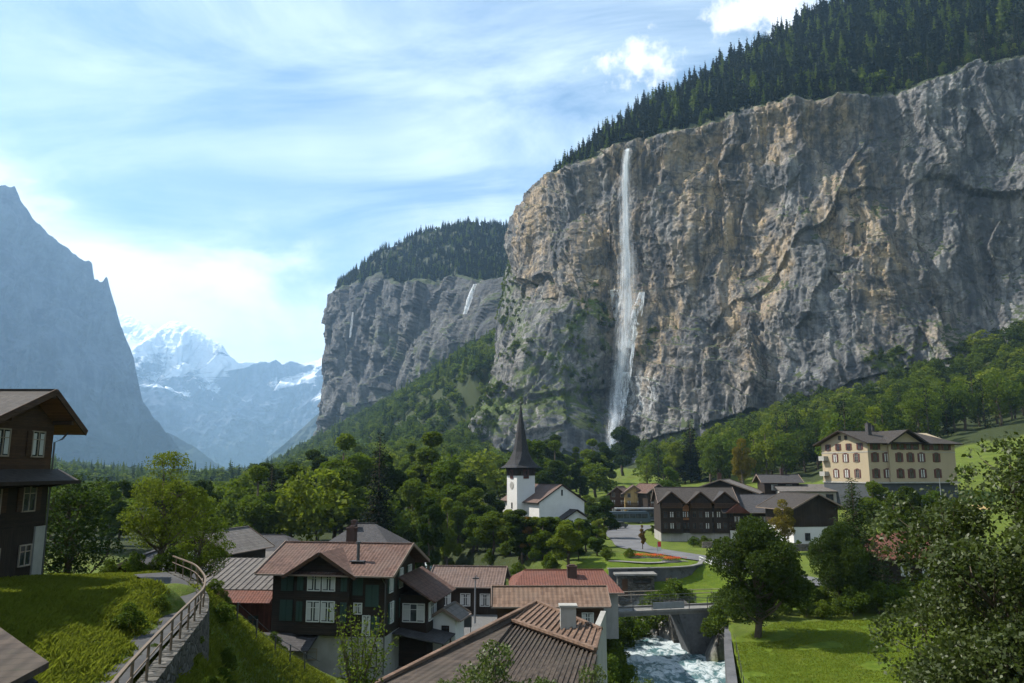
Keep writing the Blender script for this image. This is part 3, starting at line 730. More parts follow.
def mat_tiles(name, c1, c2, c3, w_=0.28, h_=0.36, moss=0.25, flat=False):
    m, t, out = new_mat(name); uv = uvnode(t)
    sp = t.node('ShaderNodeSeparateXYZ'); t.l.new(uv, sp.inputs[0]); u, v = sp.outputs[0], sp.outputs[1]
    fu = t.math('FRACT', t.math('DIVIDE', u, w_)); fv = t.math('FRACT', t.math('DIVIDE', v, h_))
    iu = t.math('FLOOR', t.math('DIVIDE', u, w_)); iv = t.math('FLOOR', t.math('DIVIDE', v, h_))
    cb = t.node('ShaderNodeCombineXYZ', None, X=iu, Y=iv, Z=0.0)
    rn = t.node('ShaderNodeTexWhiteNoise', dict(noise_dimensions='3D')); t.l.new(cb.outputs[0], rn.inputs['Vector'])
    big = t.noise(uv, 0.35, 5, 0.6, 0.3); fine = t.noise(uv, 12, 3)
    c = t.mix(rn.outputs[0], c1, c2)
    c = t.mix(t.math('MULTIPLY', t.ramp(big, 0.45, 0.65), 0.6), c, c3)
    c = t.mix(t.math('MULTIPLY', t.ramp(t.noise(uv, 1.6, 5, 0.7), 0.56, 0.7), moss), c, (0.06, 0.065, 0.035))
    c = t.mix(t.ramp(fine, 0.4, 0.8, 0.25, 0), c, tuple(x * .5 for x in c1))
    gap = t.ramp(fv, 0.0, 0.16, 1.0, 0.0)                       # darker band along the lower edge of each tile course
    prof = t.math('SUBTRACT', 1.0, fv)
    if not flat:
        prof = t.math('ADD', prof, t.math('MULTIPLY', t.math('SINE', t.math('MULTIPLY', fu, 6.2832)), 0.3))
    else:
        prof = t.math('SUBTRACT', prof, t.math('MULTIPLY', t.ramp(fu, 0.0, 0.08, 1, 0), 0.4))
    c = t.mix(t.math('MULTIPLY', gap, 0.55), c, tuple(x * .3 for x in c1))
    pbsdf(t, out, c, 0.85, 0.2, bump(t, t.math('ADD', prof, t.math('MULTIPLY', fine, .15)), 1.0, 0.05))
    return m
def mat_plain(name, c, rough=0.7, spec=0.3, var=0.25, sc=1.5, metallic=0.0):
    m, t, out = new_mat(name); pos = t.node('ShaderNodeTexCoord').outputs['Object']
    n = t.noise(pos, sc, 6, 0.65); n2 = t.noise(t.mapv(pos, (1, 1, 0.15)), sc * 3, 4, 0.6)
    cc = t.mix(t.math('MULTIPLY', t.ramp(n, 0.35, 0.75), var), c, tuple(x * 0.45 for x in c))
    cc = t.mix(t.math('MULTIPLY', t.ramp(n2, 0.5, 0.75), var), cc, tuple(x * 0.6 for x in c))
    pbsdf(t, out, cc, rough, spec, bump(t, n2, 0.15, 0.02), Metallic=metallic)
    return m
def mat_glass():
    m, t, out = new_mat('window_glass'); pos = t.node('ShaderNodeTexCoord').outputs['Object']
    c = t.mix(t.ramp(t.noise(pos, 0.9, 2), 0.4, 0.6), (0.02, 0.025, 0.03), (0.05, 0.055, 0.06))
    pbsdf(t, out, c, 0.08, 0.6); return m
MAT.update(
 wood_dark=mat_planks('dark_timber', (0.016, 0.011, 0.008), (0.034, 0.022, 0.015)),
 wood_brown=mat_planks('brown_timber', (0.045, 0.024, 0.014), (0.08, 0.042, 0.023)),
 wood_red=mat_planks('red_brown_boards', (0.06, 0.022, 0.016), (0.11, 0.038, 0.026), 0.2, True),
 wood_vert=mat_planks('dark_boards', (0.020, 0.014, 0.010), (0.042, 0.028, 0.02), 0.18, True),
 wood_trim=mat_plain('weathered_trim', (0.19, 0.14, 0.11), 0.8),
 wood_light=mat_planks('pale_boards', (0.30, 0.20, 0.08), (0.42, 0.30, 0.13), 0.3, True),
 wood_grey=mat_plain('grey_wood', (0.27, 0.22, 0.17), 0.8),
 soffit=mat_planks('soffit_boards', (0.20, 0.085, 0.035), (0.30, 0.13, 0.055), 0.14),
 rail_wood=mat_plain('rail_wood', (0.13, 0.095, 0.065), 0.7),
 plaster=mat_plain('white_plaster', (0.56, 0.55, 0.53), 0.9, 0.1, 0.12, 0.6),
 plaster_old=mat_plain('old_plaster', (0.30, 0.29, 0.265), 0.9, 0.1, 0.4, 0.8),
 cream=mat_plain('cream_render', (0.31, 0.255, 0.175), 0.9, 0.1, 0.12, 0.5),
 bluegrey=mat_plain('blue_grey_render', (0.06, 0.066, 0.072), 0.9, 0.1, 0.3, 0.5),
 white=mat_plain('white_paint', (0.50, 0.50, 0.48), 0.5, 0.3, 0.08),
 green=mat_plain('green_shutter_paint', (0.024, 0.050, 0.043), 0.6, 0.3, 0.2),
 maroon=mat_plain('maroon_shutter_paint', (0.085, 0.028, 0.024), 0.6, 0.3, 0.2),
 metal_dark=mat_plain('dark_metal', (0.05, 0.05, 0.052), 0.45, 0.5, 0.2),
 metal=mat_plain('zinc', (0.20, 0.21, 0.22), 0.4, 0.5, 0.3),
 curtain=mat_plain('curtain', (0.42, 0.42, 0.41), 0.9, 0.1, 0.15, 6),
 glass=mat_glass(),
 tile_pink=mat_tiles('weathered_clay_tiles', (0.070, 0.038, 0.029), (0.135, 0.078, 0.060), (0.115, 0.080, 0.065)),
 tile_tan=mat_tiles('tan_clay_tiles', (0.115, 0.070, 0.048), (0.19, 0.122, 0.085), (0.15, 0.105, 0.078), 0.42, 0.42),
 tile_red=mat_tiles('red_clay_tiles', (0.105, 0.040, 0.028), (0.155, 0.060, 0.040), (0.125, 0.062, 0.048), 0.25, 0.3, 0.1),
 tile_dark=mat_tiles('dark_mottled_tiles', (0.040, 0.030, 0.024), (0.080, 0.060, 0.046), (0.06, 0.048, 0.036), 0.42, 0.42, 0.5),  # darker tone than the tan slope, with random greenish patches
 tile_brown=mat_tiles('brown_roof_tiles', (0.095, 0.062, 0.05), (0.15, 0.10, 0.082), (0.12, 0.09, 0.08), 0.3, 0.36, 0.2),
 slate=mat_tiles('grey_slates', (0.036, 0.030, 0.027), (0.062, 0.053, 0.047), (0.052, 0.044, 0.038), 0.3, 0.22, 0.15, True),
 slate_dk=mat_tiles('dark_slates', (0.040, 0.038, 0.040), (0.068, 0.064, 0.066), (0.055, 0.05, 0.05), 0.3, 0.22, 0.15, True),
 slate_pale=mat_tiles('pale_slates', (0.10, 0.088, 0.08), (0.155, 0.138, 0.125), (0.13, 0.115, 0.10), 0.4, 0.5, 0.15, True),
 shingle=mat_tiles('spire_shingles', (0.022, 0.021, 0.023), (0.042, 0.040, 0.042), (0.03, 0.03, 0.03), 0.2, 0.25, 0.0, True),
 brick=mat_plain('chimney_brick', (0.07, 0.045, 0.038), 0.9, 0.1, 0.4, 3),
)
path_wall()

# ------------------------------------------------------------------ building kit
def fmap(face, w_, d):
    """local coordinates of (u, out, z) on a wall: F towards -y, B +y, L -x, R +x"""
    return {'F': lambda u, n, z: (u, -d / 2 - n, z), 'B': lambda u, n, z: (-u, d / 2 + n, z),
            'R': lambda u, n, z: (w_ / 2 + n, u, z), 'L': lambda u, n, z: (-w_ / 2 - n, -u, z)}[face]
def fbox(m, f, u0, n0, z0, u1, n1, z1, mi=None):
    a, b = f(u0, n0, z0), f(u1, n1, z1); m.box(*a, *b, mi)
def window(root, f, u, z, ww=1.0, wh=1.2, frame='white', shut=None, curtain=True, lintel=None, bars=1, open_=1.0, off=0.0):
    """window at wall position u, sill height z; frame, glass and curtains; shutters are its sub-parts"""
    m = M(); t = 0.07
    fbox(m, f, u - ww / 2, off - 0.02, z, u + ww / 2, off + 0.03, z + wh, 1)                       # glass sheet
    if curtain:
        for s in (-1, 1): fbox(m, f, u + s * ww / 2, off + 0.031, z + t, u + s * ww * 0.17, off + 0.036, z + wh - t, 2)
    fbox(m, f, u - ww / 2 - t, off, z - t, u - ww / 2, off + 0.08, z + wh + t, 0); fbox(m, f, u + ww / 2, off, z - t, u + ww / 2 + t, off + 0.08, z + wh + t, 0)
    fbox(m, f, u - ww / 2, off, z + wh, u + ww / 2, off + 0.078, z + wh + t, 0); fbox(m, f, u - ww / 2, off, z - t, u + ww / 2, off + 0.12, z, 0)
    for k in range(bars):
        c = u - ww / 2 + ww * (k + 1) / (bars + 1); fbox(m, f, c - 0.03, off + 0.03, z, c + 0.03, off + 0.07, z + wh, 0)
    fbox(m, f, u - ww / 2, off + 0.03, z + wh * 0.68, u + ww / 2, off + 0.065, z + wh * 0.68 + 0.04, 0)
    if lintel:
        pts = [f(u + (ww / 2 + .12) * math.cos(a), off + 0.02, z + wh + 0.02 + 0.22 * math.sin(a)) for a in [math.pi * k / 6 for k in range(7)]]
        n = Vector(f(0, 0.07, 0)) - Vector(f(0, 0, 0)); m.extr(pts, n, 3)
    o = m.build('window', [MAT[frame], MAT['glass'], MAT['curtain'], MAT[lintel or frame]], root)
    if shut:
        sw = ww / 2 * open_
        for s in (-1, 1):
            q = M(); a, b = u + s * (ww / 2 + t + 0.01), u + s * (ww / 2 + t + 0.01 + sw)
            fbox(q, f, a, off + 0.02, z - .03, b, off + 0.065, z + wh + .03)
            for k in range(3): fbox(q, f, a + s * .05, off + 0.065, z + 0.08 + k * wh / 3, b - s * .05, off + 0.08, z + wh / 3 * (k + 1) - 0.02)
            q.build('shutter', MAT[shut], o)
    return o
def closed_shutter(root, f, u, z, ww, wh, mat_):
    m = M()
    for s in (-1, 1):
        fbox(m, f, u + s * 0.01, 0.01, z, u + s * ww / 2, 0.06, z + wh)
        for k in range(2): fbox(m, f, u + s * 0.07, 0.06, z + 0.07 + k * wh / 2, u + s * (ww / 2 - .06), 0.075, z + wh / 2 * (k + 1) - 0.07)
    return m.build('closed_shutter', MAT[mat_], root)
def walls(root, w_, d, z0, z1, axis, tan_, mat_, name='wall', x=0, y=0, gables=(1, 1), rise=None):
    """storeys z0..z1 as one prism with gable ends under a ridge along the axis"""
    m = M()
    if axis == 'x':
        r = d / 2 * tan_
        m.extr([(x - w_ / 2, y - d / 2, z0), (x - w_ / 2, y + d / 2, z0), (x - w_ / 2, y + d / 2, z1), (x - w_ / 2, y, z1 + r), (x - w_ / 2, y - d / 2, z1)], (w_, 0, 0))
    elif axis == 'y':
        r = w_ / 2 * tan_
        m.extr([(x - w_ / 2, y - d / 2, z0), (x + w_ / 2, y - d / 2, z0), (x + w_ / 2, y - d / 2, z1), (x, y - d / 2, z1 + r), (x - w_ / 2, y - d / 2, z1)], (0, d, 0))
    else: m.box(x - w_ / 2, y - d / 2, z0, x + w_ / 2, y + d / 2, z1)
    return m.build(name, MAT[mat_] if isinstance(mat_, str) else mat_, root)
def gable_roof(root, w_, d, ze, axis, tan_, mat_, over=0.9, overg=0.8, th=0.16, x=0, y=0, trim='wood_trim', name='roof', soffit='wood_brown', hip=(0, 0)):
    m = M(); wd = (w_ if axis == 'y' else d) / 2; ln = (d if axis == 'y' else w_) / 2 + overg
    lift = 0.04
    zr = ze + wd * tan_ + th + lift; zo = ze - over * tan_ + th + lift; a = wd + over
    tr = (lambda s, t_, z: (x + t_, y + s, z)) if axis == 'x' else (lambda s, t_, z: (x + s, y + t_, z))
    h0, h1 = hip
    R0, R1 = tr(0, -ln + h0, zr), tr(0, ln - h1, zr)
    for s in (-1, 1):
        e0, e1 = tr(s * a, -ln, zo), tr(s * a, ln, zo)
        pts = [e0, e1, R1, R0]
        n = (Vector(pts[1]) - Vector(pts[0])).cross(Vector(pts[2]) - Vector(pts[0]))
        if n.z < 0: pts = pts[::-1]
        m.slab(pts, th, 0, 2)
    for sgn, hh, R in ((-1, h0, R0), (1, h1, R1)):
        if hh > 0:
            pts = [tr(-a, sgn * ln, zo), tr(a, sgn * ln, zo), R]
            n = (Vector(pts[1]) - Vector(pts[0])).cross(Vector(pts[2]) - Vector(pts[0]))
            if n.z < 0: pts = pts[::-1]
            m.slab(pts, th, 0, 2)
        else:
            for s in (-1, 1):       # barge boards
                A, B = Vector(tr(s * (a + .02), sgn * (ln + .03), zo - .02)), Vector(tr(0, sgn * (ln + .03), zr - .0)); m.beam(A, B, 0.06, 0.24, 1)
    for s in (-1, 1): m.beam(Vector(tr(s * (a + .06), -ln, zo - .06)), Vector(tr(s * (a + .06), ln, zo - .06)), 0.12, 0.12, 1)      # gutters
    m.beam(Vector(R0) + Vector((0, 0, .03)), Vector(R1) + Vector((0, 0, .03)), 0.24, 0.10, 0)
    m.build(name, [MAT[mat_], MAT[trim], MAT[soffit]], root)
    return zr
def chimney(root, x, y, z0, z1, s=0.6, mat_='brick'):
    m = M(); m.box(x - s / 2, y - s / 2, z0, x + s / 2, y + s / 2, z1); m.box(x - s / 2 - .06, y - s / 2 - .06, z1, x + s / 2 + .06, y + s / 2 + .06, z1 + .1)
    m.box(x - s / 3, y - s / 3, z1 + .1, x + s / 3, y + s / 3, z1 + .22)
    return m.build('chimney', MAT[mat_], root)
def balcony(root, f, u0, u1, z, dep=1.1, mat_='wood_dark', rail=0.95, bal='wood_trim'):
    m = M(); fbox(m, f, u0, 0, z - .14, u1, dep, z); fbox(m, f, u0, dep - .06, z + rail - .08, u1, dep + .02, z + rail, 0)
    n = max(3, int(abs(u1 - u0) / 0.18))
    for i in range(n): c = u0 + (u1 - u0) * (i + .5) / n; fbox(m, f, c - .055, dep - .05, z, c + .055, dep, z + rail - .08, 0)
    for c in (u0, u1): fbox(m, f, c - .05, 0, z + rail - .08, c + .05, dep - .06, z + rail, 0); fbox(m, f, c - .06, dep - .1, z - .14, c + .06, dep + .02, z + rail, 0)
    return m.build('balcony', MAT[mat_], root)
def place(name, px, py, Y, deg, label, cat, group=None, z=None):
    p = P(px, py, Y)
    if z is not None: p.z = z
    return tag(empty(name, p, math.radians(deg)), label, cat, group)
# ------------------------------------------------------------------ the buildings
def left_chalet():
    r = tag(empty('chalet', (-31, 41, -5.8)), 'tall dark chalet at the left edge with an overhanging gable roof and shuttered windows', 'house')
    o = Vector(r.location); L = lambda X, Y, Z: Vector((X, Y, Z)) - o
    Xg = -26.1; Xb = -40; yn, yr, yf = 38.3, 41.9, 44.0; zr = 3.85; zn, zf = zr - 3.6 * .4, zr - 2.1 * .62
    def wall(name, z0, z1, mat_, e=0.0):
        m = M(); m.extr([L(Xg - e, yn, z0), L(Xg - e, yf, z0), L(Xg - e, yf, z1), L(Xg - e, yn, z1)], (Xb - Xg, 0, 0)); m.build(name, mat_, r)
    wall('plinth', -8.5, -3.0, MAT['wood_vert'], 0.05)
    m = M(); m.extr([L(Xg + .07, yf - .9, -8), L(Xg + .07, yf + .02, -8), L(Xg + .07, yf + .02, -3.05), L(Xg + .07, yf - .9, -3.05)], (-.1, 0, 0)); m.build('corner_pier', MAT['plaster_old'], r)
    wall('lower_wall', -3.0, -0.4, MAT['wood_dark'])
    m = M(); m.extr([L(Xg, yn, -.4), L(Xg, yf, -.4), L(Xg, yf, zf), L(Xg, yr, zr), L(Xg, yn, zn)], (Xb - Xg, 0, 0)); m.build('upper_wall', MAT['wood_brown'], r)
    m = M(); Xo = Xg + 1.15
    for s, (ye, ze) in enumerate(((yn - 1.4, zn - 1.4 * .4), (yf + 1.25, zf - 1.25 * .62))):
        pts = [L(Xo, ye, ze + .45), L(Xo, yr, zr + .45), L(Xb, yr, zr + .45), L(Xb, ye, ze + .45)]
        n = (pts[1] - pts[0]).cross(pts[2] - pts[0])
        if n.z < 0: pts = pts[::-1]
        m.slab(pts, .2, 0, 2)
        m.beam(L(Xo + .04, ye, ze + .36), L(Xo + .04, yr, zr + .36), .07, .34, 1)
        m.beam(L(Xo, ye, ze + .32), L(Xb, ye, ze + .32), .14, .14, 1)
    m.beam(L(Xo, yr, zr + .47), L(Xb, yr, zr + .47), .3, .1, 0)
    for yy, zz in ((yr, zr + .12), (yf - .1, zf + .1), (yn + .3, zn + .15)): m.beam(L(Xg, yy, zz), L(Xo - .05, yy, zz), .2, .24, 1)      # purlins
    m.build('roof', [MAT['slate'], MAT['wood_brown'], MAT['soffit']], r)
    # pent roof over the lower storey, wrapping the valley side
    m = M(); zp = -0.15
    pts = [L(Xg + 1.25, yn - 1, zp - .45), L(Xg + 1.25, yf + .9, zp - .45), L(Xg - .0, yf + .9, zp + .2), L(Xg - .0, yn - 1, zp + .2)]; m.slab(pts, .14, 0, 2)
    m.beam(L(Xg + 1.25, yn - 1, zp - .52), L(Xg + 1.25, yf + .9, zp - .52), .1, .2, 1)
    for k in range(5): yy = yn + .2 + k * 1.35; m.beam(L(Xg, yy, zp - .75), L(Xg + 1.15, yy, zp - .58), .1, .12, 1)
    m.build('pent_roof', [MAT['slate'], MAT['wood_dark'], MAT['wood_brown']], r)
    f = lambda u, n, z: tuple(L(Xg + n, u, z))
    for (u, z) in ((39.6, .75), (42.6, .75), (39.4, -2.15), (42.3, -2.15)):
        window(r, f, u, z, 1.0, 1.3, 'wood_grey', 'wood_brown', z > 0, open_=.9)
    for u in (39.8, 42.4): window(r, f, u, -5.0, 0.9, 1.0, 'wood_grey', None, False, off=0)
    f2 = lambda u, n, z: tuple(L(u, yn - n, z))
    for u in (-29, -32, -35): window(r, f2, u, -2.1, 1.1, 1.3, 'white', 'wood_brown'); window(r, f2, u, .1, 1.1, 1.2, 'white', 'green')
    m = M(); pz = [L(Xg + .2, yf + 1.2, zf - .3), L(Xg + .35, yf + .3, zf - .8), L(Xg + .08, yf + .03, zf - 1.0), L(Xg + .08, yf + .03, -5.8)]
    m.tube(pz, .05, 6); m.build('downpipe', MAT['metal_dark'], r)
left_chalet()

def corner_roof():
    # the dark tiled lean-to in the lower left corner
    r = tag(empty('shed', tuple(P(10, 683, 16.5))), 'low shed at the bottom left corner with an old dark tiled roof', 'shed')
    o = Vector(r.location); m = M()
    q = [P(-60, 720, 12.5), P(49, 662, 15.5), P(-10, 620, 19.0), P(-120, 640, 17)]
    q = [p - o for p in q]; m.slab(q, .12); m.build('roof', MAT['tile_dark'], r)
    m = M(); c = sum(q, Vector()) / 4; b = [c + (p - c) * .9 - Vector((0, 0, .2)) for p in q]
    m.extr([(p.x, p.y, min(v.z for v in b) - 0.05) for p in b], (0, 0, -3)); m.build('wall', MAT['wood_dark'], r)
corner_roof()

def shading_house():
    # unseen house added left of the view to throw shade on the bank
    a, b = Vector((-23.4, 33, 0)), Vector((-14.2, 3, 0)); an = math.atan2(b.y - a.y, b.x - a.x)
    c = (a + b) / 2 + Vector((-math.sin(an), math.cos(an), 0)) * -5.0
    r = tag(empty('house', (c.x, c.y, -5.0), an), 'unseen brown timber house added beyond the left edge to shade the grass bank', 'house')
    w_, d = (b - a).length, 9.0; walls(r, w_, d, -2, 10.8, 'x', .5, 'wood_brown'); gable_roof(r, w_, d, 10.8, 'x', .5, 'slate', 1.0, .8)
    for f in 'FB':
        for u in (-13, -9, -5, -1, 3, 7, 11):
            for z in (1, 4.2, 7.4): window(r, fmap(f, w_, d), u, z, 1, 1.3, 'white', 'green')
shading_house()
def dark_chalet():
    p = P(334, 640, 61); z0 = -15.0
    r = tag(empty('chalet', (p.x, 65.2, z0), math.radians(-9)), 'dark timber chalet with green shutters, a front gable and a pinkish tiled roof', 'house')
    w_, d = 9.0, 8.2; ze = 7.35
    F, R_, Lf = fmap('F', w_, d), fmap('R', w_, d), fmap('L', w_, d)
    walls(r, w_ + .1, d + .1, -1.5, 2.6, None, 0, 'plaster_old', 'plinth')
    walls(r, w_, d, 2.6, ze, 'x', .37, 'wood_dark')
    gable_roof(r, w_, d, ze, 'x', .37, 'tile_pink', 1.0, 1.0, x=0)
    # front gable bay
    m = M(); gx, gw, gt = -.25, 2.15, .62; ys = -d / 2 - .55
    m.extr([(gx - gw, ys, 2.75), (gx + gw, ys, 2.75), (gx + gw, ys, ze - .05), (gx, ys, ze + gw * gt - .05), (gx - gw, ys, ze - .05)], (0, .52, 0)); m.build('bay', MAT['wood_dark'], r)
    m = M()
    for s in (-1, 1):
        e = gw + .75; za = ze + gw * gt + .14; zb = za - e * gt
        pts = [(gx, ys - .75, za), (gx + s * e, ys - .75, zb), (gx + s * e, -d / 2 + .4, zb), (gx, -d / 2 + 3.3, za)]
        n = (Vector(pts[1]) - Vector(pts[0])).cross(Vector(pts[2]) - Vector(pts[0]))
        m.slab(pts if n.z > 0 else pts[::-1], .15, 0, 2)
        m.beam((gx, ys - .79, za - .06), (gx + s * e, ys - .79, zb - .06), .06, .26, 1)
    m.build('gable_roof', [MAT['tile_pink'], MAT['wood_brown'], MAT['wood_dark']], r)
    fb = fmap('F', w_, d + 1.1)
    for u in (-.95, .55): window(r, fb, gx + u * .78 + .1, 6.0, .92, 1.25, 'white'); window(r, fb, gx + u * .78 + .1, 3.75, .95, 1.4, 'white')
    for u in (-1.75, 1.75):
        closed_shutter(r, fb, gx + u, 5.95, .5, 1.35, 'green'); closed_shutter(r, fb, gx + u, 3.7, .5, 1.45, 'green')
    closed_shutter(r, F, -3.3, 5.8, 1.0, 1.2, 'green'); closed_shutter(r, F, -3.3, 3.6, 1.05, 1.55, 'green')
    closed_shutter(r, F, 2.4, 5.6, .8, 1.3, 'green'); window(r, F, 2.45, 4.3, .55, .7, 'white')
    closed_shutter(r, F, 3.55, 4.8, 1.05, 1.6, 'green'); window(r, F, 3.15, 2.75, .5, 1.35, 'white'); closed_shutter(r, F, 3.85, 2.7, .6, 1.4, 'green')
    for u in (-2.6, 0, 2.4): window(r, R_, u, 5.7, .8, 1.4, 'white', 'green', open_=.8)
    for u in (-2.3, .4): window(r, R_, u, 3.4, .8, 1.45, 'white', 'green', open_=.9)
    for u in (-2, 1.5): window(r, Lf, u, 5.6, .9, 1.2, 'white', 'green'); window(r, Lf, u, 3.5, .9, 1.3, 'white', 'green')
    window(r, F, -1.8, .9, 2.2, .7, 'wood_grey', None, False); window(r, F, 3.6, .5, .8, 1.4, 'wood_dark', None, False)
    m = M(); m.slab([(-5.2, -d / 2 - 2.0, 1.9), (-.6, -d / 2 - 2.0, 1.9), (-.6, -d / 2 + .0, 2.7), (-5.2, -d / 2, 2.7)], .12)
    for x in (-5.1, -.7): m.beam((x, -d / 2 - 1.9, -1), (x, -d / 2 - 1.9, 1.8), .12, .12)
    m.build('porch_roof', MAT['slate_dk'], r)
    m = M(); m.tube([(4.6, -d / 2 - 1.0, ze - .3), (4.6, -d / 2 - .1, ze - .9), (4.6, -d / 2 - .1, 0)], .045, 6); m.build('downpipe', MAT['metal_dark'], r)
    chimney(r, -.1, .9, ze + 1.3, ze + 2.8, .7); m = M(); m.tube([(1.9, -2.9, ze + .3), (1.9, -2.9, ze + 2.0)], .13, 8); m.tube([(1.9, -2.9, ze + 2.0), (1.9, -2.9, ze + 2.12)], .2, 8)
    m.box(1.4, -3.4, ze + .60, 2.5, -2.6, ze + .68); m.build('stove_pipe', MAT['metal_dark'], r)
    # annex behind the right corner
    m = M(); m.box(w_ / 2 + .02, -.2, -1.5, w_ / 2 + 2.3, d / 2 + 1.4, 5.1); m.build('annex', MAT['wood_dark'], r)
    m = M(); m.slab([(w_ / 2 + 3.2, -1.0, 4.75), (w_ / 2 + 3.2, d / 2 + 2, 4.75), (w_ / 2 + .1, d / 2 + 2, 6.6), (w_ / 2 + .1, -1.0, 6.6)], .15); m.build('annex_roof', MAT['tile_pink'], r)
    fa = lambda u, n, z: (w_ / 2 + 1.2 + u, -.2 - n, z); fr = lambda u, n, z: (w_ / 2 + 2.3 + n, u, z)
    window(r, fa, 0, 3.1, 1.7, 1.3, 'white', bars=2); window(r, fr, 1.4, 3.1, 2.2, 1.3, 'white', bars=3)
    m = M(); m.slab([(w_ / 2 + 4.2, -2.2, 1.9), (w_ / 2 + 4.2, 3, 1.9), (w_ / 2 + .1, 3, 2.6), (w_ / 2 + .1, -2.2, 2.6)], .1)
    for yy in (-2.1, .4, 2.9): m.beam((w_ / 2 + 4.1, yy, -1), (w_ / 2 + 4.1, yy, 1.85), .12, .12)
    m.build('carport_roof', MAT['slate_dk'], r)
dark_chalet()

def front_house():
    r = tag(empty('house', (2.5, 37, -13.4)), 'house below the viewpoint with a tan ribbed tile roof above a dark mottled roof', 'house')
    o = Vector(r.location); Q = lambda a, b, c: P(a, b, c) - o
    A1, A2 = Q(537, 602, 45), Q(601, 630, 38.5); B1, B2 = Q(513, 621, 42.0), Q(596, 650, 35.6)
    def ribbed(name, q, mat_, n, th=.14, rib=.05):
        # q: low-left, low-right, high-right, high-left; ribs run up the slope
        m = M(); m.slab(q, th)
        N_ = (q[1] - q[0]).cross(q[3] - q[0]).normalized()
        for i in range(n + 1):
            a = q[0].lerp(q[1], i / n) + N_ * .02; b = q[3].lerp(q[2], i / n) + N_ * .02
            m.beam(a, b, .09, rib * 2)
        m.build(name, MAT[mat_], r)
    ribbed('tan_roof', [B1, B2, A2, A1], 'tile_tan', 15)
    D3, D4 = Q(575, 735, 27.0), Q(462, 690, 31.5)
    dn = Vector((0, 0, .22))
    ribbed('dark_roof', [D4, D3, B2 - dn, B1 - dn], 'tile_dark', 22)
    W = [B1 - dn * .5, A1, Q(432, 655, 37.5), Q(360, 700, 31), Q(462, 690, 31.5)]
    m = M(); m.slab([A1, Q(350, 698, 31.5), Q(385, 716, 29.0), D4 + Vector((0, 0, .1)), B1 - dn * .4], .16); m.build('side_roof', MAT['tile_dark'], r)
    m = M()
    for a, b in ((A1, A2), (A1, Q(350, 698, 31.5)), (B1, B2)): m.beam(a + Vector((0, 0, .05)), b + Vector((0, 0, .05)), .22, .12)
    m.build('ridge_tiles', MAT['tile_tan'], r)
    # walls under the eaves
    ring = [A1, A2, B2, D3, D4, Q(385, 716, 29), Q(350, 698, 31.5)]
    c = sum(ring, Vector()) / len(ring); m = M()
    pts = [c + (p - c) * .93 for p in ring]
    for i in range(len(pts)):
        a, b = pts[i], pts[(i + 1) % len(pts)]; d = Vector((0, 0, .2))
        m.poly([a - d, b - d, Vector((b.x, b.y, -3)), Vector((a.x, a.y, -3))]); 
    m.build('wall', MAT['wood_brown'], r)
    # the pale river-side wall beyond the roof's corner
    m = M(); a, b = Q(597, 634, 39.5), Q(606, 611, 47.0); m.extr([a, b, Vector((b.x, b.y, -2.5)), Vector((a.x, a.y, -3))], (-.3, .05, 0)); m.build('side_wall', MAT['plaster_old'], r)
    cc = Q(568, 617, 39.6); m = M(); m.box(cc.x - .38, cc.y - .3, cc.z - .9, cc.x + .38, cc.y + .3, cc.z + .55); m.box(cc.x - .45, cc.y - .37, cc.z + .5, cc.x + .45, cc.y + .37, cc.z + .6); m.build('chimney', MAT['plaster_old'], r)
front_house()

def red_houses():
    r = tag(empty('house', (3.3, 71, -14.9), math.radians(1)), 'long low house with a sunlit row of pale red tiles, just beyond the tan roof', 'house')
    w_, d = 9.2, 3.6; walls(r, w_, d, -.5, 3.6, 'x', .5, 'wood_brown'); gable_roof(r, w_, d, 3.6, 'x', .5, 'tile_tan', .8, .5)
    F = fmap('F', w_, d)
    for u in (-3, -1, 1, 3.2): window(r, F, u, 1.6, .9, 1.1, 'white', 'wood_brown')
    r = tag(empty('house', (5.0, 79, -14.9), math.radians(1)), 'large house behind the tan-roofed ones with a broad dull red hipped roof and a chimney', 'house')
    w_, d = 9.6, 9; walls(r, w_, d, -.5, 3.7, None, .4, 'plaster_old'); zr = gable_roof(r, w_, d, 3.7, 'x', .27, 'tile_red', .7, .5, hip=(1.5, 1.2))
    chimney(r, .8, -1.5, 4.2, 5.6, .9); F = fmap('R', w_, d)
    for u in (-3, 0, 3): window(r, F, u, 1.4, 1, 1.2, 'white', 'wood_brown')
red_houses()

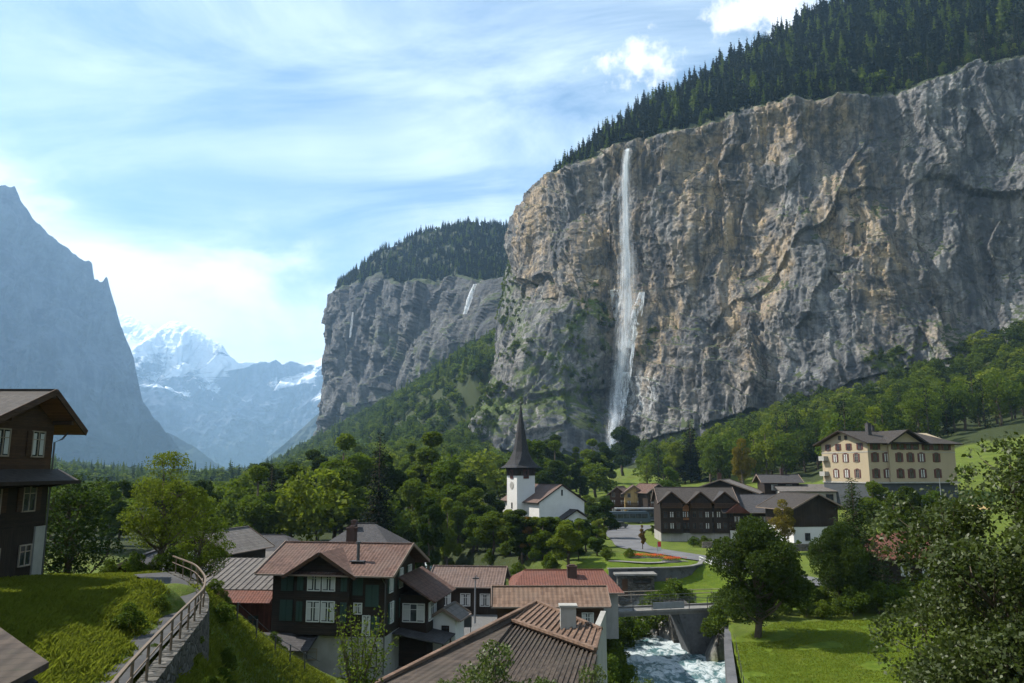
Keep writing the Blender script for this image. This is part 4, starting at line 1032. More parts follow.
def station_houses():
    p = P(470, 600, 84)
    r = tag(empty('house', (p.x, 84, -14.4), math.radians(-6)), 'single storey house with a brown hipped roof left of the pale red tiles', 'house')
    w_, d = 6.6, 6; walls(r, w_, d, -.5, 2.9, 'x', .42, 'wood_vert'); gable_roof(r, w_, d, 2.9, 'x', .42, 'tile_brown', .7, .6)
    for f, us in (('F', (-2, 0, 2)), ('R', (-1.3, 1.3))):
        for u in us: window(r, fmap(f, w_, d), u, .9, .9, 1.1, 'white')
    p = P(449, 612, 67)
    r = tag(empty('shed', (p.x, 67, -14.3), math.radians(-12)), 'little white walled hut with a pale grey gable roof beside the dark chalet', 'shed')
    w_, d = 1.9, 2.6; walls(r, w_, d, -.5, 2.4, 'y', .6, 'plaster'); gable_roof(r, w_, d, 2.4, 'y', .6, 'slate_pale', .45, .4, .1)
    window(r, fmap('F', w_, d), .1, 1.0, .5, .7, 'wood_dark', None, False)
    # houses to the left, beyond the curving path
    p = P(233, 605, 66)
    r = tag(empty('shed', (p.x - .6, 69, -14.2), math.radians(-4)), 'long shed with reddish boards and a low grey sheet roof edged in red', 'shed')
    w_, d = 8.4, 7; walls(r, w_, d, -1.5, 4.2, None, .3, 'wood_red')
    m = M(); m.slab([(-w_ / 2 - .6, -d / 2 + .4, 4.5), (w_ / 2 + .3, -d / 2 + .4, 4.5), (w_ / 2 + .3, d / 2 + .6, 6.2), (-w_ / 2 - .8, d / 2 + .6, 6.2)], .12)
    for k in range(18): x = -w_ / 2 - .6 + k * .53; m.beam((x, -d / 2 + .4, 4.53), (x - (.2 if k < 2 else 0), d / 2 + .6, 6.23), .06, .06)
    m.build('roof', MAT['slate_pale'], r)
    m = M(); m.slab([(-w_ / 2 + 1.6, -d / 2 - 1.2, 3.7), (w_ / 2 + .3, -d / 2 - 1.2, 3.7), (w_ / 2 + .3, -d / 2 + .36, 4.42), (-w_ / 2 + .7, -d / 2 + .36, 4.42)], .1); m.build('red_roof', MAT['tile_red'], r)
    for u in (-1.5, .8, 2.8): window(r, fmap('F', w_, d), u, 1.5, .8, 1.0, 'wood_brown', None, False)
    p = P(213, 560, 95)
    r = tag(empty('house', (p.x, 98, -13.6), math.radians(-14)), 'small dark gabled house with white framed windows behind the grey shed roof', 'house')
    w_, d = 6.4, 9; walls(r, w_, d, -1, 4.2, 'y', .6, 'wood_dark'); gable_roof(r, w_, d, 4.2, 'y', .6, 'slate_pale', .8, .7)
    for u in (-1.2, .1, 1.6): window(r, fmap('F', w_, d), u, 2.9, .7, 1.2, 'white')
    p = P(262, 560, 108)
    r = tag(empty('house', (p.x, 112, -13.6), math.radians(-6)), 'low house with a dark hipped roof and pale veranda left of the dark chalet', 'house')
    w_, d = 9, 7; walls(r, w_, d, -1, 2.6, None, .5, 'wood_brown'); gable_roof(r, w_, d, 2.6, 'x', .5, 'slate_dk', .6, .6, hip=(3.2, 3.2))
    m = M(); m.slab([(-w_ / 2 - 1.5, -d / 2 - 3.2, 2.0), (w_ / 2 - 1, -d / 2 - 3.2, 2.0), (w_ / 2 - 1, -d / 2 - .6, 2.7), (-w_ / 2 - 1.5, -d / 2 - .6, 2.7)], .12)
    m.build('veranda_roof', MAT['slate_pale'], r); m = M(); m.box(-w_ / 2 - 1.2, -d / 2 - 2.6, -1, w_ / 2 - 1.6, -d / 2 - .7, 1.9); m.build('veranda', MAT['plaster_old'], r)
    fv = lambda u, n, z: (u, -d / 2 - 2.6 - n, z)
    for u in (-3, -1, 1): window(r, fv, u, .3, 1.1, 1.1, 'wood_brown')
    p = P(361, 545, 104)
    r = tag(empty('house', (p.x, 108, -13.8), math.radians(-8)), 'large house with a steep dark hipped roof rising behind the dark chalet', 'house')
    w_, d = 9.5, 9; walls(r, w_, d, -1, 3.6, None, .5, 'wood_dark'); gable_roof(r, w_, d, 3.6, 'x', .62, 'slate_dk', .7, .7, hip=(4.0, 4.4)); chimney(r, -1.5, -1, 5.2, 6.9, .7)
    for u in (-3, 0, 3): window(r, fmap('F', w_, d), u, 1.4, 1, 1.2, 'white')
    p = P(128, 560, 56)
    r = tag(empty('barn', (p.x, 59, -11.0), math.radians(10)), 'dark weathered barn in the shade behind the two left trees', 'barn')
    w_, d = 6.5, 6; walls(r, w_, d, -2, 3.2, 'y', .45, 'wood_vert'); gable_roof(r, w_, d, 3.2, 'y', .45, 'slate_dk', .8, .9)
    m = M(); fbox(m, fmap('F', w_, d), -1.4, .01, -.5, 1.4, .08, 2.4); m.build('door', MAT['wood_brown'], r)
station_houses()

def church():
    c = P(517, 500, 184); fi = math.radians(29)
    sx, sy = Vector((math.cos(fi), math.sin(fi), 0)), Vector((-math.sin(fi), math.cos(fi), 0))
    a = 4.9; cen = Vector((c.x, c.y, -14.2)) + sx * a / 2 + sy * a / 2
    r = tag(empty('church', cen, fi), 'white church with a slender dark pointed spire below the cliff', 'church')
    m = M(); m.box(-a / 2, -a / 2, -2, a / 2, a / 2, 12.9); m.build('tower', MAT['plaster'], r)
    m = M(); m.box(-a / 2 - .1, -a / 2 - .1, 12.9, a / 2 + .1, a / 2 + .1, 15.0)
    for s in (-1, 1):
        for t_ in (-1.6, 0, 1.6): m.beam((s * (a / 2 + .1), t_, 13), (s * (a / 2 + .8), t_, 14.8), .14, .14); m.beam((t_, s * (a / 2 + .1), 13), (t_, s * (a / 2 + .8), 14.8), .14, .14)
    m.build('belfry', MAT['wood_vert'], r)
    for f in 'FRLB':
        F = fmap(f, a + .2, a + .2); m = M(); fbox(m, F, -.75, .0, 12.2, .75, .05, 14.3, 0); fbox(m, F, -.55, .05, 12.5, .55, .09, 14.0, 1)
        for k in range(5): fbox(m, F, -.55, .09, 12.55 + k * .3, .55, .13, 12.65 + k * .3, 0)
        m.build('sound_window', [MAT['maroon'], MAT['wood_dark']], r)
        m = M(); FF = fmap(f, a, a); n = Vector(FF(0, .08, 0)) - Vector(FF(0, 0, 0)); m.extr([FF(.9 * math.cos(k * math.pi / 8), .0, 10.6 + .9 * math.sin(k * math.pi / 8)) for k in range(16)], n)
        if f in 'L': m.build('clock_face', MAT['plaster_old'], r)
        m = M(); fbox(m, FF, -.3, .0, 5.2, .3, .04, 6.6); m.build('slit_window', MAT['glass'], r)
    m = M(); prof = [(3.75, 14.75), (3.0, 15.35), (2.35, 16.7), (1.85, 18.6), (1.4, 21.0), (1.0, 23.6), (.55, 26.6), (.22, 29.0), (.05, 30.3)]
    def ring(rad, z, k):        # square foot turning into an octagon
        out = []
        for i in range(8):
            an = math.pi / 4 * i + math.pi / 8; sq = 1 / max(abs(math.cos(an)), abs(math.sin(an)))
            q = rad * (sq * (1 - k) + 1.04 * k) if k < 1 else rad * 1.04
            aa = an
            if k < 1: aa = an * k + (math.pi / 4 + math.pi / 2 * (i // 2)) * (1 - k) + (-1 if i % 2 == 0 else 1) * 0.04 * (1 - k); q = rad * (1.38 * (1 - k) + 1.04 * k)
            out.append((q * math.cos(aa), q * math.sin(aa), z))
        return out
    rs = [ring(a_, z, k) for (a_, z), k in zip(prof, [0, .15, .6, 1, 1, 1, 1, 1, 1])]
    for A_, B_ in zip(rs, rs[1:]):
        for i in range(8): j = (i + 1) % 8; m.poly([A_[i], A_[j], B_[j], B_[i]])
    m.poly(rs[0][::-1]); sp = m.build('spire', MAT['shingle'], r)
    m = M(); m.tube([(0, 0, 30.2), (0, 0, 31.4)], .05, 6); m.tube([(0, 0, 30.3), (0, 0, 30.45), (0, 0, 30.6)], [.05, .2, .05], 8); m.box(-.3, -.04, 30.95, .3, .04, 31.05); m.build('finial', MAT['metal_dark'], sp)
    # nave
    w_, d = 12.4, 18; g = P(562, 500, 182); loc = Vector((g.x, g.y, -14.2)) - cen
    lx, ly = loc.dot(sx), loc.dot(sy); cx, cyy = lx, ly + d / 2
    m = M(); ze, t_ = 6.9, .6
    m.extr([(cx - w_ / 2, ly, -2), (cx + w_ / 2, ly, -2), (cx + w_ / 2, ly, ze), (cx, ly, ze + w_ / 2 * t_), (cx - w_ / 2, ly, ze)], (0, d, 0)); m.build('nave', MAT['plaster'], r)
    gable_roof(r, w_, d, ze, 'y', t_, 'tile_brown', .5, .35, x=cx, y=cyy, trim='wood_dark', name='nave_roof')
    F = lambda u, n, z: (cx + u, ly - n, z)
    window(r, F, 0, 8.4, .3, 1.2, 'wood_dark', None, False, bars=0)
    m = M(); m.extr([(cx - 2.2, ly - 2.6, -2), (cx + 6.4, ly - 2.6, -2), (cx + 6.4, ly - 2.6, 2.6), (cx + 2.1, ly - 2.6, 5.0), (cx - 2.2, ly - 2.6, 2.6)], (0, 2.58, 0)); m.build('porch', MAT['plaster'], r)
    gable_roof(r, 8.6, 2.6, 2.6, 'y', .56, 'slate_dk', .9, .5, x=cx + 2.1, y=ly - 1.4, name='porch_roof', trim='wood_dark')
    for k in range(3):
        FR = lambda u, n, z: (cx + w_ / 2 + n, cyy + u, z); window(r, FR, -5 + k * 5, 2.6, 1.0, 2.8, 'plaster_old', None, False, bars=2)
church()

def hotel():
    c = P(868, 480, 158); fi = math.radians(15); sx, sy = Vector((math.cos(fi), math.sin(fi), 0)), Vector((-math.sin(fi), math.cos(fi), 0))
    w_, d = 22.6, 14.6; z0 = -2.4
    cen = Vector((c.x, c.y, z0)) + sx * w_ / 2 + sy * d / 2
    r = tag(empty('hotel', cen, fi), 'large cream hotel with rows of maroon shuttered windows on the slope under the trees', 'hotel')
    r.scale = (.96, 1, 1.1)
    walls(r, w_ - .1, d - .1, -7, 0, None, 0, 'bluegrey', 'basement'); ze = 7.3
    walls(r, w_, d, 0, ze, 'x', .3, 'cream')
    F, L_, R_ = fmap('F', w_, d), fmap('L', w_, d), fmap('R', w_, d)
    gable_roof(r, w_, d, ze, 'x', .3, 'slate', 1.3, 1.2, hip=(0, 5), trim='wood_dark')
    gx, gw = -2.2, 4.2
    m = M(); m.extr([(gx - gw, -d / 2 - .5, .02), (gx + gw, -d / 2 - .5, .02), (gx + gw, -d / 2 - .5, ze), (gx, -d / 2 - .5, ze + gw * .5), (gx - gw, -d / 2 - .5, ze)], (0, .49, 0)); m.build('bay', MAT['cream'], r)
    m = M()
    for s in (-1, 1):
        e = gw + 1.1; za = ze + gw * .5 + .25; zb = za - e * .5; pts = [(gx, -d / 2 - 1.8, za), (gx + s * e, -d / 2 - 1.8, zb), (gx + s * e, -d / 2 + .2, zb), (gx, -d / 2 + 6.9, za)]
        n = (Vector(pts[1]) - Vector(pts[0])).cross(Vector(pts[2]) - Vector(pts[0])); m.slab(pts if n.z > 0 else pts[::-1], .18, 0, 1); m.beam((gx, -d / 2 - 1.84, za - .08), (gx + s * e, -d / 2 - 1.84, zb - .08), .08, .3, 1)
    m.build('gable_roof', [MAT['slate'], MAT['wood_dark']], r)
    m = M(); m.box(-w_ / 2 - .12, -d / 2 - .12 - .5, -.25, w_ / 2 + .12, d / 2 + .12, -.003); m.box(-w_ / 2 - .06, -d / 2 - .06, 5.45, w_ / 2 + .06, d / 2 + .06, 5.6); m.build('string_course', MAT['plaster_old'], r)
    fb = fmap('F', w_, d + 1.0)
    for k in range(6):
        u = -9.6 + k * 2.85 + (1.6 if k == 5 else 0); f = fb if abs(u - gx) < gw else F
        for z in (.75, 3.7): window(r, f, u, z, .95, 1.55, 'maroon', 'maroon', k % 3 == 1, 'maroon', open_=.9)
    for u in (-9.4, 3.9, 6.3, 9.0): window(r, F, u, 5.95, 1.2, 1.1, 'wood_brown', 'maroon', False)
    for u in (-5.2, -3.4, -1.6, .2): window(r, fb, u + .3, 6.0, 1.1, 1.2, 'wood_brown', 'maroon', False, open_=.5)
    for k in range(4):
        u = -5.0 + k * 3.35
        if k: 
            for z in (.75, 3.7): window(r, L_, u - 1.2, z, .95, 1.5, 'wood_grey', 'maroon', k != 3, 'maroon', open_=.85)
        window(r, L_, u, 6.0, 1.0, 1.15, 'maroon', 'maroon', False, open_=.7)
    for u in (-1.0, 1.0): window(r, L_, u, 8.0, .7, .7, 'wood_brown', None, False)
    for z in (1.0, 4.0): m = M(); m.box(-w_ / 2 - 1.1, d / 2 - 2.0, z, -w_ / 2, d / 2 - .2, z + .9); m.build('balcony', MAT['plaster_old'], r)
    for k in range(5): window(r, fmap('F', w_ - .1, d - .1), -8 + k * 4.2, -5, 1.4, 1.6, 'wood_brown', None, False)
    chimney(r, -6.6, -2.5, 8.2, 11.0, .9, 'slate_dk'); chimney(r, -3.0, .4, 9.0, 10.7, .7, 'slate_dk')
    # terrace roofs in front of the basement
    m = M(); m.slab([(-10.5, -d / 2 - 5, -3.4), (-2, -d / 2 - 5, -3.4), (-2, -d / 2 - .8, -2.3), (-10.5, -d / 2 - .8, -2.3)], .12)
    for x in (-10.2, -6.2, -2.3): m.beam((x, -d / 2 - 4.8, -7), (x, -d / 2 - 4.8, -3.5), .14, .14)
    m.build('terrace_roof', MAT['metal'], r)
    p = Vector((c.x, c.y, 0)) + sx * 4 - sy * 13; q = p + sx * 7.5
    for n_, (pp, wd, mt, lb) in enumerate(((p, 6.6, 'tile_red', 'faded orange awning over the terrace under the hotel'), (q, 8.2, 'wood_light', 'longer tan awning next to the orange one under the hotel'))):
        r2 = tag(empty('awning', (pp.x, pp.y, -9.5), fi), lb, 'awning')
        m = M(); m.slab([(-wd / 2, -1.4, 2.2), (wd / 2, -1.4, 2.2), (wd / 2, 1.2, 2.9), (-wd / 2, 1.2, 2.9)], .06); m.build('canopy', MAT[mt], r2)
        for s in (-1, 1):
            m = M(); m.tube([(s * wd / 2 * .95, -1.3, -2.5), (s * wd / 2 * .95, -1.3, 2.2)], .05, 6); m.build('post', MAT['metal_dark'], r2)
hotel()

def row_chalet():
    c = P(701, 543, 150); r = tag(empty('chalet', (c.x, c.y + 5, -13.3), math.radians(-3)), 'old chalet with three steep front gables and rows of narrow windows', 'house')
    w_, d = 14.3, 10; F, R_ = fmap('F', w_, d), fmap('R', w_, d); ze = 7.1
    walls(r, w_ + .1, d + .1, -2, 1.5, None, 0, 'plaster_old', 'plinth'); walls(r, w_, d, 1.5, ze, 'x', .55, 'wood_dark')
    gable_roof(r, w_, d, ze - .1, 'x', .55, 'slate', .3, .5)
    for k, gx in enumerate((-5.2, .3, 4.9)):
        gw = 2.3; m = M(); yy = -d / 2 - .9 + .3 * k
        m.extr([(gx - gw + .2, yy, 1.5), (gx + gw - .2, yy, 1.5), (gx + gw - .2, yy, ze), (gx, yy, ze + gw * .82), (gx - gw + .2, yy, ze)], (0, -yy - d / 2 - .01, 0)); m.build('bay', MAT['wood_vert' if k else 'wood_dark'], r)
        m = M()
        for s in (-1, 1):
            e = gw + .45; za = ze + gw * .84 + .2; zb = za - e * .84; pts = [(gx, yy - .7, za), (gx + s * e, yy - .7, zb), (gx + s * e, -d / 2 + .3, zb), (gx, -d / 2 + 4, za)]
            n = (Vector(pts[1]) - Vector(pts[0])).cross(Vector(pts[2]) - Vector(pts[0])); m.slab(pts if n.z > 0 else pts[::-1], .14, 0, 1); m.beam((gx, yy - .73, za - .05), (gx + s * e, yy - .73, zb - .05), .06, .22, 1)
        m.build('gable_roof', [MAT['slate' if k < 2 else 'slate_dk'], MAT['wood_brown']], r)
        f = (lambda y_: (lambda u, n, z: (u, y_ - n, z)))(yy)
        for u in (-1.2, 0, 1.2):
            for z in (2.3, 4.4): window(r, f, gx + u, z, .6, 1.1, 'wood_brown', None, (k + int(u * 2)) % 3 == 0)
        balcony(r, f, gx - 1.9, gx + 1.9, 6.3, .6, 'wood_brown', .8)
    m = M(); m.extr([(-3.0, -d / 2 - .12, 3.9), (-1.6, -d / 2 - .12, 3.9), (-1.6, -d / 2 - .12, 6.2), (-2.3, -d / 2 - .12, 7.0), (-3.0, -d / 2 - .12, 6.2)], (0, .11, 0)); m.build('carved_panel', MAT['soffit'], r)
    for u in (-2.7, -1.9, 2.5): 
        for z in (2.3, 4.4): window(r, F, u, z, .55, 1.1, 'wood_brown', None, z > 3, off=.13)
    for u in (-3, 0, 3): window(r, R_, u, 3.9, .7, 1.1, 'white')
    # long wing to the right
    c = P(766, 543, 149); r = tag(empty('house', (c.x, c.y + 5, -12.9), math.radians(-4)), 'long dark timber wing with a broad slate roof between the gabled chalet and barn', 'house')
    w_, d = 12.6, 10; walls(r, w_, d, -2, 5.4, 'x', .52, 'wood_dark'); gable_roof(r, w_, d, 5.4, 'x', .52, 'slate_dk', 1.2, 1.4)
    F = fmap('F', w_, d)
    for k in range(5):
        window(r, F, -4.8 + k * 2.4, 3.1, .9, 1.1, 'wood_grey', None, k % 2 == 0); window(r, F, -4.8 + k * 2.4, .6, .9, 1.2, 'wood_grey', None, k % 3 == 0)
    balcony(r, F, -6.2, 6.2, 2.4, 1.2, 'wood_dark'); m = M(); m.box(-6.2, -d / 2 - .25, -2, -1.5, -d / 2 - .02, 1.6); m.build('plinth', MAT['plaster'], r)
    m = M(); m.extr([(-7.2, -d / 2 - 1.6, 4.9), (-2.6, -d / 2 - 1.6, 4.9), (-4.9, -d / 2 - 1.6, 6.6)], (0, 3.0, 0)); m.build('entrance_gable', MAT['wood_red'], r)
    # grey roofed house behind
    c = P(725, 500, 176); r = tag(empty('house', (c.x, c.y, -11.0), math.radians(-22)), 'tall house behind the three gables with a broad pale grey roof and brick chimney', 'house')
    w_, d = 13, 13; walls(r, w_, d, -3, 6.4, 'y', .36, 'wood_dark'); gable_roof(r, w_, d, 6.4, 'y', .36, 'slate_pale', 1.4, 1.3); chimney(r, -.5, -3.5, 7.6, 10.2, .8)
    for u in (-3, 0, 3): window(r, fmap('F', w_, d), u, 4.4, 1, 1.2, 'white')
    c = P(778, 490, 178); r = tag(empty('house', (c.x, c.y, -8.0), math.radians(-5)), 'dark house with two white windows under the trees left of the hotel', 'house')
    w_, d = 7.5, 7; walls(r, w_, d, -3, 5.4, 'x', .4, 'wood_dark'); gable_roof(r, w_, d, 5.4, 'x', .4, 'slate_dk', .9, .9); chimney(r, 1, 0, 6.4, 8.2, .6)
    for u in (-1.6, 1.6): window(r, fmap('F', w_, d), u, 3.6, 1.2, 1.1, 'white')
    c = P(806, 486, 172); r = tag(empty('shed', (c.x, c.y, -7.0), math.radians(-6)), 'low building with a flat pale roof at the left foot of the hotel', 'shed')
    m = M(); m.box(-6, -3, -3, 7, 3, 2.4); m.build('wall', MAT['plaster_old'], r); m = M(); m.slab([(-6.5, -3.6, 2.5), (7.5, -3.6, 2.5), (7.5, 3.4, 3.9), (-6.5, 3.4, 3.9)], .2); m.build('roof', MAT['slate_pale'], r)
    for u in (-4, 0, 4): window(r, lambda uu, n, z: (uu, -3 - n, z), u, .6, 1.4, 1.2, 'wood_brown', None, False)
    c = P(811, 540, 133); r = tag(empty('barn', (c.x, c.y + 4, -13.2), math.radians(10)), 'barn with dark boards over a white walled ground floor behind the spruce', 'barn')
    w_, d = 8.2, 9; walls(r, w_, d, -2, 3.8, None, 0, 'plaster', 'plinth'); walls(r, w_ + .15, d + .15, 3.8, 7.0, 'y', .5, 'wood_vert'); gable_roof(r, w_, d, 7.0, 'y', .5, 'slate', 1.1, 1.5)
    for u in (-1.6, 1.6): window(r, fmap('F', w_, d), u, 1.6, .8, 1.1, 'wood_dark', None, False)
    c = P(914, 560, 92); r = tag(empty('house', (c.x + 1.5, c.y + 4, -14.0), math.radians(4)), 'small dark house with a bright orange red hipped roof seen through the right tree', 'house')
    w_, d = 10.5, 6.5; walls(r, w_, d, -2, 4.3, None, 0, 'wood_dark'); gable_roof(r, w_, d, 4.3, 'x', .62, 'tile_red', 1.0, 1.0, hip=(3, 3), trim='tile_red')
    for u in (-2.6, 0, 2.6): window(r, fmap('F', w_, d), u, 1.9, .9, 1.2, 'white')
row_chalet()

def small_chalets():
    for px, Y, w_, h, t_, wm, rm, deg, lb in ((621, 222, 4.6, 6.4, .8, 'wood_brown', 'tile_brown', -20, 'leftmost of the three little chalets above the buses, brown with a balcony'),
        (634, 217, 5.0, 6.9, .7, 'wood_light', 'tile_brown', -6, 'middle one of the three little chalets, with a yellow timbered front'),
        (650, 214, 6.2, 7.2, .62, 'wood_vert', 'tile_pink', 26, 'right one of the three little chalets, dark with a sunlit brown roof')):
        c = P(px, 520, Y); r = tag(empty('chalet', (c.x, c.y, -13.0), math.radians(deg)), lb, 'house'); d = 7
        walls(r, w_, d, -2, h, 'y', t_, wm); gable_roof(r, w_, d, h, 'y', t_, rm, .7, .9); F = fmap('F', w_, d)
        for u in (-w_ * .27, w_ * .27):
            for z in (1.2, 3.6, 5.6): window(r, F, u, z, .8, 1.1, 'white' if z < 2 else 'wood_grey', None, z < 4)
        balcony(r, F, -w_ / 2 + .2, w_ / 2 - .2, 3.3, .9, 'wood_brown')
    # the bus shelter roof on slender posts
    a = P(637, 516, 206); r = tag(empty('bus_shelter', (a.x, a.y, -13.6), 0), 'long flat pale canopy over the parked buses', 'shelter')
    m = M(); m.box(-5.6, -2, 3.5, 5.9, 2.5, 3.8); m.build('roof', MAT['metal'], r)
    for x in (-5.2, 0, 5.5):
        m = M(); m.tube([(x, 1.5, -.3), (x, 1.5, 3.5)], .1, 8); m.build('post', MAT['metal_dark'], r)
small_chalets()
# ------------------------------------------------------------------ bridge, walls, fences, vehicles
def infra():
    # road bridge over the stream
    a, b = P(598, 611, 81.5), P(722, 606, 84.5); L_ = (b - a).length; an = math.atan2(b.y - a.y, b.x - a.x)
    r = tag(empty('bridge', a, an), 'narrow concrete footbridge with a thin metal railing over the stream', 'bridge')
    m = M(); m.box(-1, -1.3, -.42, L_ + 4, 1.3, -.05); m.box(-1, -1.45, -.12, L_ + 4, -1.2, .12); m.box(-1, 1.2, -.12, L_ + 4, 1.45, .12); m.build('deck', MCONC, r)
    for s in (-1.33, 1.33):
        m = M()
        for z in (.55, .85, 1.15): m.tube([(-.8, s, z), (L_ + 3.8, s, z)], .022 if z < 1 else .03, 6)
        n = 9
        for i in range(n + 1): x = -.8 + (L_ + 4.6) * i / n; m.beam((x, s, .1), (x, s, 1.17), .06, .06)
        m.build('railing', MAT['metal_dark'], r)
    m = M(); m.extr([(L_ * .60, -1.3, -.43), (L_ + 4, -1.3, -.43), (L_ + 4, -1.3, -6), (L_ * .74, -1.3, -6)], (0, 2.6, 0)); m.build('abutment', MCOND, r)
    m = M(); m.extr([(-1, -1.3, -.43), (1.0, -1.3, -.43), (.7, -1.3, -6), (-1, -1.3, -6)], (0, 2.6, 0)); m.build('abutment', MCOND, r)
    m = M(); m.box(5.4, -1.42, .2, 8.8, -1.36, .85); m.build('planter_board', MAT['metal'], r)
    # masonry flank of the far abutment and the bank wall below the lawn
    p = P(684, 640, 88); m = M(); m.extr([(p.x - 1.6, 88, -14.4), (p.x + .6, 88, -14.4), (p.x + 1.2, 88, -19.5), (p.x - 1.0, 88, -19.5)], (0, 3.0, 0))
    tag(m.build('stone_pier', MSTONE), 'rough stone pier beside the stream under the far end of the footbridge', 'wall')
    m = M(); 
    rw = [(15.8, 38), (15.3, 50), (15.4, 58), (18.9, 72), (21.2, 80.2)]
    for (x0, y0), (x1, y1) in zip(rw, rw[1:]): m.extr([(x0, y0, -19.6), (x1, y1, -19.6), (x1, y1, -15.25), (x0, y0, -15.25)], (.7, -.02, 0))
    tag(m.build('river_wall', MCOND), 'grey river wall holding up the bright lawn along the stream', 'wall')
    # terrace wall with the little stone building in it
    r = tag(empty('retaining_wall', (18, 101, -15.0)), 'long grey concrete retaining wall with a pale wooden door under the flower garden', 'wall')
    o = Vector(r.location); m = M()
    xs = [(12.2, 100.2), (17.4, 101.0), (20.2, 101.4), (23.2, 102.8), (25.0, 105.4), (26.2, 109.4)]
    for (x0, y0), (x1, y1) in zip(xs, xs[1:]):
        q0, q1 = Vector((x0, y0, 0)), Vector((x1, y1, 0)); m.extr([q0 - o + Vector((0, 0, -16)), q1 - o + Vector((0, 0, -16)), q1 - o + Vector((0, 0, -12.35)), q0 - o + Vector((0, 0, -12.35))], (0, .35, 0))
    for v in range(len(m.v)): pass
    m.build('wall', MCOND, r)
    m = M()
    for (x0, y0), (x1, y1) in zip(xs, xs[1:]): m.beam(Vector((x0 - .1, y0 + .1, -12.28)) - o, Vector((x1 + .1, y1 + .1, -12.28)) - o, .6, .14)
    m.build('coping', MCONC, r)
    f = lambda u, n, z: (u - 18, 100.9 + (u - 17.4) * .14 - 101 - n, z + 15 - 0)
    m = M(); m.box(19.55 - 18, 101.25 - 101 - .08, -.6, 20.35 - 18, 101.3 - 101 + .2, 1.45); m.build('door', MAT['wood_light'], r)
    r = tag(empty('outbuilding', (15.3, 98.6, -15.2)), 'small stone outbuilding with dark slit windows set against the retaining wall', 'shed')
    m = M(); m.box(-2.2, 0, -1, 2.3, 1.6, 2.35); m.build('wall', MSTONE, r); m = M(); m.box(-2.6, -.5, 2.35, 2.6, 2.6, 2.55); m.build('roof', MCONC, r)
    for u in (.2, 1.35): window(r, lambda uu, n, z: (uu, -n, z), u, 1.45, 1.0, .45, 'wood_dark', None, False, bars=0)
    m = M(); m.box(-1.7, -.06, -.2, -1.0, 0.0, 1.9); m.build('door', MAT['wood_brown'], r)
    # railing in front of it
    def fence(name, pts, label, h=1.0, step=1.8, rails=(.5, .95), mt='metal_dark', r_=.03, cat='fence', post=.06):
        c = Vector(pts[0]); root = tag(empty(name, c), label, cat); m = M()
        P_ = [Vector(p) - c for p in pts]
        for z in rails: m.tube([p + Vector((0, 0, z)) for p in P_], r_, 6)
        m.build('rail', MAT[mt], root)
        for a_, b_ in zip(P_, P_[1:]):
            n = max(1, int((b_ - a_).length / step))
            for i in range(n): q = a_.lerp(b_, i / n); mm = M(); mm.box(q.x - post / 2, q.y - post / 2, q.z - .3, q.x + post / 2, q.y + post / 2, q.z + h); mm.build('post', MAT[mt], root)
    gp = lambda x, y: (x, y, hz(x, y))
    fence('fence', [(11.5, 93.2, -14.95), (26, 94.6, -14.75)], 'low grey rail fence on the small lawn behind the footbridge', 1.0, 2.4, (.9, .5), 'wood_grey', .05)
    fence('fence', [(16.4, 50, -15.35), (16.5, 58, -15.3), (19.9, 72, -15.25)], 'thin wire fence along the river edge of the bright lawn', .8, 3, (.75,), 'metal_dark', .012, post=.05)
    fence('fence', [gp(-14.2, 41.5), gp(-12.6, 43), gp(-10.6, 44.6)], 'short dark post and wire fence at the foot of the grass slope', .9, 1.0, (.85, .45), 'metal_dark', .015)
    # white wooden fence stepping down by the road
    fence('fence', [(26.8, 113.2, -13.1), (27.8, 108, -13.4), (28.6, 104.2, -13.9)], 'white wooden rail fence where the road bends above the lawn', .95, 1.6, (.9, .5), 'white', .07, post=.16)
    # garden flower beds and the narrow path
    for (px, py, Y, lb) in ((637, 561.5, 112, 'leftmost bed of red flowers on the terrace lawn'), (655, 562, 112.5, 'middle bed of red and pink flowers on the terrace lawn'), (672, 567, 108, 'rightmost bed of orange red flowers on the terrace lawn')):
        p = P(px, py, Y); z = hz(p.x, Y); r = tag(empty('flower_bed', (p.x, Y, z)), lb, 'flower bed')
        m = M(); m.tube([(0, 0, -.2), (0, 0, .1)], [1.5, 1.3], 16); m.build('soil', MPATH, r)
        rg = np.random.RandomState(int(px)); C = np.c_[rg.normal(0, .75, 500), rg.normal(0, .5, 500), rg.uniform(.12, .45, 500)]
        leafmesh('foliage', C, .12, rg, [leafmat('bed_leaf', (.03, .06, .012), (.07, .11, .02))], r)
        C = np.c_[rg.normal(0, .75, 420), rg.normal(0, .5, 420), rg.uniform(.35, .6, 420)]
        leafmesh('blossom', C, .11, rg, [leafmat('blossom', (.50, .03, .02), (.62, .12, .05))], r)
    ribbon('garden_path', [(13, 107, 0), (19, 106.2, 0), (24, 108.5, 0)], .8, MCONC, .1, .8)
    p = (20.6, 112.0); r = tag(empty('flag', (*p, hz(*p))), 'small red and white banner on a pole among the flower beds', 'flag')
    m = M(); m.tube([(0, 0, -.3), (0, 0, 2.4)], .035, 6); m.build('pole', MAT['metal'], r); m = M(); m.box(.04, -.015, 1.0, .5, .015, 1.6); m.build('lower_cloth', MAT['white'], r); m = M(); m.box(.04, -.015, 1.6, .5, .015, 2.3); m.build('upper_cloth', mat_plain('red_cloth', (.5, .03, .03)), r)
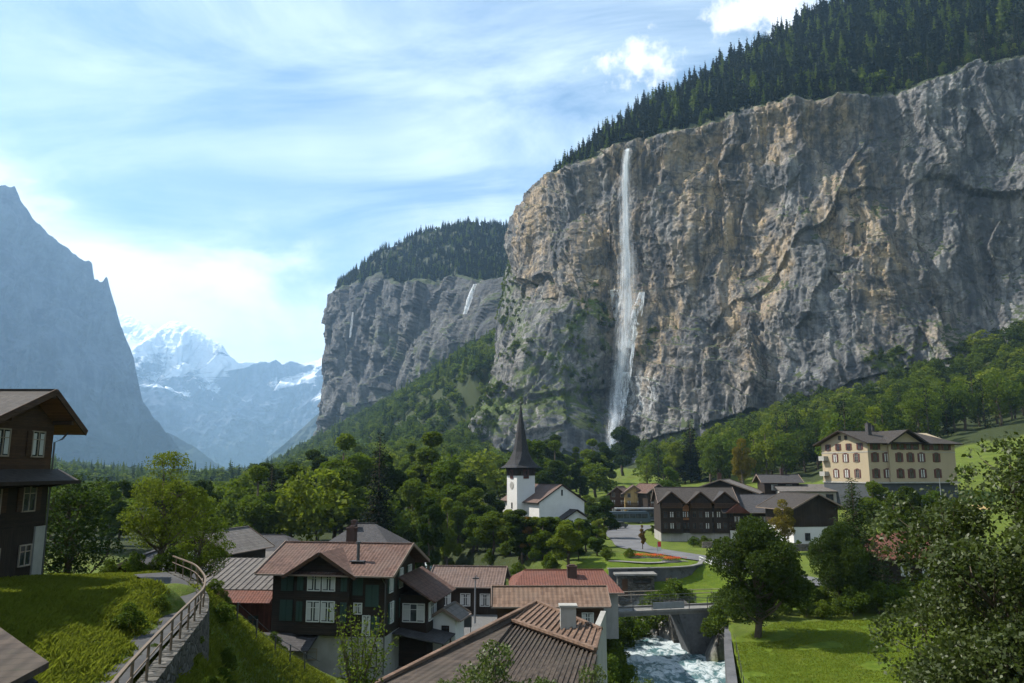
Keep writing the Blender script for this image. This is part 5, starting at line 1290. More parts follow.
    # lamp posts and poles
    def pole(px, pyt, pyb, Y, label, head=True, cat='street lamp', name='street_lamp'):
        b_ = P(px, pyb, Y); t_ = P(px, pyt, Y); r = tag(empty(name, (b_.x, Y, b_.z - 1)), label, cat); h = t_.z - b_.z + 1
        m = M(); m.tube([(0, 0, 0), (0, 0, h)], [.09, .05], 8); m.build('pole', MAT['metal'], r)
        if head: m = M(); m.box(-.25, -.12, h, .35, .12, h + .12); m.tube([(0, 0, h + .1), (.1, 0, h + .35)], .05, 6); m.build('lamp_head', MAT['metal_dark'], r)
    pole(475, 579, 612, 74, 'slim grey street lamp in front of the brown hipped house')
    pole(944, 478, 530, 120, 'tall thin pole in front of the hotel', False, 'pole', 'pole')
    # signs/benches by the small square
    p = P(466, 606, 69); r = tag(empty('signboard', (p.x, 69, -14.3)), 'little signboard on two legs beside the white hut', 'sign')
    m = M(); m.box(-.5, -.04, 1.0, .5, .04, 1.9); m.build('board', MAT['metal_dark'], r)
    for s in (-1, 1): m = M(); m.box(s * .42 - .03, -.03, -.3, s * .42 + .03, .03, 1.0); m.build('leg', MAT['metal_dark'], r)
    # stone terrace wall and hedge below the gabled chalet
    wl = [(33.0, 137), (38, 133.5), (44, 130.5), (52, 127.5)]
    m = M()
    for (x0, y0), (x1, y1) in zip(wl, wl[1:]): z0, z1 = hz(x0, y0), hz(x1, y1); m.extr([(x0, y0, z0 - 1.5), (x1, y1, z1 - 1.5), (x1, y1, z1 + 1.3), (x0, y0, z0 + 1.0)], (0, .5, 0))
    tag(m.build('stone_wall', MSTONE), 'dark dry stone wall rising between the road and the gabled chalet', 'wall')

def bus(x, y, z, deg, body, label, low=(0.08, 0.09, 0.11)):
    r = tag(empty('bus', (x, y, z), math.radians(deg)), label, 'bus', 'buses under the long canopy')
    L_, W_, Hh = 10.6, 2.5, 3.1; mb = mat_plain('bus_paint', body, .3, .5, .1)
    prof = [(-L_ / 2, .45), (L_ / 2 - .1, .45), (L_ / 2, .8), (L_ / 2 - .05, 1.6), (L_ / 2 - .35, Hh - .25), (L_ / 2 - .7, Hh), (-L_ / 2 + .35, Hh), (-L_ / 2 + .08, Hh - .3)]
    m = M(); m.extr([(a, -W_ / 2, b) for a, b in prof], (0, W_, 0)); m.build('body', mb, r)
    for s in (-1, 1):
        for k in range(6): m = M(); x0 = -L_ / 2 + .5 + k * 1.58; m.box(x0, s * (W_ / 2) - .01, 1.45, x0 + 1.46, s * (W_ / 2) + .015, 2.55); m.build('window', MAT['glass'], r)
        m = M(); m.box(-L_ / 2 + .1, s * W_ / 2 - .01, .5, L_ / 2 - .2, s * W_ / 2 + .012, .75); m.build('skirt', mat_plain('bus_skirt', low, .4), r)
    m = M(); m.extr([(L_ / 2 + .01, -1.1, 1.35), (L_ / 2 + .01, 1.1, 1.35), (L_ / 2 - .31, 1.1, 2.7), (L_ / 2 - .31, -1.1, 2.7)], (.03, 0, .01)); m.build('windscreen', MAT['glass'], r)
    for x0 in (-L_ / 2 + 2.4, L_ / 2 - 2.5):
        for s in (-1, 1): m = M(); m.tube([(x0, s * (W_ / 2 - .3), .48), (x0, s * (W_ / 2 + .02), .48)], .48, 16); w_ = m.build('wheel', MAT['metal_dark'], r); m = M(); m.tube([(x0, s * (W_ / 2 + .02), .48), (x0, s * (W_ / 2 + .05), .48)], .24, 12); m.build('rim', MAT['metal'], w_)
    for s in (-1, 1):
        m = M(); m.box(L_ / 2 - .05, s * .85 - .18, .75, L_ / 2 + .05, s * .85 + .18, .95); m.build('headlight', MAT['white'], r)
        m = M(); m.box(L_ / 2 - .1, s * (W_ / 2 + .2) - .1, 2.0, L_ / 2 + .15, s * (W_ / 2 + .2) + .1, 2.5); m.build('mirror', MAT['metal_dark'], r)
def car(x, y, z, deg, col, label):
    r = tag(empty('car', (x, y, z), math.radians(deg)), label, 'car')
    mb = mat_plain('car_paint', col, .3, .5, .05); m = M(); W_ = 1.7
    m.extr([(-2.1, -W_ / 2, .3), (2.1, -W_ / 2, .3), (2.15, -W_ / 2, .7), (1.15, -W_ / 2, .92), (.55, -W_ / 2, 1.42), (-1.2, -W_ / 2, 1.45), (-1.95, -W_ / 2, .95), (-2.15, -W_ / 2, .7)], (0, W_, 0)); m.build('body', mb, r)
    for s in (-1, 1):
        for a, b in ((-1.25, -.35), (-.25, .6)): m = M(); m.box(a, s * W_ / 2 - .01, .95, b, s * W_ / 2 + .012, 1.32); m.build('window', MAT['glass'], r)
        for x0 in (-1.3, 1.3): m = M(); m.tube([(x0, s * (W_ / 2 - .2), .32), (x0, s * (W_ / 2 + .02), .32)], .32, 14); m.build('wheel', MAT['metal_dark'], r)
        m = M(); m.box(2.1, s * .6 - .15, .6, 2.2, s * .6 + .15, .75); m.build('headlight', MAT['white'], r)
    m = M(); m.extr([(1.12, -.75, .97), (1.12, .75, .97), (.6, .7, 1.40), (.6, -.7, 1.40)], (.03, 0, .03)); m.build('windscreen', MAT['glass'], r)

# ------------------------------------------------------------------ waterfalls
def front_Y(Vg, px, py):
    a = pxf(Vg).ravel(); b = pyf(Vg).ravel(); k = (np.hypot(a - px, b - py) < 6) & (Vg[..., 1].ravel() > 100)
    return float(Vg[..., 1].ravel()[k].min()) if k.any() else None
def mat_fall(name, lo, hi, stretch, alpha=1.0, sc=1.0):
    m, t, out = new_mat(name)
    pos = t.node('ShaderNodeNewGeometry').outputs['Position']
    n = t.noise(t.mapv(pos, (1, 1, stretch)), 0.55 * sc, 7, 0.7, 0.4); n2 = t.noise(t.mapv(pos, (1, 1, 0.3)), 0.12, 4)
    a = t.math('MULTIPLY', t.ramp(t.math('ADD', n, t.math('MULTIPLY', t.math('SUBTRACT', n2, .5), .5)), lo, hi), alpha)
    d = t.node('ShaderNodeBsdfDiffuse', None, Color=(0.86, 0.89, 0.92, 1)); tl = t.node('ShaderNodeBsdfTranslucent', None, Color=(0.86, 0.89, 0.92, 1))
    mx = t.node('ShaderNodeMixShader', None, i0=0.5, i1=d.outputs[0], i2=tl.outputs[0]); tr = t.node('ShaderNodeBsdfTransparent')
    fin = t.node('ShaderNodeMixShader', None, i0=a, i1=tr.outputs[0], i2=mx.outputs[0]); t.l.new(fin.outputs[0], out.inputs[0]); return m
def fall(name, Vg, pts, mat_, label, off=5.0, parts=None, n=18, wob=1.0, cat='waterfall', parent=None, yoff=None):
    """elliptical plume of water through photo points (px, py, radius in metres)"""
    px, py, rd = (np.array([p[i] for p in pts], float) for i in range(3))
    Ys = [front_Y(Vg, a, b) for a, b in zip(px, py)]; Ys = [y_ if y_ else 700 for y_ in Ys]
    Ys = np.array(Ys) - off - (0 if yoff is None else yoff)
    if off > 4: Ys = np.minimum(Ys, np.percentile(Ys, 60) + 4)
    K = 140; s = np.linspace(0, 1, K); ss = np.linspace(0, 1, len(px)); X = np.interp(s, ss, px); Yp = np.interp(s, ss, py); Rr = np.interp(s, ss, rd); D = np.interp(s, ss, Ys)
    for _ in range(60): D[1:-1] = (D[:-2] + D[1:-1] + D[2:]) / 3
    C = np.array([tuple(P(a, b, c)) for a, b, c in zip(X, Yp, D)]); th_ = np.linspace(0, 2 * np.pi, n)
    jag = 1 + .22 * pn(C[:, None, 2] / 9, np.cos(th_)[None] * 1.3, np.sin(th_)[None] * 1.3) * wob
    Vv = np.stack([C[:, None, 0] + np.cos(th_)[None] * Rr[:, None] * jag, C[:, None, 1] + np.sin(th_)[None] * Rr[:, None] * .6 * jag, C[:, None, 2] + 0 * jag], -1)
    o = grid_mesh(name, Vv, mat_, kind=None)
    if parent is not None: o.parent = parent
    if label: tag(o, label, cat)
    return o
def waterfalls():
    r = tag(empty('waterfall', tuple(P(612, 458, 680))), 'tall thin white waterfall leaping from the rim of the cliff', 'waterfall')
    core = [(627.5, 149, 2.0), (626, 165, 2.6), (625.5, 190, 2.9), (626, 225, 3.6), (627.5, 260, 4.2), (628, 295, 4.6), (626, 330, 4.8), (621.5, 365, 4.4), (616.5, 400, 3.8), (613, 430, 3.3), (611, 462, 3.0)]
    mist = [(a, b, c * 1.9) for a, b, c in core]
    for nm, k_, al_, lo_ in (('water_plume', .45, .75, .30), ('water_plume', .75, .55, .34), ('spray', 1.05, .38, .36), ('spray', 1.4, .26, .38), ('spray', 1.9, .16, .40)):
        o = fall(nm, CLIFF_V, [(a, b, c * k_ * (1 + .25 * (b - 150) / 300 * (k_ > 1))) for a, b, c in core], mat_fall('falling_water', lo_, lo_ + .34, .035, al_, .9), None, 9); o.parent = r; o.matrix_parent_inverse = Matrix.Translation(-Vector(r.location))
    # water running over the wet rock below the free fall
    for k, pts in enumerate(([(642, 292, 2.2), (638, 308, 4.4), (634, 326, 5.0), (629, 348, 3.4)], [(626, 372, 3.0), (622, 395, 4.2), (618, 418, 2.8)], [(636, 318, 1.0), (633, 350, 1.4), (628, 385, 1.6), (622, 420, 1.2)])):
        o = fall('cascade', CLIFF_V, pts, mat_fall('cascade_water', 0.40, 0.60, 0.22, .95, 1.0), None, 4.0); o.parent = r; o.matrix_parent_inverse = Matrix.Translation(-Vector(r.location))
    fall('waterfall', CLIFF_V, [(475, 286, 1.5), (470, 298, 3.2), (465, 312, 2.0)], mat_fall('small_fall_water', .34, .55, .1, .9, .5), 'short bright cascade on the rock step left of the main cliff', 4) if False else None
    fall('waterfall', MID_V, [(475, 284, 2.5), (470, 298, 4.5), (465, 314, 3.0)], mat_fall('small_fall_water', .34, .6, .1, .8, .5), 'short bright cascade on the rock of the middle mountain', 6)
    fall('waterfall', MID_V, [(353, 312, 1.5), (351.5, 325, 2.2), (350, 338, 1.8)], mat_fall('thin_fall_water', .40, .65, .1, .6, .5), 'faint thin waterfall near the left edge of the middle mountain', 6)

# ------------------------------------------------------------------ vegetation
LM = {}
def leafmat(name, c1, c2, trans=0.35, vary=0.45, rough=.75, spec=.06):
    if name in LM: return LM[name]
    m, t, out = new_mat(name)
    tone = t.node('ShaderNodeAttribute', dict(attribute_name='tone')).outputs['Fac']
    oi = t.node('ShaderNodeObjectInfo').outputs['Random']
    c = t.mix(tone, c1, c2)
    c = t.mix(t.math('MULTIPLY', oi, vary), c, (c2[0] * 1.25, c2[1] * .95, c2[2] * .8))
    b = t.node('ShaderNodeBsdfPrincipled', None, Roughness=rough); t.put(b.inputs['Base Color'], c); b.inputs['Specular IOR Level'].default_value = spec
    tl = t.node('ShaderNodeBsdfTranslucent'); t.put(tl.inputs[0], t.mix(0.5, c, (c2[0] * 1.7, c2[1] * 1.7, c2[2])))
    mx = t.node('ShaderNodeMixShader', None, i0=trans, i1=b.outputs[0], i2=tl.outputs[0]); t.l.new(mx.outputs[0], out.inputs[0])
    LM[name] = m; return m
def bark(name, c):
    if name not in LM: LM[name] = mat_flat(name, tuple(x * .6 for x in c), c, 2.0)
    return LM[name]
def leafdata(C, size, rg, up=0.35, asp=0.6):
    n = len(C); N_ = rg.normal(size=(n, 3)); N_[:, 2] += up * 2; N_ /= np.linalg.norm(N_, axis=1)[:, None]
    r_ = rg.normal(size=(n, 3)); U = np.cross(N_, r_); U /= np.linalg.norm(U, axis=1)[:, None] + 1e-9; Vv = np.cross(N_, U)
    s = (np.asarray(size) * rg.uniform(.7, 1.3, n))[:, None] if np.ndim(size) == 0 else (size * rg.uniform(.7, 1.3, n))[:, None]
    A_ = C - U * s * .5; B_ = C + Vv * s * asp * .5 + N_ * s * .06; D_ = C + U * s * .5; E_ = C - Vv * s * asp * .5 + N_ * s * .06
    return np.stack([A_, B_, D_, E_], 1)
def quadmesh(name, Q, tone, mats, parent=None, mi=None, extra=None, link_=True):
    """Q (n,4,3) quads (+ extra (M) geometry using material slot 1)"""
    n = len(Q); me = bpy.data.meshes.new(name); V_ = Q.reshape(-1, 3); F = np.arange(n * 4, dtype=np.int32).reshape(n, 4); sizes = np.full(n, 4, np.int32); loops = F.reshape(-1)
    mi_ = np.zeros(n, np.int32) if mi is None else mi; tn = tone
    if extra is not None and len(extra.v):
        ev = np.array(extra.v); V_ = np.concatenate([V_, ev]); el = [i + n * 4 for f in extra.f for i in f]; es = [len(f) for f in extra.f]
        loops = np.concatenate([loops, np.array(el, np.int32)]); sizes = np.concatenate([sizes, np.array(es, np.int32)]); mi_ = np.concatenate([mi_, np.ones(len(es), np.int32)]); tn = np.concatenate([tn, np.full(len(es), .5)])
    me.vertices.add(len(V_)); me.vertices.foreach_set('co', V_.reshape(-1).astype(np.float32)); me.loops.add(len(loops)); me.loops.foreach_set('vertex_index', loops.astype(np.int32))
    me.polygons.add(len(sizes)); me.polygons.foreach_set('loop_start', np.r_[0, np.cumsum(sizes)[:-1]].astype(np.int32)); me.update(calc_edges=True)
    for m in mats: me.materials.append(m)
    me.polygons.foreach_set('material_index', mi_.astype(np.int32))
    at = me.attributes.new('tone', 'FLOAT', 'FACE'); at.data.foreach_set('value', tn.astype(np.float32))
    return link(name, me, parent) if link_ else me
def leafmesh(name, C, size, rg, mats, parent=None, up=.35, link_=True):
    return quadmesh(name, leafdata(np.asarray(C, float), size, rg, up), rg.rand(len(C)), mats, parent, link_=link_)

def lobes_for(rg, Hh, R, n, z0=.30, kind='round'):
    out = []
    cz, hz_ = Hh * (z0 + (1 - z0) / 2), Hh * (1 - z0) / 2
    for i in range(n):
        d = rg.normal(size=3); d /= np.linalg.norm(d); k = rg.uniform(.45, .78)
        c = np.array([d[0] * R * k, d[1] * R * k, cz + d[2] * hz_ * k])
        out.append((c, R * rg.uniform(.24, .42)))
    out.append((np.array([0, 0, cz]), R * .55))
    out.append((np.array([rg.uniform(-.1, .1) * R, 0, Hh - R * .32]), R * .32))
    return out
def crown_pts(rg, lobes, n, flat=.8, gap=.0):
    w_ = np.array([r_ ** 2 for _, r_ in lobes]); idx = rg.choice(len(lobes), n, p=w_ / w_.sum()); C = np.array([c for c, _ in lobes])[idx]; R = np.array([r_ for _, r_ in lobes])[idx]
    d = rg.normal(size=(n, 3)); d /= np.linalg.norm(d, axis=1)[:, None]; d[:, 2] = np.where(rg.rand(n) < .35, np.abs(d[:, 2]), d[:, 2])
    rad = R * (rg.uniform(0.45, 1.05, n) ** .5) * (1 + .22 * pn(C[:, 0] + d[:, 0] * 2.2, C[:, 1] + d[:, 1] * 2.2, d[:, 2] * 2.2 + C[:, 2]))
    p = C + d * rad[:, None] * np.array([1, 1, flat])
    if gap:
        k = pn(p[:, 0] / (gap), p[:, 1] / gap, p[:, 2] / gap) > -.22; p = p[k]
    return p
def skeleton(rg, Hh, R, lobes, tr, z0=.3, twigs=True):
    m = M(); top = Hh * .82; pts = []
    for k in range(6): t = k / 5; pts.append((R * .05 * math.sin(k * 1.7), R * .05 * math.cos(k * 2.1), -0.5 + (top + .5) * t))
    m.tube(pts, [tr * (1.25 - .95 * k / 5) for k in range(6)], 8)
    for c, r_ in lobes:
        zb = max(Hh * .12, min(top * .9, c[2] - np.hypot(c[0], c[1]) * rg.uniform(.6, 1.1))); b = Vector((0, 0, zb)); e = Vector(c)
        mid_ = b.lerp(e, .5) + Vector((0, 0, -.06 * R)); f = max(.25, 1 - zb / Hh)
        m.tube([b, mid_, e], [tr * .5 * f, tr * .3 * f, tr * .1], 6, cap=False)
        if twigs:
            for q in range(5):
                d = Vector(rg.normal(size=3)).normalized() * r_ * .9; d.z = abs(d.z) * .7; m.tube([mid_.lerp(e, rg.uniform(.3, 1)), e + d], [tr * .10, tr * .03], 4, cap=False)
    return m

def make_broadleaf(name, seed, Hh, R, nl, nleaf, ls, c1, c2, mname, z0=.28, tr=.28, gap=0, trans=.35, parts=True, flat=.85, lobes=None, fill=True, up=.35):
    rg = np.random.RandomState(seed); lb = lobes or lobes_for(rg, Hh, R, nl, z0); p = crown_pts(rg, lb, nleaf, flat, gap)
    if z0 > 0: p = p[p[:, 2] > Hh * z0 * .55]
    sk = skeleton(rg, Hh, R, lb, tr, z0, parts); lm = leafmat(mname, c1, c2, trans); bk = bark('bark', (.11, .085, .06))
    Q = leafdata(p, ls, rg, up); tone = np.clip(rg.rand(len(Q)) * .6 + .4 * (pn(p[:, 0] / 1.4, p[:, 1] / 1.4, p[:, 2] / 1.4) * .5 + .5), 0, 1)
    if parts:
        root = link(name, None); quadmesh('crown', Q, tone, [lm], root); tm = sk; tm.smooth = True; tm.build('trunk', bk, root); return root
    return quadmesh(name, Q, tone, [lm, bk], None, extra=sk)
def make_conifer(name, seed, Hh, R, tiers, per, ls, c1, c2, mname, parts=True, droop=.35, tr=.22, z0=.08, slim=1.15):
    rg = np.random.RandomState(seed); C = []; sk = M(); sk.tube([(0, 0, -.5), (0, 0, Hh * .97)], [tr, .03], 8 if parts else 5)
    size = []
    for k in range(tiers):
        t = k / (tiers - 1); z = Hh * (z0 + (1 - z0) * t ** .92); r_ = R * (1 - t) ** (1 / slim) * rg.uniform(.82, 1.12) + .12; nb = max(5, int(per * (1 - t * .6)))
        for b in range(nb):
            an = rg.uniform(0, 2 * math.pi); rr_ = r_ * rg.uniform(.7, 1.08); e = Vector((math.cos(an) * rr_, math.sin(an) * rr_, z - rr_ * droop + rg.uniform(-.1, .1)))
            if parts and b % 2 == 0: sk.tube([(0, 0, z), e], [tr * .18 * (1 - t) + .01, .008], 4, cap=False)
            ns = max(3, int(rr_ / ls * 3.2)) if ls < .6 else 3
            for q in range(ns):
                f = rg.uniform(.12, 1.04); w_ = ls * .9 * (1.1 - f * .5); up_ = .18 * rr_ * f * f
                C.append((e.x * f + rg.normal(0, w_), e.y * f + rg.normal(0, w_), z - rr_ * droop * f + up_ * .4 + rg.normal(0, ls * .35))); size.append(ls * (1.25 - .45 * f) * (1 - .35 * t))
    C = np.array(C); Q = leafdata(C, np.array(size), rg, .25, .5); tone = rg.rand(len(Q)); lm = leafmat(mname, c1, c2, .15, .2); bk = bark('conifer_bark', (.09, .06, .045))
    if parts: root = link(name, None); quadmesh('crown', Q, tone, [lm], root); sk.smooth = True; sk.build('trunk', bk, root); return root
    return quadmesh(name, Q, tone, [lm, bk], None, extra=sk)
def far_tree_data(kind, seed):
    """small trees that are a few pixels wide: an open ragged crown of leaf clumps"""
    rg = np.random.RandomState(seed)
    if kind == 'c':
        C, S_ = [], []; Hh, R = 20., 3.0
        for k in range(16):
            t = k / 15
            for b in range(max(4, int(12 * (1 - t * .65)))):
                an = rg.uniform(0, 6.283); f = rg.uniform(.35, 1); r_ = (R * (1 - t) ** .85 + .15) * f; C.append((math.cos(an) * r_, math.sin(an) * r_, 1.2 + 18.5 * t - r_ * .45)); S_.append(3.2 - 2.2 * t)
        Q = leafdata(np.array(C), np.array(S_), rg, .2, .6)
        K = [[(math.cos(a) * 1.7, math.sin(a) * 1.7, .8), (math.cos(a + 1.05) * 1.7, math.sin(a + 1.05) * 1.7, .8), (math.cos(a + .6) * .1, math.sin(a + .6) * .1, 18.5), (math.cos(a + .4) * .1, math.sin(a + .4) * .1, 18.5)] for a in np.arange(6) * 1.047]; Q = np.concatenate([Q, np.array(K)])
    elif kind == 'B':
        lb = lobes_for(rg, 12., 4.6, 12, .05); p = crown_pts(rg, lb, 1100, .85); Q = leafdata(p, .72, rg, .4, .7)
    else:
        lb = lobes_for(rg, 12., 4.8, 9, .08); p = crown_pts(rg, lb, 260, .85); Q = leafdata(p, 1.4, rg, .5, .75)
    return Q, rg.rand(len(Q))
def mass(name, kinds, pts, hs, seed, mats, label, cat, base):
    """one object holding a far wood that reads as a mass; material slot per tree colour"""
    rg = np.random.RandomState(seed); protos = [far_tree_data(k, 50 + i) for i, k in enumerate(kinds)]; Qs, Ts, Ms = [], [], []
    ch = rg.randint(0, len(protos), len(pts)); an = rg.uniform(0, 6.283, len(pts)); mi = rg.choice(len(mats), len(pts), p=np.array([.5, .3, .2][:len(mats)]) / sum([.5, .3, .2][:len(mats)]))
    for k, (Q, T_) in enumerate(protos):
        I = np.where(ch == k)[0]
        if not len(I): continue
        s = (hs[I] / base)[:, None, None]; c, sn = np.cos(an[I])[:, None, None], np.sin(an[I])[:, None, None]
        x = Q[None, ..., 0] * c - Q[None, ..., 1] * sn; y = Q[None, ..., 0] * sn + Q[None, ..., 1] * c; wd = rg.uniform(.75, 1.6, len(I))[:, None, None]
        W = np.stack([x * s * wd + pts[I][:, 0][:, None, None], y * s * wd + pts[I][:, 1][:, None, None], Q[None, ..., 2] * s + pts[I][:, 2][:, None, None]], -1)
        Qs.append(W.reshape(-1, 4, 3)); Ts.append(np.clip(np.tile(T_, len(I)) * .6 + np.repeat(rg.rand(len(I)), len(T_)) * .4, 0, 1)); Ms.append(np.repeat(mi[I], len(T_)))
    o = quadmesh(name, np.concatenate(Qs), np.concatenate(Ts), mats, mi=np.concatenate(Ms)); return tag(o, label, cat, kind='stuff')
def copy_tree(o, parent=None):
    c = o.copy(); COL.objects.link(c)
    if parent is not None: c.parent = parent
    for ch in [x for x in o.children]: copy_tree(ch, c)
    return c
# ------------------------------------------------------------------ planting
infra()
bus(P(629, 524, 201).x, 201, -13.55, 6, (0.05, 0.075, 0.10), 'pale blue and white bus, the left one under the long canopy')
bus(P(647, 524, 204).x + .6, 206, -13.5, -4, (0.04, 0.05, 0.07), 'dark blue bus, the right one under the long canopy', (.3, .3, .3))
car(P(620, 532, 185).x, 186, -13.45, 40, (.07, .07, .08), 'small dark car driving on the square left of the buses')
waterfalls()

G1, G2 = (0.018, 0.040, 0.006), (0.080, 0.124, 0.016)          # mid green
D1_, D2_ = (0.009, 0.021, 0.005), (0.038, 0.064, 0.012)        # dark green
L1_, L2_ = (0.036, 0.064, 0.008), (0.125, 0.170, 0.020)        # light green
A1_, A2_ = (0.085, 0.050, 0.012), (0.16, 0.105, 0.025)         # autumn brown
S1_, S2_ = (0.004, 0.009, 0.005), (0.012, 0.021, 0.009)        # spruce
PB = {}
PB['mid'] = [make_broadleaf('broadleaf_tree', 11, 14, 5.0, 13, 12000, .44, G1, G2, 'leaf_mid', z0=.06), make_broadleaf('broadleaf_tree', 12, 14, 4.3, 11, 12000, .44, G1, G2, 'leaf_mid', z0=.06)]
PB['dark'] = [make_broadleaf('broadleaf_tree', 21, 14, 4.6, 12, 12000, .44, D1_, D2_, 'leaf_dark', z0=.06), make_broadleaf('broadleaf_tree', 22, 15, 3.9, 11, 12000, .44, D1_, D2_, 'leaf_dark', z0=.06)]
PB['light'] = [make_broadleaf('broadleaf_tree', 31, 14, 4.5, 12, 12000, .44, L1_, L2_, 'leaf_light', z0=.06), make_broadleaf('broadleaf_tree', 32, 15, 4.0, 13, 12000, .44, L1_, L2_, 'leaf_light', z0=.06)]
PB['tall'] = [make_broadleaf('broadleaf_tree', 41, 17, 3.4, 15, 12000, .44, D1_, G2, 'leaf_tall', z0=.04)]
PB['autumn'] = [make_broadleaf('autumn_tree', 51, 12, 2.6, 12, 7500, .32, A1_, A2_, 'leaf_autumn', z0=.06)]
PB['gold'] = [make_broadleaf('autumn_tree', 53, 13, 4.2, 12, 7000, .36, (.075, .065, .012), (.15, .125, .022), 'leaf_gold', z0=.15)]
PB['spruce'] = [make_conifer('spruce', 61, 18, 3.3, 40, 20, .40, S1_, S2_, 'needle'), make_conifer('spruce', 62, 18, 2.6, 40, 18, .40, S1_, S2_, 'needle')]
used = set()
def zone(px):
    for lim, t in ((90, 'behind the left chalet'), (180, 'behind the footpath trees'), (250, 'above the grey shed roof'), (320, 'above the low hipped roof'), (380, 'above the dark chalet'), (440, 'right of the dark chalet chimney'), (500, 'left of the church tower'), (560, 'around the church'), (640, 'between church and waterfall foot'), (720, 'above the three gables'), (800, 'above the barn and long wing'), (880, 'left of and behind the hotel'), (950, 'above the hotel roof'), (2000, 'above the right hand meadow')):
        if px < lim: return t
def hsize(h, a, b): return 'short' if h < a else ('medium' if h < b else 'tall')
KN = dict(mid='green tree', dark='dark green tree', light='light green tree', tall='narrow upright tree', spruce='spruce')
def plant(kind, x, y, h, label, group=None, wide=1.0, z=None, var=None):
    pr = PB[kind]; k = (int(abs(x) * 7 + y * 3) % len(pr)) if var is None else var; src = pr[k]
    baseh = {'mid': 14, 'dark': 14.5, 'light': 14.5, 'tall': 17, 'autumn': 12, 'gold': 13, 'spruce': 18}.get(kind, PH.get(kind, 14))
    if id(src) not in used: used.add(id(src)); o = src
    else: o = copy_tree(src)
    
    pxx = 512 + FPX * x / (y * CT - 12 * ST)
    if var is None and z is None and 484 < pxx < 602 and 95 < y < 184: h = max(2.5, min(h, (-.05 if pxx < 520 else -.059) * y - hz(x, y)))
    elif var is None and z is None and pxx < 330 and y > 90: h = max(4, min(h * 1.1, (-.014 if pxx < 250 else .008) * y - hz(x, y)))
    elif z is None and kind not in PH: h *= 1.1
    if kind in ('mid', 'dark', 'light') and h < 9: wide *= 1.45
    o.location = (x, y, (hz(x, y) if z is None else z) - .1); s = h / baseh; o.scale = (s * wide, s * wide, s); o.rotation_euler = (0, 0, (x * 3.1 + y * 1.7) % 6.28)
    cat = {'spruce': 'spruce', 'autumn': 'autumn tree', 'gold': 'autumn tree'}.get(kind, 'tree'); tag(o, label, cat, group); return o
PH = {}
def plant_px(kind, px, pytop, Y, label, group=None, wide=1.0, var=None):
    t = P(px, pytop, Y); g = hz(t.x, Y); return plant(kind, t.x, Y, max(2.0, (t.z - g) * (1.07 if Y > 100 else 1.0)), label, group, wide, var=var if var is not None else (0 if kind not in ('mid', 'dark', 'light', 'spruce') else int(px) % 2))

# the named trees of the middle distance
for a in [
 ('light', 345, 452, 150, 'tallest light green tree behind the dark chalet, left of the dark round one', 1.0),
 ('dark', 385, 470, 148, 'dark round tree to the right of the tall light green one behind the dark chalet', .95),
 ('dark', 313, 462, 196, 'dark tree between the pale leafy grove and the tall light green tree', 1.1),
 ('light', 268, 476, 200, 'pale green tree at the left end of the wood', 1.1),
 ('light', 290, 484, 185, 'second pale green tree from the left end of the wood', 1.0),
 ('mid', 318, 500, 160, 'small grey green tree in front of the pale grove behind the dark chalet', .9),
 ('light', 252, 500, 165, 'bushy light tree above the low house with the dark hipped roof', 1.0),
 ('mid', 235, 510, 150, 'low tree just right of the curving path trees', 1.0),
 ('tall', 432, 450, 168, 'tall dark pointed tree in the middle of the wood left of the church', 1.2),
 ('mid', 452, 470, 160, 'green tree right of the tall pointed tree left of the church', .9),
 ('mid', 414, 492, 142, 'tree left of the tall pointed tree, behind the dark chalet chimney', .9),
 ('dark', 470, 478, 175, 'dark tree halfway between the tall pointed tree and the church tower', 1.0),
 ('dark', 492, 496, 165, 'dark tree directly left of the church tower', .9),
 ('light', 447, 512, 136, 'light tree low in front of the wood left of the church', .8),
 ('mid', 478, 518, 138, 'tree in front of the wood, just above the brown hipped roof', .9),
 ('dark', 425, 528, 126, 'low dark tree right behind the dark chalet ridge', .9),
 ('spruce', 499, 500, 168, 'dark spruce at the foot of the church tower', 1.1),
 ('autumn', 527, 522, 118, 'slim brown autumn tree in front of the church tower', 1.0),
 ('mid', 557, 522, 148, 'broad tree hiding the foot of the church gable', .8),
 ('light', 553, 533, 124, 'pale willow like tree right of the brown autumn tree', .75),
 ('mid', 541, 522, 160, 'tree between the church tower and its gable', .7),
 ('mid', 597, 532, 116, 'round tree right of the church in front of the square', .95),
 ('dark', 604, 502, 158, 'dark tree between the church gable and the square', .9),
 ('dark', 578, 540, 112, 'low dark tree behind the red hipped roof', .8),
 ('mid', 588, 498, 215, 'small tree beyond the right end of the church', .8),
 ('dark', 616, 500, 235, 'dark tree left of the three little chalets', .7),
 ('dark', 622, 432, 430, 'bushy dark tree standing right at the foot of the waterfall', 1.3),
 ('mid', 648, 452, 400, 'tree just right of the one at the foot of the waterfall', 1.1),
 ('spruce', 690, 430, 330, 'tall spruce above the small chalets, below the cliff', 1.9),
 ('light', 676, 446, 330, 'light green tree left of the tall spruce below the cliff', 1.0),
 ('gold', 741, 446, 240, 'golden yellow autumn tree behind the gabled chalet', .8),
 ('mid', 716, 448, 300, 'green tree left of the golden autumn tree', 1.0),
 ('mid', 668, 472, 240, 'tree between the little chalets and the three gables', .9),
 ('light', 652, 530, 168, 'low light green shrubby tree beside the buses', 1.1),
 ('gold', 783, 506, 128, 'small round yellow green tree beside the white walled barn', .9),
 ('autumn', 642, 528, 134, 'small thin roadside tree with bronze leaves', .8),
]: plant_px(*a[:5], None, a[5])

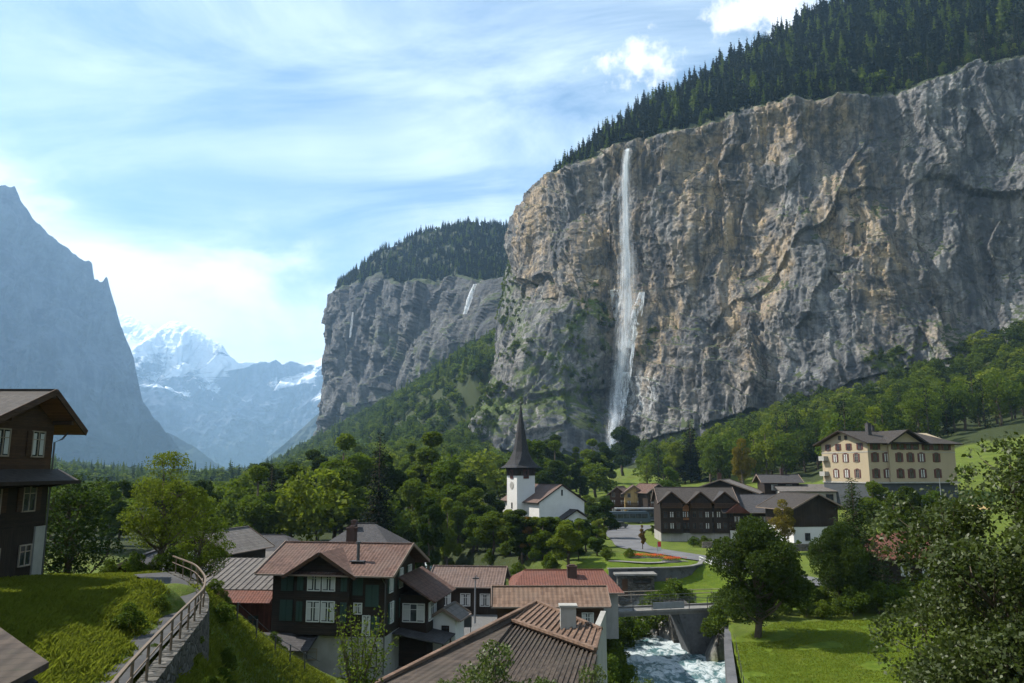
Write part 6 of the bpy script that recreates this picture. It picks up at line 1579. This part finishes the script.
# nearer trees, built finer
leafmat('leaf_maple', (.008, .018, .005), (.056, .084, .017), .3, .3, .5, .3); leafmat('leaf_bush', G1, (.085, .12, .03), .3, .3, .5, .3)
PB['linden'] = [make_broadleaf('broadleaf_tree', 71, 12, 4.9, 30, 44000, .25, D1_, (.042, .068, .012), 'leaf_near', z0=.03, tr=.3)]; PH['linden'] = 12
PB['walnut'] = [make_broadleaf('broadleaf_tree', 72, 10, 3.6, 17, 15000, .17, G1, L2_, 'leaf_walnut', z0=.22, tr=.2, gap=.9)]; PH['walnut'] = 10
PB['apple'] = [make_broadleaf('broadleaf_tree', 73, 8, 3.6, 14, 13000, .17, D1_, D2_, 'leaf_apple', z0=.18, tr=.2, gap=1.0)]; PH['apple'] = 8
PB['near_spruce'] = [make_conifer('spruce', 74, 18, 4.0, 50, 26, .30, D1_, D2_, 'needle_near')]; PH['near_spruce'] = 18
plant_px('linden', 753, 512, 74, 'big round leafy tree at the head of the bright lawn', None, 1.0)
plant_px('walnut', 168, 448, 50, 'airy tree with sunlit upper leaves beside the curving footpath', None, 1.0)
plant_px('walnut', 205, 492, 53, 'smaller tree joined to the right of the airy one by the footpath', None, 1.0)
plant_px('apple', 76, 470, 58, 'dark rounded tree just right of the tall left chalet', None, 1.1)
plant_px('near_spruce', 851, 478, 88, 'pointed dark spruce in front of the white walled barn and hotel', None, 1.6)
plant_px('linden', 838, 518, 84, 'bushy tree at the foot of the pointed spruce', None, .85)
plant_px('dark', 912, 495, 128, 'small dark tree under the hotel terrace', None, .8)
plant_px('mid', 893, 500, 124, 'leafy tree beside the orange awning', None, .7)

# the maple that fills the right edge
lb = []; rg = np.random.RandomState(5)
for i in range(70):
    d = rg.normal(size=3); d /= np.linalg.norm(d); k = rg.uniform(.35, .93); lb.append((np.array([d[0] * 3.3 * k, d[1] * 3.0 * k, 6.4 + d[2] * 3.8 * k]), rg.uniform(.65, 1.15)))
PB['maple'] = [make_broadleaf('maple_tree', 75, 10.6, 3.6, 0, 130000, .10, (.008, .018, .005), (.066, .092, .016), 'leaf_maple', z0=.05, tr=.17, gap=.9, lobes=lb, trans=.3)]; PH['maple'] = 10.6
mx = P(1042, 560, 17); plant('maple', mx.x, 17, 11.4, 'large maple close to the viewer filling the right edge', None, 1.0, z=-10.6)
# shrubs close below the viewpoint
def shoots(name, seed, n, h, spread, c1, c2, mname, ls=.11):
    rg = np.random.RandomState(seed); sk = M(); C = []
    for i in range(n):
        a = rg.uniform(0, 6.28); s = rg.uniform(.2, 1) * spread; hh = h * rg.uniform(.65, 1.05); tip = Vector((math.cos(a) * s, math.sin(a) * s, hh)); mid_ = Vector((tip.x * .35, tip.y * .35, hh * .6))
        sk.tube([(tip.x * .1, tip.y * .1, -.3), mid_, tip], [.02, .014, .004], 5, cap=False)
        for q in range(110): f = rg.uniform(.2, 1.0); p = (mid_ * (f / .6) if f < .6 else mid_.lerp(tip, (f - .6) / .4)); C.append((p.x + rg.normal(0, .09), p.y + rg.normal(0, .09), p.z + rg.normal(0, .06)))
    root = link(name, None); leafmesh('foliage', C, ls, rg, [leafmat(mname, c1, c2, .3)], root, .2); sk.build('stem', bark('bark', (.11, .085, .06)), root); return root
def put(o, px, py, Y, z0, label, cat='shrub', group=None, s=1.0):
    p = P(px, py, Y); o.location = (p.x, Y, z0); o.scale = (s, s, (p.z - z0)); return tag(o, label, cat, group)
o = shoots('shrub', 81, 30, 3.9, 1.1, G1, L2_, 'leaf_shoot', .085); put(o, 358, 612, 21, -7.4, 'shrub of slender upright leafy shoots at the bottom in front of the dark chalet')
o.scale = (1, 1, (P(358, 612, 21).z + 7.4) / 3.9)
PB['near_bush'] = [make_broadleaf('bush', 82, 4, 1.7, 16, 9000, .10, G1, L2_, 'leaf_bush', z0=.0, tr=.05, gap=.4)]; PH['near_bush'] = 4
plant('near_bush', P(497, 640, 21).x, 21, 4.2, 'leafy bush at the bottom centre over the dark mottled roof', None, .85, z=P(497, 632, 21).z - 4.2)['category'] = 'bush'
for px, py, Y, lb_ in ((590, 655, 22, 'leafy bush at the bottom beneath the right corner of the tan roof'), (640, 668, 20, 'bush at the bottom edge just left of the stream'), (548, 668, 19, 'bush top at the bottom edge in the middle of the dark roof'), (447, 672, 24, 'bush top at the bottom edge left of the central bush')):
    t = P(px, py, Y); plant('near_bush', t.x, Y, 3.6, lb_, None, .8, z=t.z - 3.6)['category'] = 'bush'
PB['bush'] = [make_broadleaf('bush', 91, 3, 2.0, 9, 2600, .22, D1_, G2, 'leaf_hedge', z0=.0, tr=.05), make_broadleaf('bush', 92, 3, 1.7, 8, 2400, .22, G1, G2, 'leaf_hedge2', z0=.0, tr=.05)]; PH['bush'] = 3
rb = random.Random(4)
def bushes(pts, label, group, h=(1.4, 2.8)):
    for x, y in pts: plant('bush', x, y, rb.uniform(*h), label, group, rb.uniform(.8, 1.2))['category'] = 'bush'
bushes([(float(np.interp(y, RX[:, 1], RX[:, 0])) - 4.7 + rb.uniform(-1.0, .5), y + rb.uniform(-.8, .8)) for y in range(46, 84, 2)] + [(10.4, 86), (12.4, 88.5), (14.5, 91), (16.5, 91.5), (13.4, 92), (18.5, 91)], 'dark bush on the left bank of the stream', 'bushes along the left bank of the stream', (2.6, 4.4))
bushes([(20.5 + i * 1.55, 80.5 + .12 * i + rb.uniform(-.8, 1.6)) for i in range(18)] + [(22 + i * 2.2, 84 + rb.uniform(-.6, 2)) for i in range(12)], 'dark bush in the shade at the head of the bright lawn', 'bushes behind the bright lawn', (1.6, 3.2))
bushes([(rb.uniform(-14, 8), rb.uniform(100, 150)) for i in range(26)], 'low bush between the brown hipped house and the church', 'bushes below the church', (1.5, 3.2))
for x, y in ((8, 112), (6, 118.5), (10.5, 123), (7, 129), (11.5, 135), (8, 141), (12.5, 147), (4, 135), (3, 147), (12, 128), (15.5, 140)): plant(rb.choice(['mid', 'dark', 'light']), x, y, rb.uniform(5.5, 8.5), ('near' if y < 125 else 'middle' if y < 138 else 'far') + ' garden tree below the church gable, ' + ('left' if x < 7.5 else 'right') + ' of the cluster by the square', 'garden trees between church and square', .9)
for k in range(60):
    x, y = rb.uniform(-13, 8), (rb.uniform(99, 130) if k % 3 else rb.uniform(112, 165))
    if river_dist(np.array([x]), np.array([y]))[0] > 6.5: plant(rb.choice(['mid', 'dark', 'light']), x, y, rb.uniform(7.5, 9.5), ('front' if y < 112 else 'second' if y < 125 else 'third' if y < 142 else 'rearmost') + ' row tree between village roofs and church, ' + ('below the tower' if x < -4 else 'below the gable' if x < 3 else 'toward the square'), 'trees between the village roofs and the church', .95)
plant_px('mid', 872, 488, 140, 'tree against the grey basement at the left of the hotel front', None, 1.0)
plant_px('dark', 905, 494, 138, 'dark tree against the grey basement in the middle of the hotel front', None, 1.0)
plant_px('mid', 936, 496, 136, 'tree against the grey basement at the right end of the hotel', None, 1.0)
bushes([(12.5, 99), (13.5, 97), (12, 96), (14.5, 96.2), (15.8, 96.6), (12.8, 108.5), (16.5, 111)], 'bush by the little stone outbuilding', 'bushes around the stone outbuilding', (1.0, 2.0))
bushes([(32 + i * 1.7, 139.5 - i * 1.0 + rb.uniform(-.4, .4)) for i in range(10)], 'clipped bush in the hedge below the gabled chalet', 'hedge bushes below the gabled chalet', (1.3, 2.2))
bushes([(58 + rb.uniform(-5, 6), 118 + rb.uniform(-6, 9)) for i in range(16)], 'bush on the green bank below the barn', 'bushes on the bank below the barn', (1.0, 2.4))
bushes([(float(edge[i][0] + Nn[i][0] * 1.3), float(edge[i][1] + Nn[i][1] * 1.3)) for i in range(6, len(edge) - 6, 5)] + [(-12.4, 26), (-10.6, 24), (-13.6, 31), (-11.5, 29)], 'weedy bush below the stone wall of the footpath', 'bushes below the footpath wall', (.5, 1.3))
bushes([(-24 + i * 1.2, 47 + rb.uniform(-1, 1)) for i in range(5)] + [(-22, 52), (-18, 50), (-16, 54), (-14.5, 50.5)], 'bush in the shade under the trees by the footpath', 'bushes under the footpath trees', (.8, 1.8))

# wood between the village and the church: further trees that nothing tells apart
rg = np.random.RandomState(33); keep = []
blocked = [(0, 183, 13), (-4, 195, 14), (3, 178, 13), (-17, 108, 9), (-31, 112, 8), (-37, 98, 6), (2, 79, 8), (26, 205, 12), (38, 220, 14), (-4, 84, 6)]
def vis(x, y):
    px = 512 + FPX * x / (y * CT - 12 * ST); return px
tries = 0; hk = []
while len(keep) < 190 and tries < 12000:
    tries += 1; y = 116 + 260 * rg.rand() ** 1.4; x = rg.uniform(-.62, .13) * y
    if river_dist(np.array([x]), np.array([y]))[0] < 8: continue
    if x > 14 and y < 250: continue
    if x > 8 and y < 170: continue
    if any((x - a) ** 2 + (y - b) ** 2 < c * c for a, b, c in blocked): continue
    if any((x - a) ** 2 + (y - b) ** 2 < 36 for a, b in keep): continue
    keep.append((x, y)); h = rg.uniform(12, 20) * (0.75 if x > -12 and y < 176 else 1.0); hk.append(h)
    if len(keep) > 110: continue
    kd = str(rg.choice(['mid', 'dark', 'light', 'tall', 'spruce'], p=[.34, .3, .12, .14, .10])); lb_ = '%s %s %s, %s row of the valley wood' % (hsize(h, 12, 15), KN[kd], zone(vis(x, y)), 'front' if y < 160 else ('middle' if y < 230 else 'back')); plant(kd, x, y, h, lb_, 'trees of the wood on the valley floor', rg.uniform(1.0, 1.3))

kf = np.array(keep[110:]); hf = np.array(hk[110:]); pf = vis(kf[:, 0], kf[:, 1]); gf_ = H(kf[:, 0], kf[:, 1])
hf = np.where((pf > 480) & (pf < 604) & (kf[:, 1] < 184), np.clip(-.06 * kf[:, 1] - gf_, 1.5, hf), hf); hf = np.where(pf < 330, np.minimum(hf, np.maximum(4, np.where(pf < 250, -.014, .008) * kf[:, 1] - gf_)), hf); FILL = (kf, hf)
# ------------------------------------------------------------------ cliff foot, wooded slopes, cliff top
def single(kind, seed, c1, c2, mname):
    Q, T_ = far_tree_data(kind, seed)
    rg = np.random.RandomState(seed + 1)
    if kind == 'c':
        big = make_conifer('spruce', seed, 20, 3.3, 22, 9, .95, c1, c2, mname, parts=False); return big
    return make_broadleaf('broadleaf_tree', seed, 12, 4.6, 12, 1500, .62, c1, c2, mname, z0=.08, parts=False)
FARB = [single('b', 201, G1, G2, 'leaf_far_mid'), single('b', 202, D1_, D2_, 'leaf_far_dark'), single('b', 203, L1_, L2_, 'leaf_far_light'), single('b', 204, G1, G2, 'leaf_far_mid')]
FARC = [single('c', 211, S1_, S2_, 'needle_far'), single('c', 212, S1_, S2_, 'needle_far'), single('c', 213, S1_, S2_, 'needle_far'), single('c', 214, D1_, G2, 'needle_far_green')]
used_far = set()
def far_single(src, p, h, base, wide, rot, label, cat, group):
    if id(src) in used_far: o = src.copy(); COL.objects.link(o)
    else: used_far.add(id(src)); o = src
    o.location = p; s = h / base; o.scale = (s * wide, s * wide, s); o.rotation_euler = (0, 0, rot); return tag(o, label, cat, group)
MB_ = [leafmat('leaf_mass_mid', G1, G2), leafmat('leaf_mass_dark', D1_, D2_), leafmat('leaf_mass_light', L1_, L2_)]
MC_ = [leafmat('needle_mass', S1_, S2_, .15), leafmat('needle_mass_dark', (.003, .007, .004), (.008, .015, .007), .15), leafmat('needle_mass_green', D1_, G2, .2)]

def foot_points():
    rg = np.random.RandomState(77); out = []
    while len(out) < 520:
        y = rg.uniform(235, 560); px = rg.uniform(640, 1120); x = (px - 512) / FPX * y * 1.0
        lo = 300 if px > 830 else 262
        if px > 930 and y < 288: continue
        if px < 830 and y < 262 + (830 - px) * .25: continue
        if 830 <= px <= 930 and y < 215 + 20: continue
        if px < 700 and (y < 330 or y > 500): continue
        if any((x - a) ** 2 + (y - b) ** 2 < 22 for a, b in out[-120:]): continue
        out.append((x, y))
    return np.array(out)
fp = foot_points(); fz = H(fp[:, 0], fp[:, 1]); order = np.argsort(fp[:, 1]); rg = np.random.RandomState(78)
nind = 150
for i in order[:nind]:
    if rg.rand() < .12: far_single(FARC[rg.randint(3)], (fp[i, 0], fp[i, 1], fz[i] - .5), rg.uniform(18, 26), 20, 1.0, rg.uniform(0, 6), 'dark spruce in the cliff foot belt, ' + zone(512 + FPX * fp[i, 0] / fp[i, 1]), 'spruce', 'spruces at the foot of the cliff')
    else: kk = rg.choice(4, p=[.3, .35, .1, .25]); hh_ = rg.uniform(14, 21); far_single(FARB[kk], (fp[i, 0], fp[i, 1], fz[i] - .5), hh_, 12, rg.uniform(.8, 1.0), rg.uniform(0, 6), '%s %s tree, %s of cliff foot belt, %s' % (hsize(hh_, 16.5, 19), ['green', 'dark green', 'light green', 'mid green'][kk], 'front' if fp[i, 1] < 320 else 'back', zone(512 + FPX * fp[i, 0] / fp[i, 1])), 'tree', 'trees at the foot of the cliff')
rest = order[nind:]
mass('valley_wood', 'BBB', np.c_[FILL[0], H(FILL[0][:, 0], FILL[0][:, 1]) - .5], FILL[1], 15, MB_, 'rest of the wood on the valley floor left of the church', 'woodland', 12.)
mass('woodland', 'BBB', np.c_[fp[rest], fz[rest] - .5], rg.uniform(13, 20, len(rest)), 5, MB_, 'dense green wood against the base of the cliff', 'woodland', 12.)

rg = np.random.RandomState(90)
Yv = np.exp(rg.uniform(math.log(330), math.log(1900), 14000)); pxv = rg.uniform(-60, 545, 14000)
keepm = rg.rand(14000) < np.clip((Yv / 1500) ** .9 * 1.2, .18, 1)
Yv, pxv = Yv[keepm], pxv[keepm]; xv = (pxv - 512) / FPX * Yv * 1.0
zv = H(xv, Yv); ok = ~(pt_in(xv, Yv, [(-330, 760), (-270, 1100), (-200, 1000), (-230, 700)]))
ok &= ~((pxv > 492) & (Yv > 560) & (Yv < 780))
fl = (pxv < 300) & (Yv > 900); ok &= ~(fl & (rg.rand(len(xv)) < .6))
xv, Yv, zv = xv[ok], Yv[ok], zv[ok]
print('slope trees', len(xv))
nr = Yv < 650
hn = np.minimum(rg.uniform(11, 17, int(nr.sum())), np.maximum(5, np.where(pxv[ok][nr] < 255, -.012, .02) * Yv[nr] - zv[nr]) + 99 * (pxv[ok][nr] > 340))
mass('slope_woodland', 'BBB', np.c_[xv, Yv, zv - 1][nr], hn, 16, MB_, 'nearer part of the wood at the foot of the steep forest slope', 'woodland', 12.)
xv, Yv, zv = xv[~nr], Yv[~nr], zv[~nr]
mass('hillside_forest', 'bbbbbbbbc', np.c_[xv, Yv, zv - 1], rg.uniform(11, 18, len(xv)), 6, MB_, 'mixed forest covering the steep slope below the middle mountain', 'forest', 13.)

def rim(Vg, tvg, n, lo, hi, seed, dens=None):
    rg = np.random.RandomState(seed); rows = np.where((tvg > lo) & (tvg < hi))[0]; A_ = Vg[rows]; w_ = np.linalg.norm(np.gradient(A_, axis=1), axis=-1) * np.linalg.norm(np.gradient(A_, axis=0), axis=-1)
    vx = pxf(A_); w_ = np.where((vx > -50) & (vx < 1100), w_, 0); w_ = w_.ravel() / w_.sum(); I = rg.choice(w_.size, n, p=w_); Pn = A_.reshape(-1, 3)[I].copy(); Pn[:, :2] += rg.uniform(-1.5, 1.5, (n, 2)); return Pn
rp = rim(CLIFF_V, CLIFF_T, 4800, 3.02, 4.4, 1); re = rim(CLIFF_V, CLIFF_T, 900, 2.99, 3.06, 2); rp = np.concatenate([rp, re])
size = 1 / rp[:, 1]; vx = pxf(rp[None])[0]; vy = pyf(rp[None])[0]; insight = (vx > 520) & (vx < 1030) & (vy > 5)
order = np.argsort(np.where(insight, rp[:, 1] + 0 * vx, 9e9)); rg = np.random.RandomState(91); hs = 10 + 22 * rg.rand(len(rp)) ** 1.3; hs[4800:] *= .6
yellow = far_single
for i in order[:250]:
    k = rg.choice(4, p=[.36, .3, .2, .14])
    if rg.rand() < .10: far_single(FARB[rg.choice([0, 2])], tuple(rp[i] - np.array([0, 0, 1])), rg.uniform(8, 13), 12, .9, rg.uniform(0, 6), 'light green broadleaf tree among the spruces on the cliff rim', 'tree', 'broadleaf trees on the cliff rim')
    else: far_single(FARC[k], tuple(rp[i] - np.array([0, 0, 1])), hs[i], 20, rg.uniform(.85, 1.6), rg.uniform(0, 6), '%s %s spruce on the cliff rim, %s' % (hsize(hs[i], 14, 21), 'greenish' if k == 3 else 'dark', 'at the far right edge of the photo' if vx[i] > 980 else 'high above the hotel' if vx[i] > 900 else 'high above the pointed spruce and barn' if vx[i] > 820 else 'above the ochre rock in the middle of the wall' if vx[i] > 720 else 'between the waterfall lip and the ochre rock' if vx[i] > 630 else 'left of the waterfall lip'), 'spruce', 'spruces on the rim of the cliff')
rest = order[250:]
mass('cliff_top_forest', 'ccccccb', rp[rest] - np.array([0, 0, 1]), hs[rest], 7, MC_, 'dark spruce forest climbing the steep ground above the cliff', 'forest', 19.)
mp = rim(MID_V, MID_T, 3600, 3.0, 4.2, 3); hs = rg.uniform(13, 22, len(mp))
mass('plateau_forest', 'cccb', mp - np.array([0, 0, 1]), hs, 8, MC_, 'dark forest on top of the middle mountain', 'forest', 19.)
# bushes rooted on the ledges of the great wall
gm = CLIFF_G; rg = np.random.RandomState(14); I = rg.choice(gm.size, 1100, p=gm.ravel() / gm.sum()); cp = CLIFF_V.reshape(-1, 3)[I]
mass('ledge_bushes', 'bb', cp - np.array([0, 1.0, 1.0]), rg.uniform(2.0, 7.5, len(cp)), 9, MB_, 'bushes and small trees clinging to the ledges of the cliff', 'bushes', 12.)

# ------------------------------------------------------------------ long grass of the near slopes and small herbs
def grass():
    rg = np.random.RandomState(3); n = 210000
    y = 9 + 45 * rg.rand(n) ** .8; px = rg.uniform(-40, 345, n); x = (px - 512) / FPX * y
    z = H(x, y); ok = z > -13.6
    dist = np.full(n, 99.)
    for q in PL[::2]: dist = np.minimum(dist, np.hypot(x - q[0], y - q[1]) + max(0, .03 * (38 - q[1])) * .6)
    ok &= dist > np.where(y > 33, .92, .62) + .08 * rg.rand(n)
    ok &= ~((x < -25.8) & (y > 38)); x, y, z = x[ok], y[ok], z[ok]; n = len(x)
    h = rg.uniform(.07, .24, n) * (1 + .5 * pn(x / 1.5, y / 1.5, 0)); a = rg.uniform(0, 6.28, n); w_ = .012 + .012 * rg.rand(n); lx, ly = rg.normal(0, .09, n), rg.normal(0, .09, n)
    b = np.stack([x, y, z - .02], 1); d = np.stack([np.cos(a) * w_, np.sin(a) * w_, 0 * a], 1); tip = b + np.stack([lx, ly, h], 1); m_ = (b + tip) / 2 + np.stack([-lx * .3, -ly * .3, h * .1], 1)
    Q = np.stack([b - d, b + d, m_ + d * .7, tip], 1); Q2 = np.stack([b - d, m_ + d * .7, tip, m_ - d * .7], 1)
    tone = rg.rand(n); o = quadmesh('grass', np.concatenate([Q, Q2]), np.r_[tone, tone], [leafmat('grass_blade', (.065, .105, .010), (.16, .195, .028), .45)]); tag(o, 'long rough grass on the near slopes', 'grass', kind='stuff')
grass()
def lawn_tufts():
    rg = np.random.RandomState(8); n = 120000; y = rg.uniform(50, 80, n); x = rg.uniform(16, 50, n)
    ok = pt_in(x, y, [(16.3, 50), (16.4, 58), (20, 73), (26, 79), (46, 80), (50, 60), (50, 50)]) & (pn(x / 3, y / 3, 0) > -.25); x, y = x[ok], y[ok]; z = H(x, y)
    C = np.stack([x, y, z + .03], 1); Q = leafdata(C, .11, rg, .1, .5); Q[..., 2] += .02
    tag(quadmesh('lawn_grass', Q, rg.rand(len(Q)), [leafmat('lawn_blade', (.062, .098, .008), (.12, .16, .015), .4)]), 'short tufted grass of the bright lawn', 'grass', kind='stuff')
lawn_tufts()
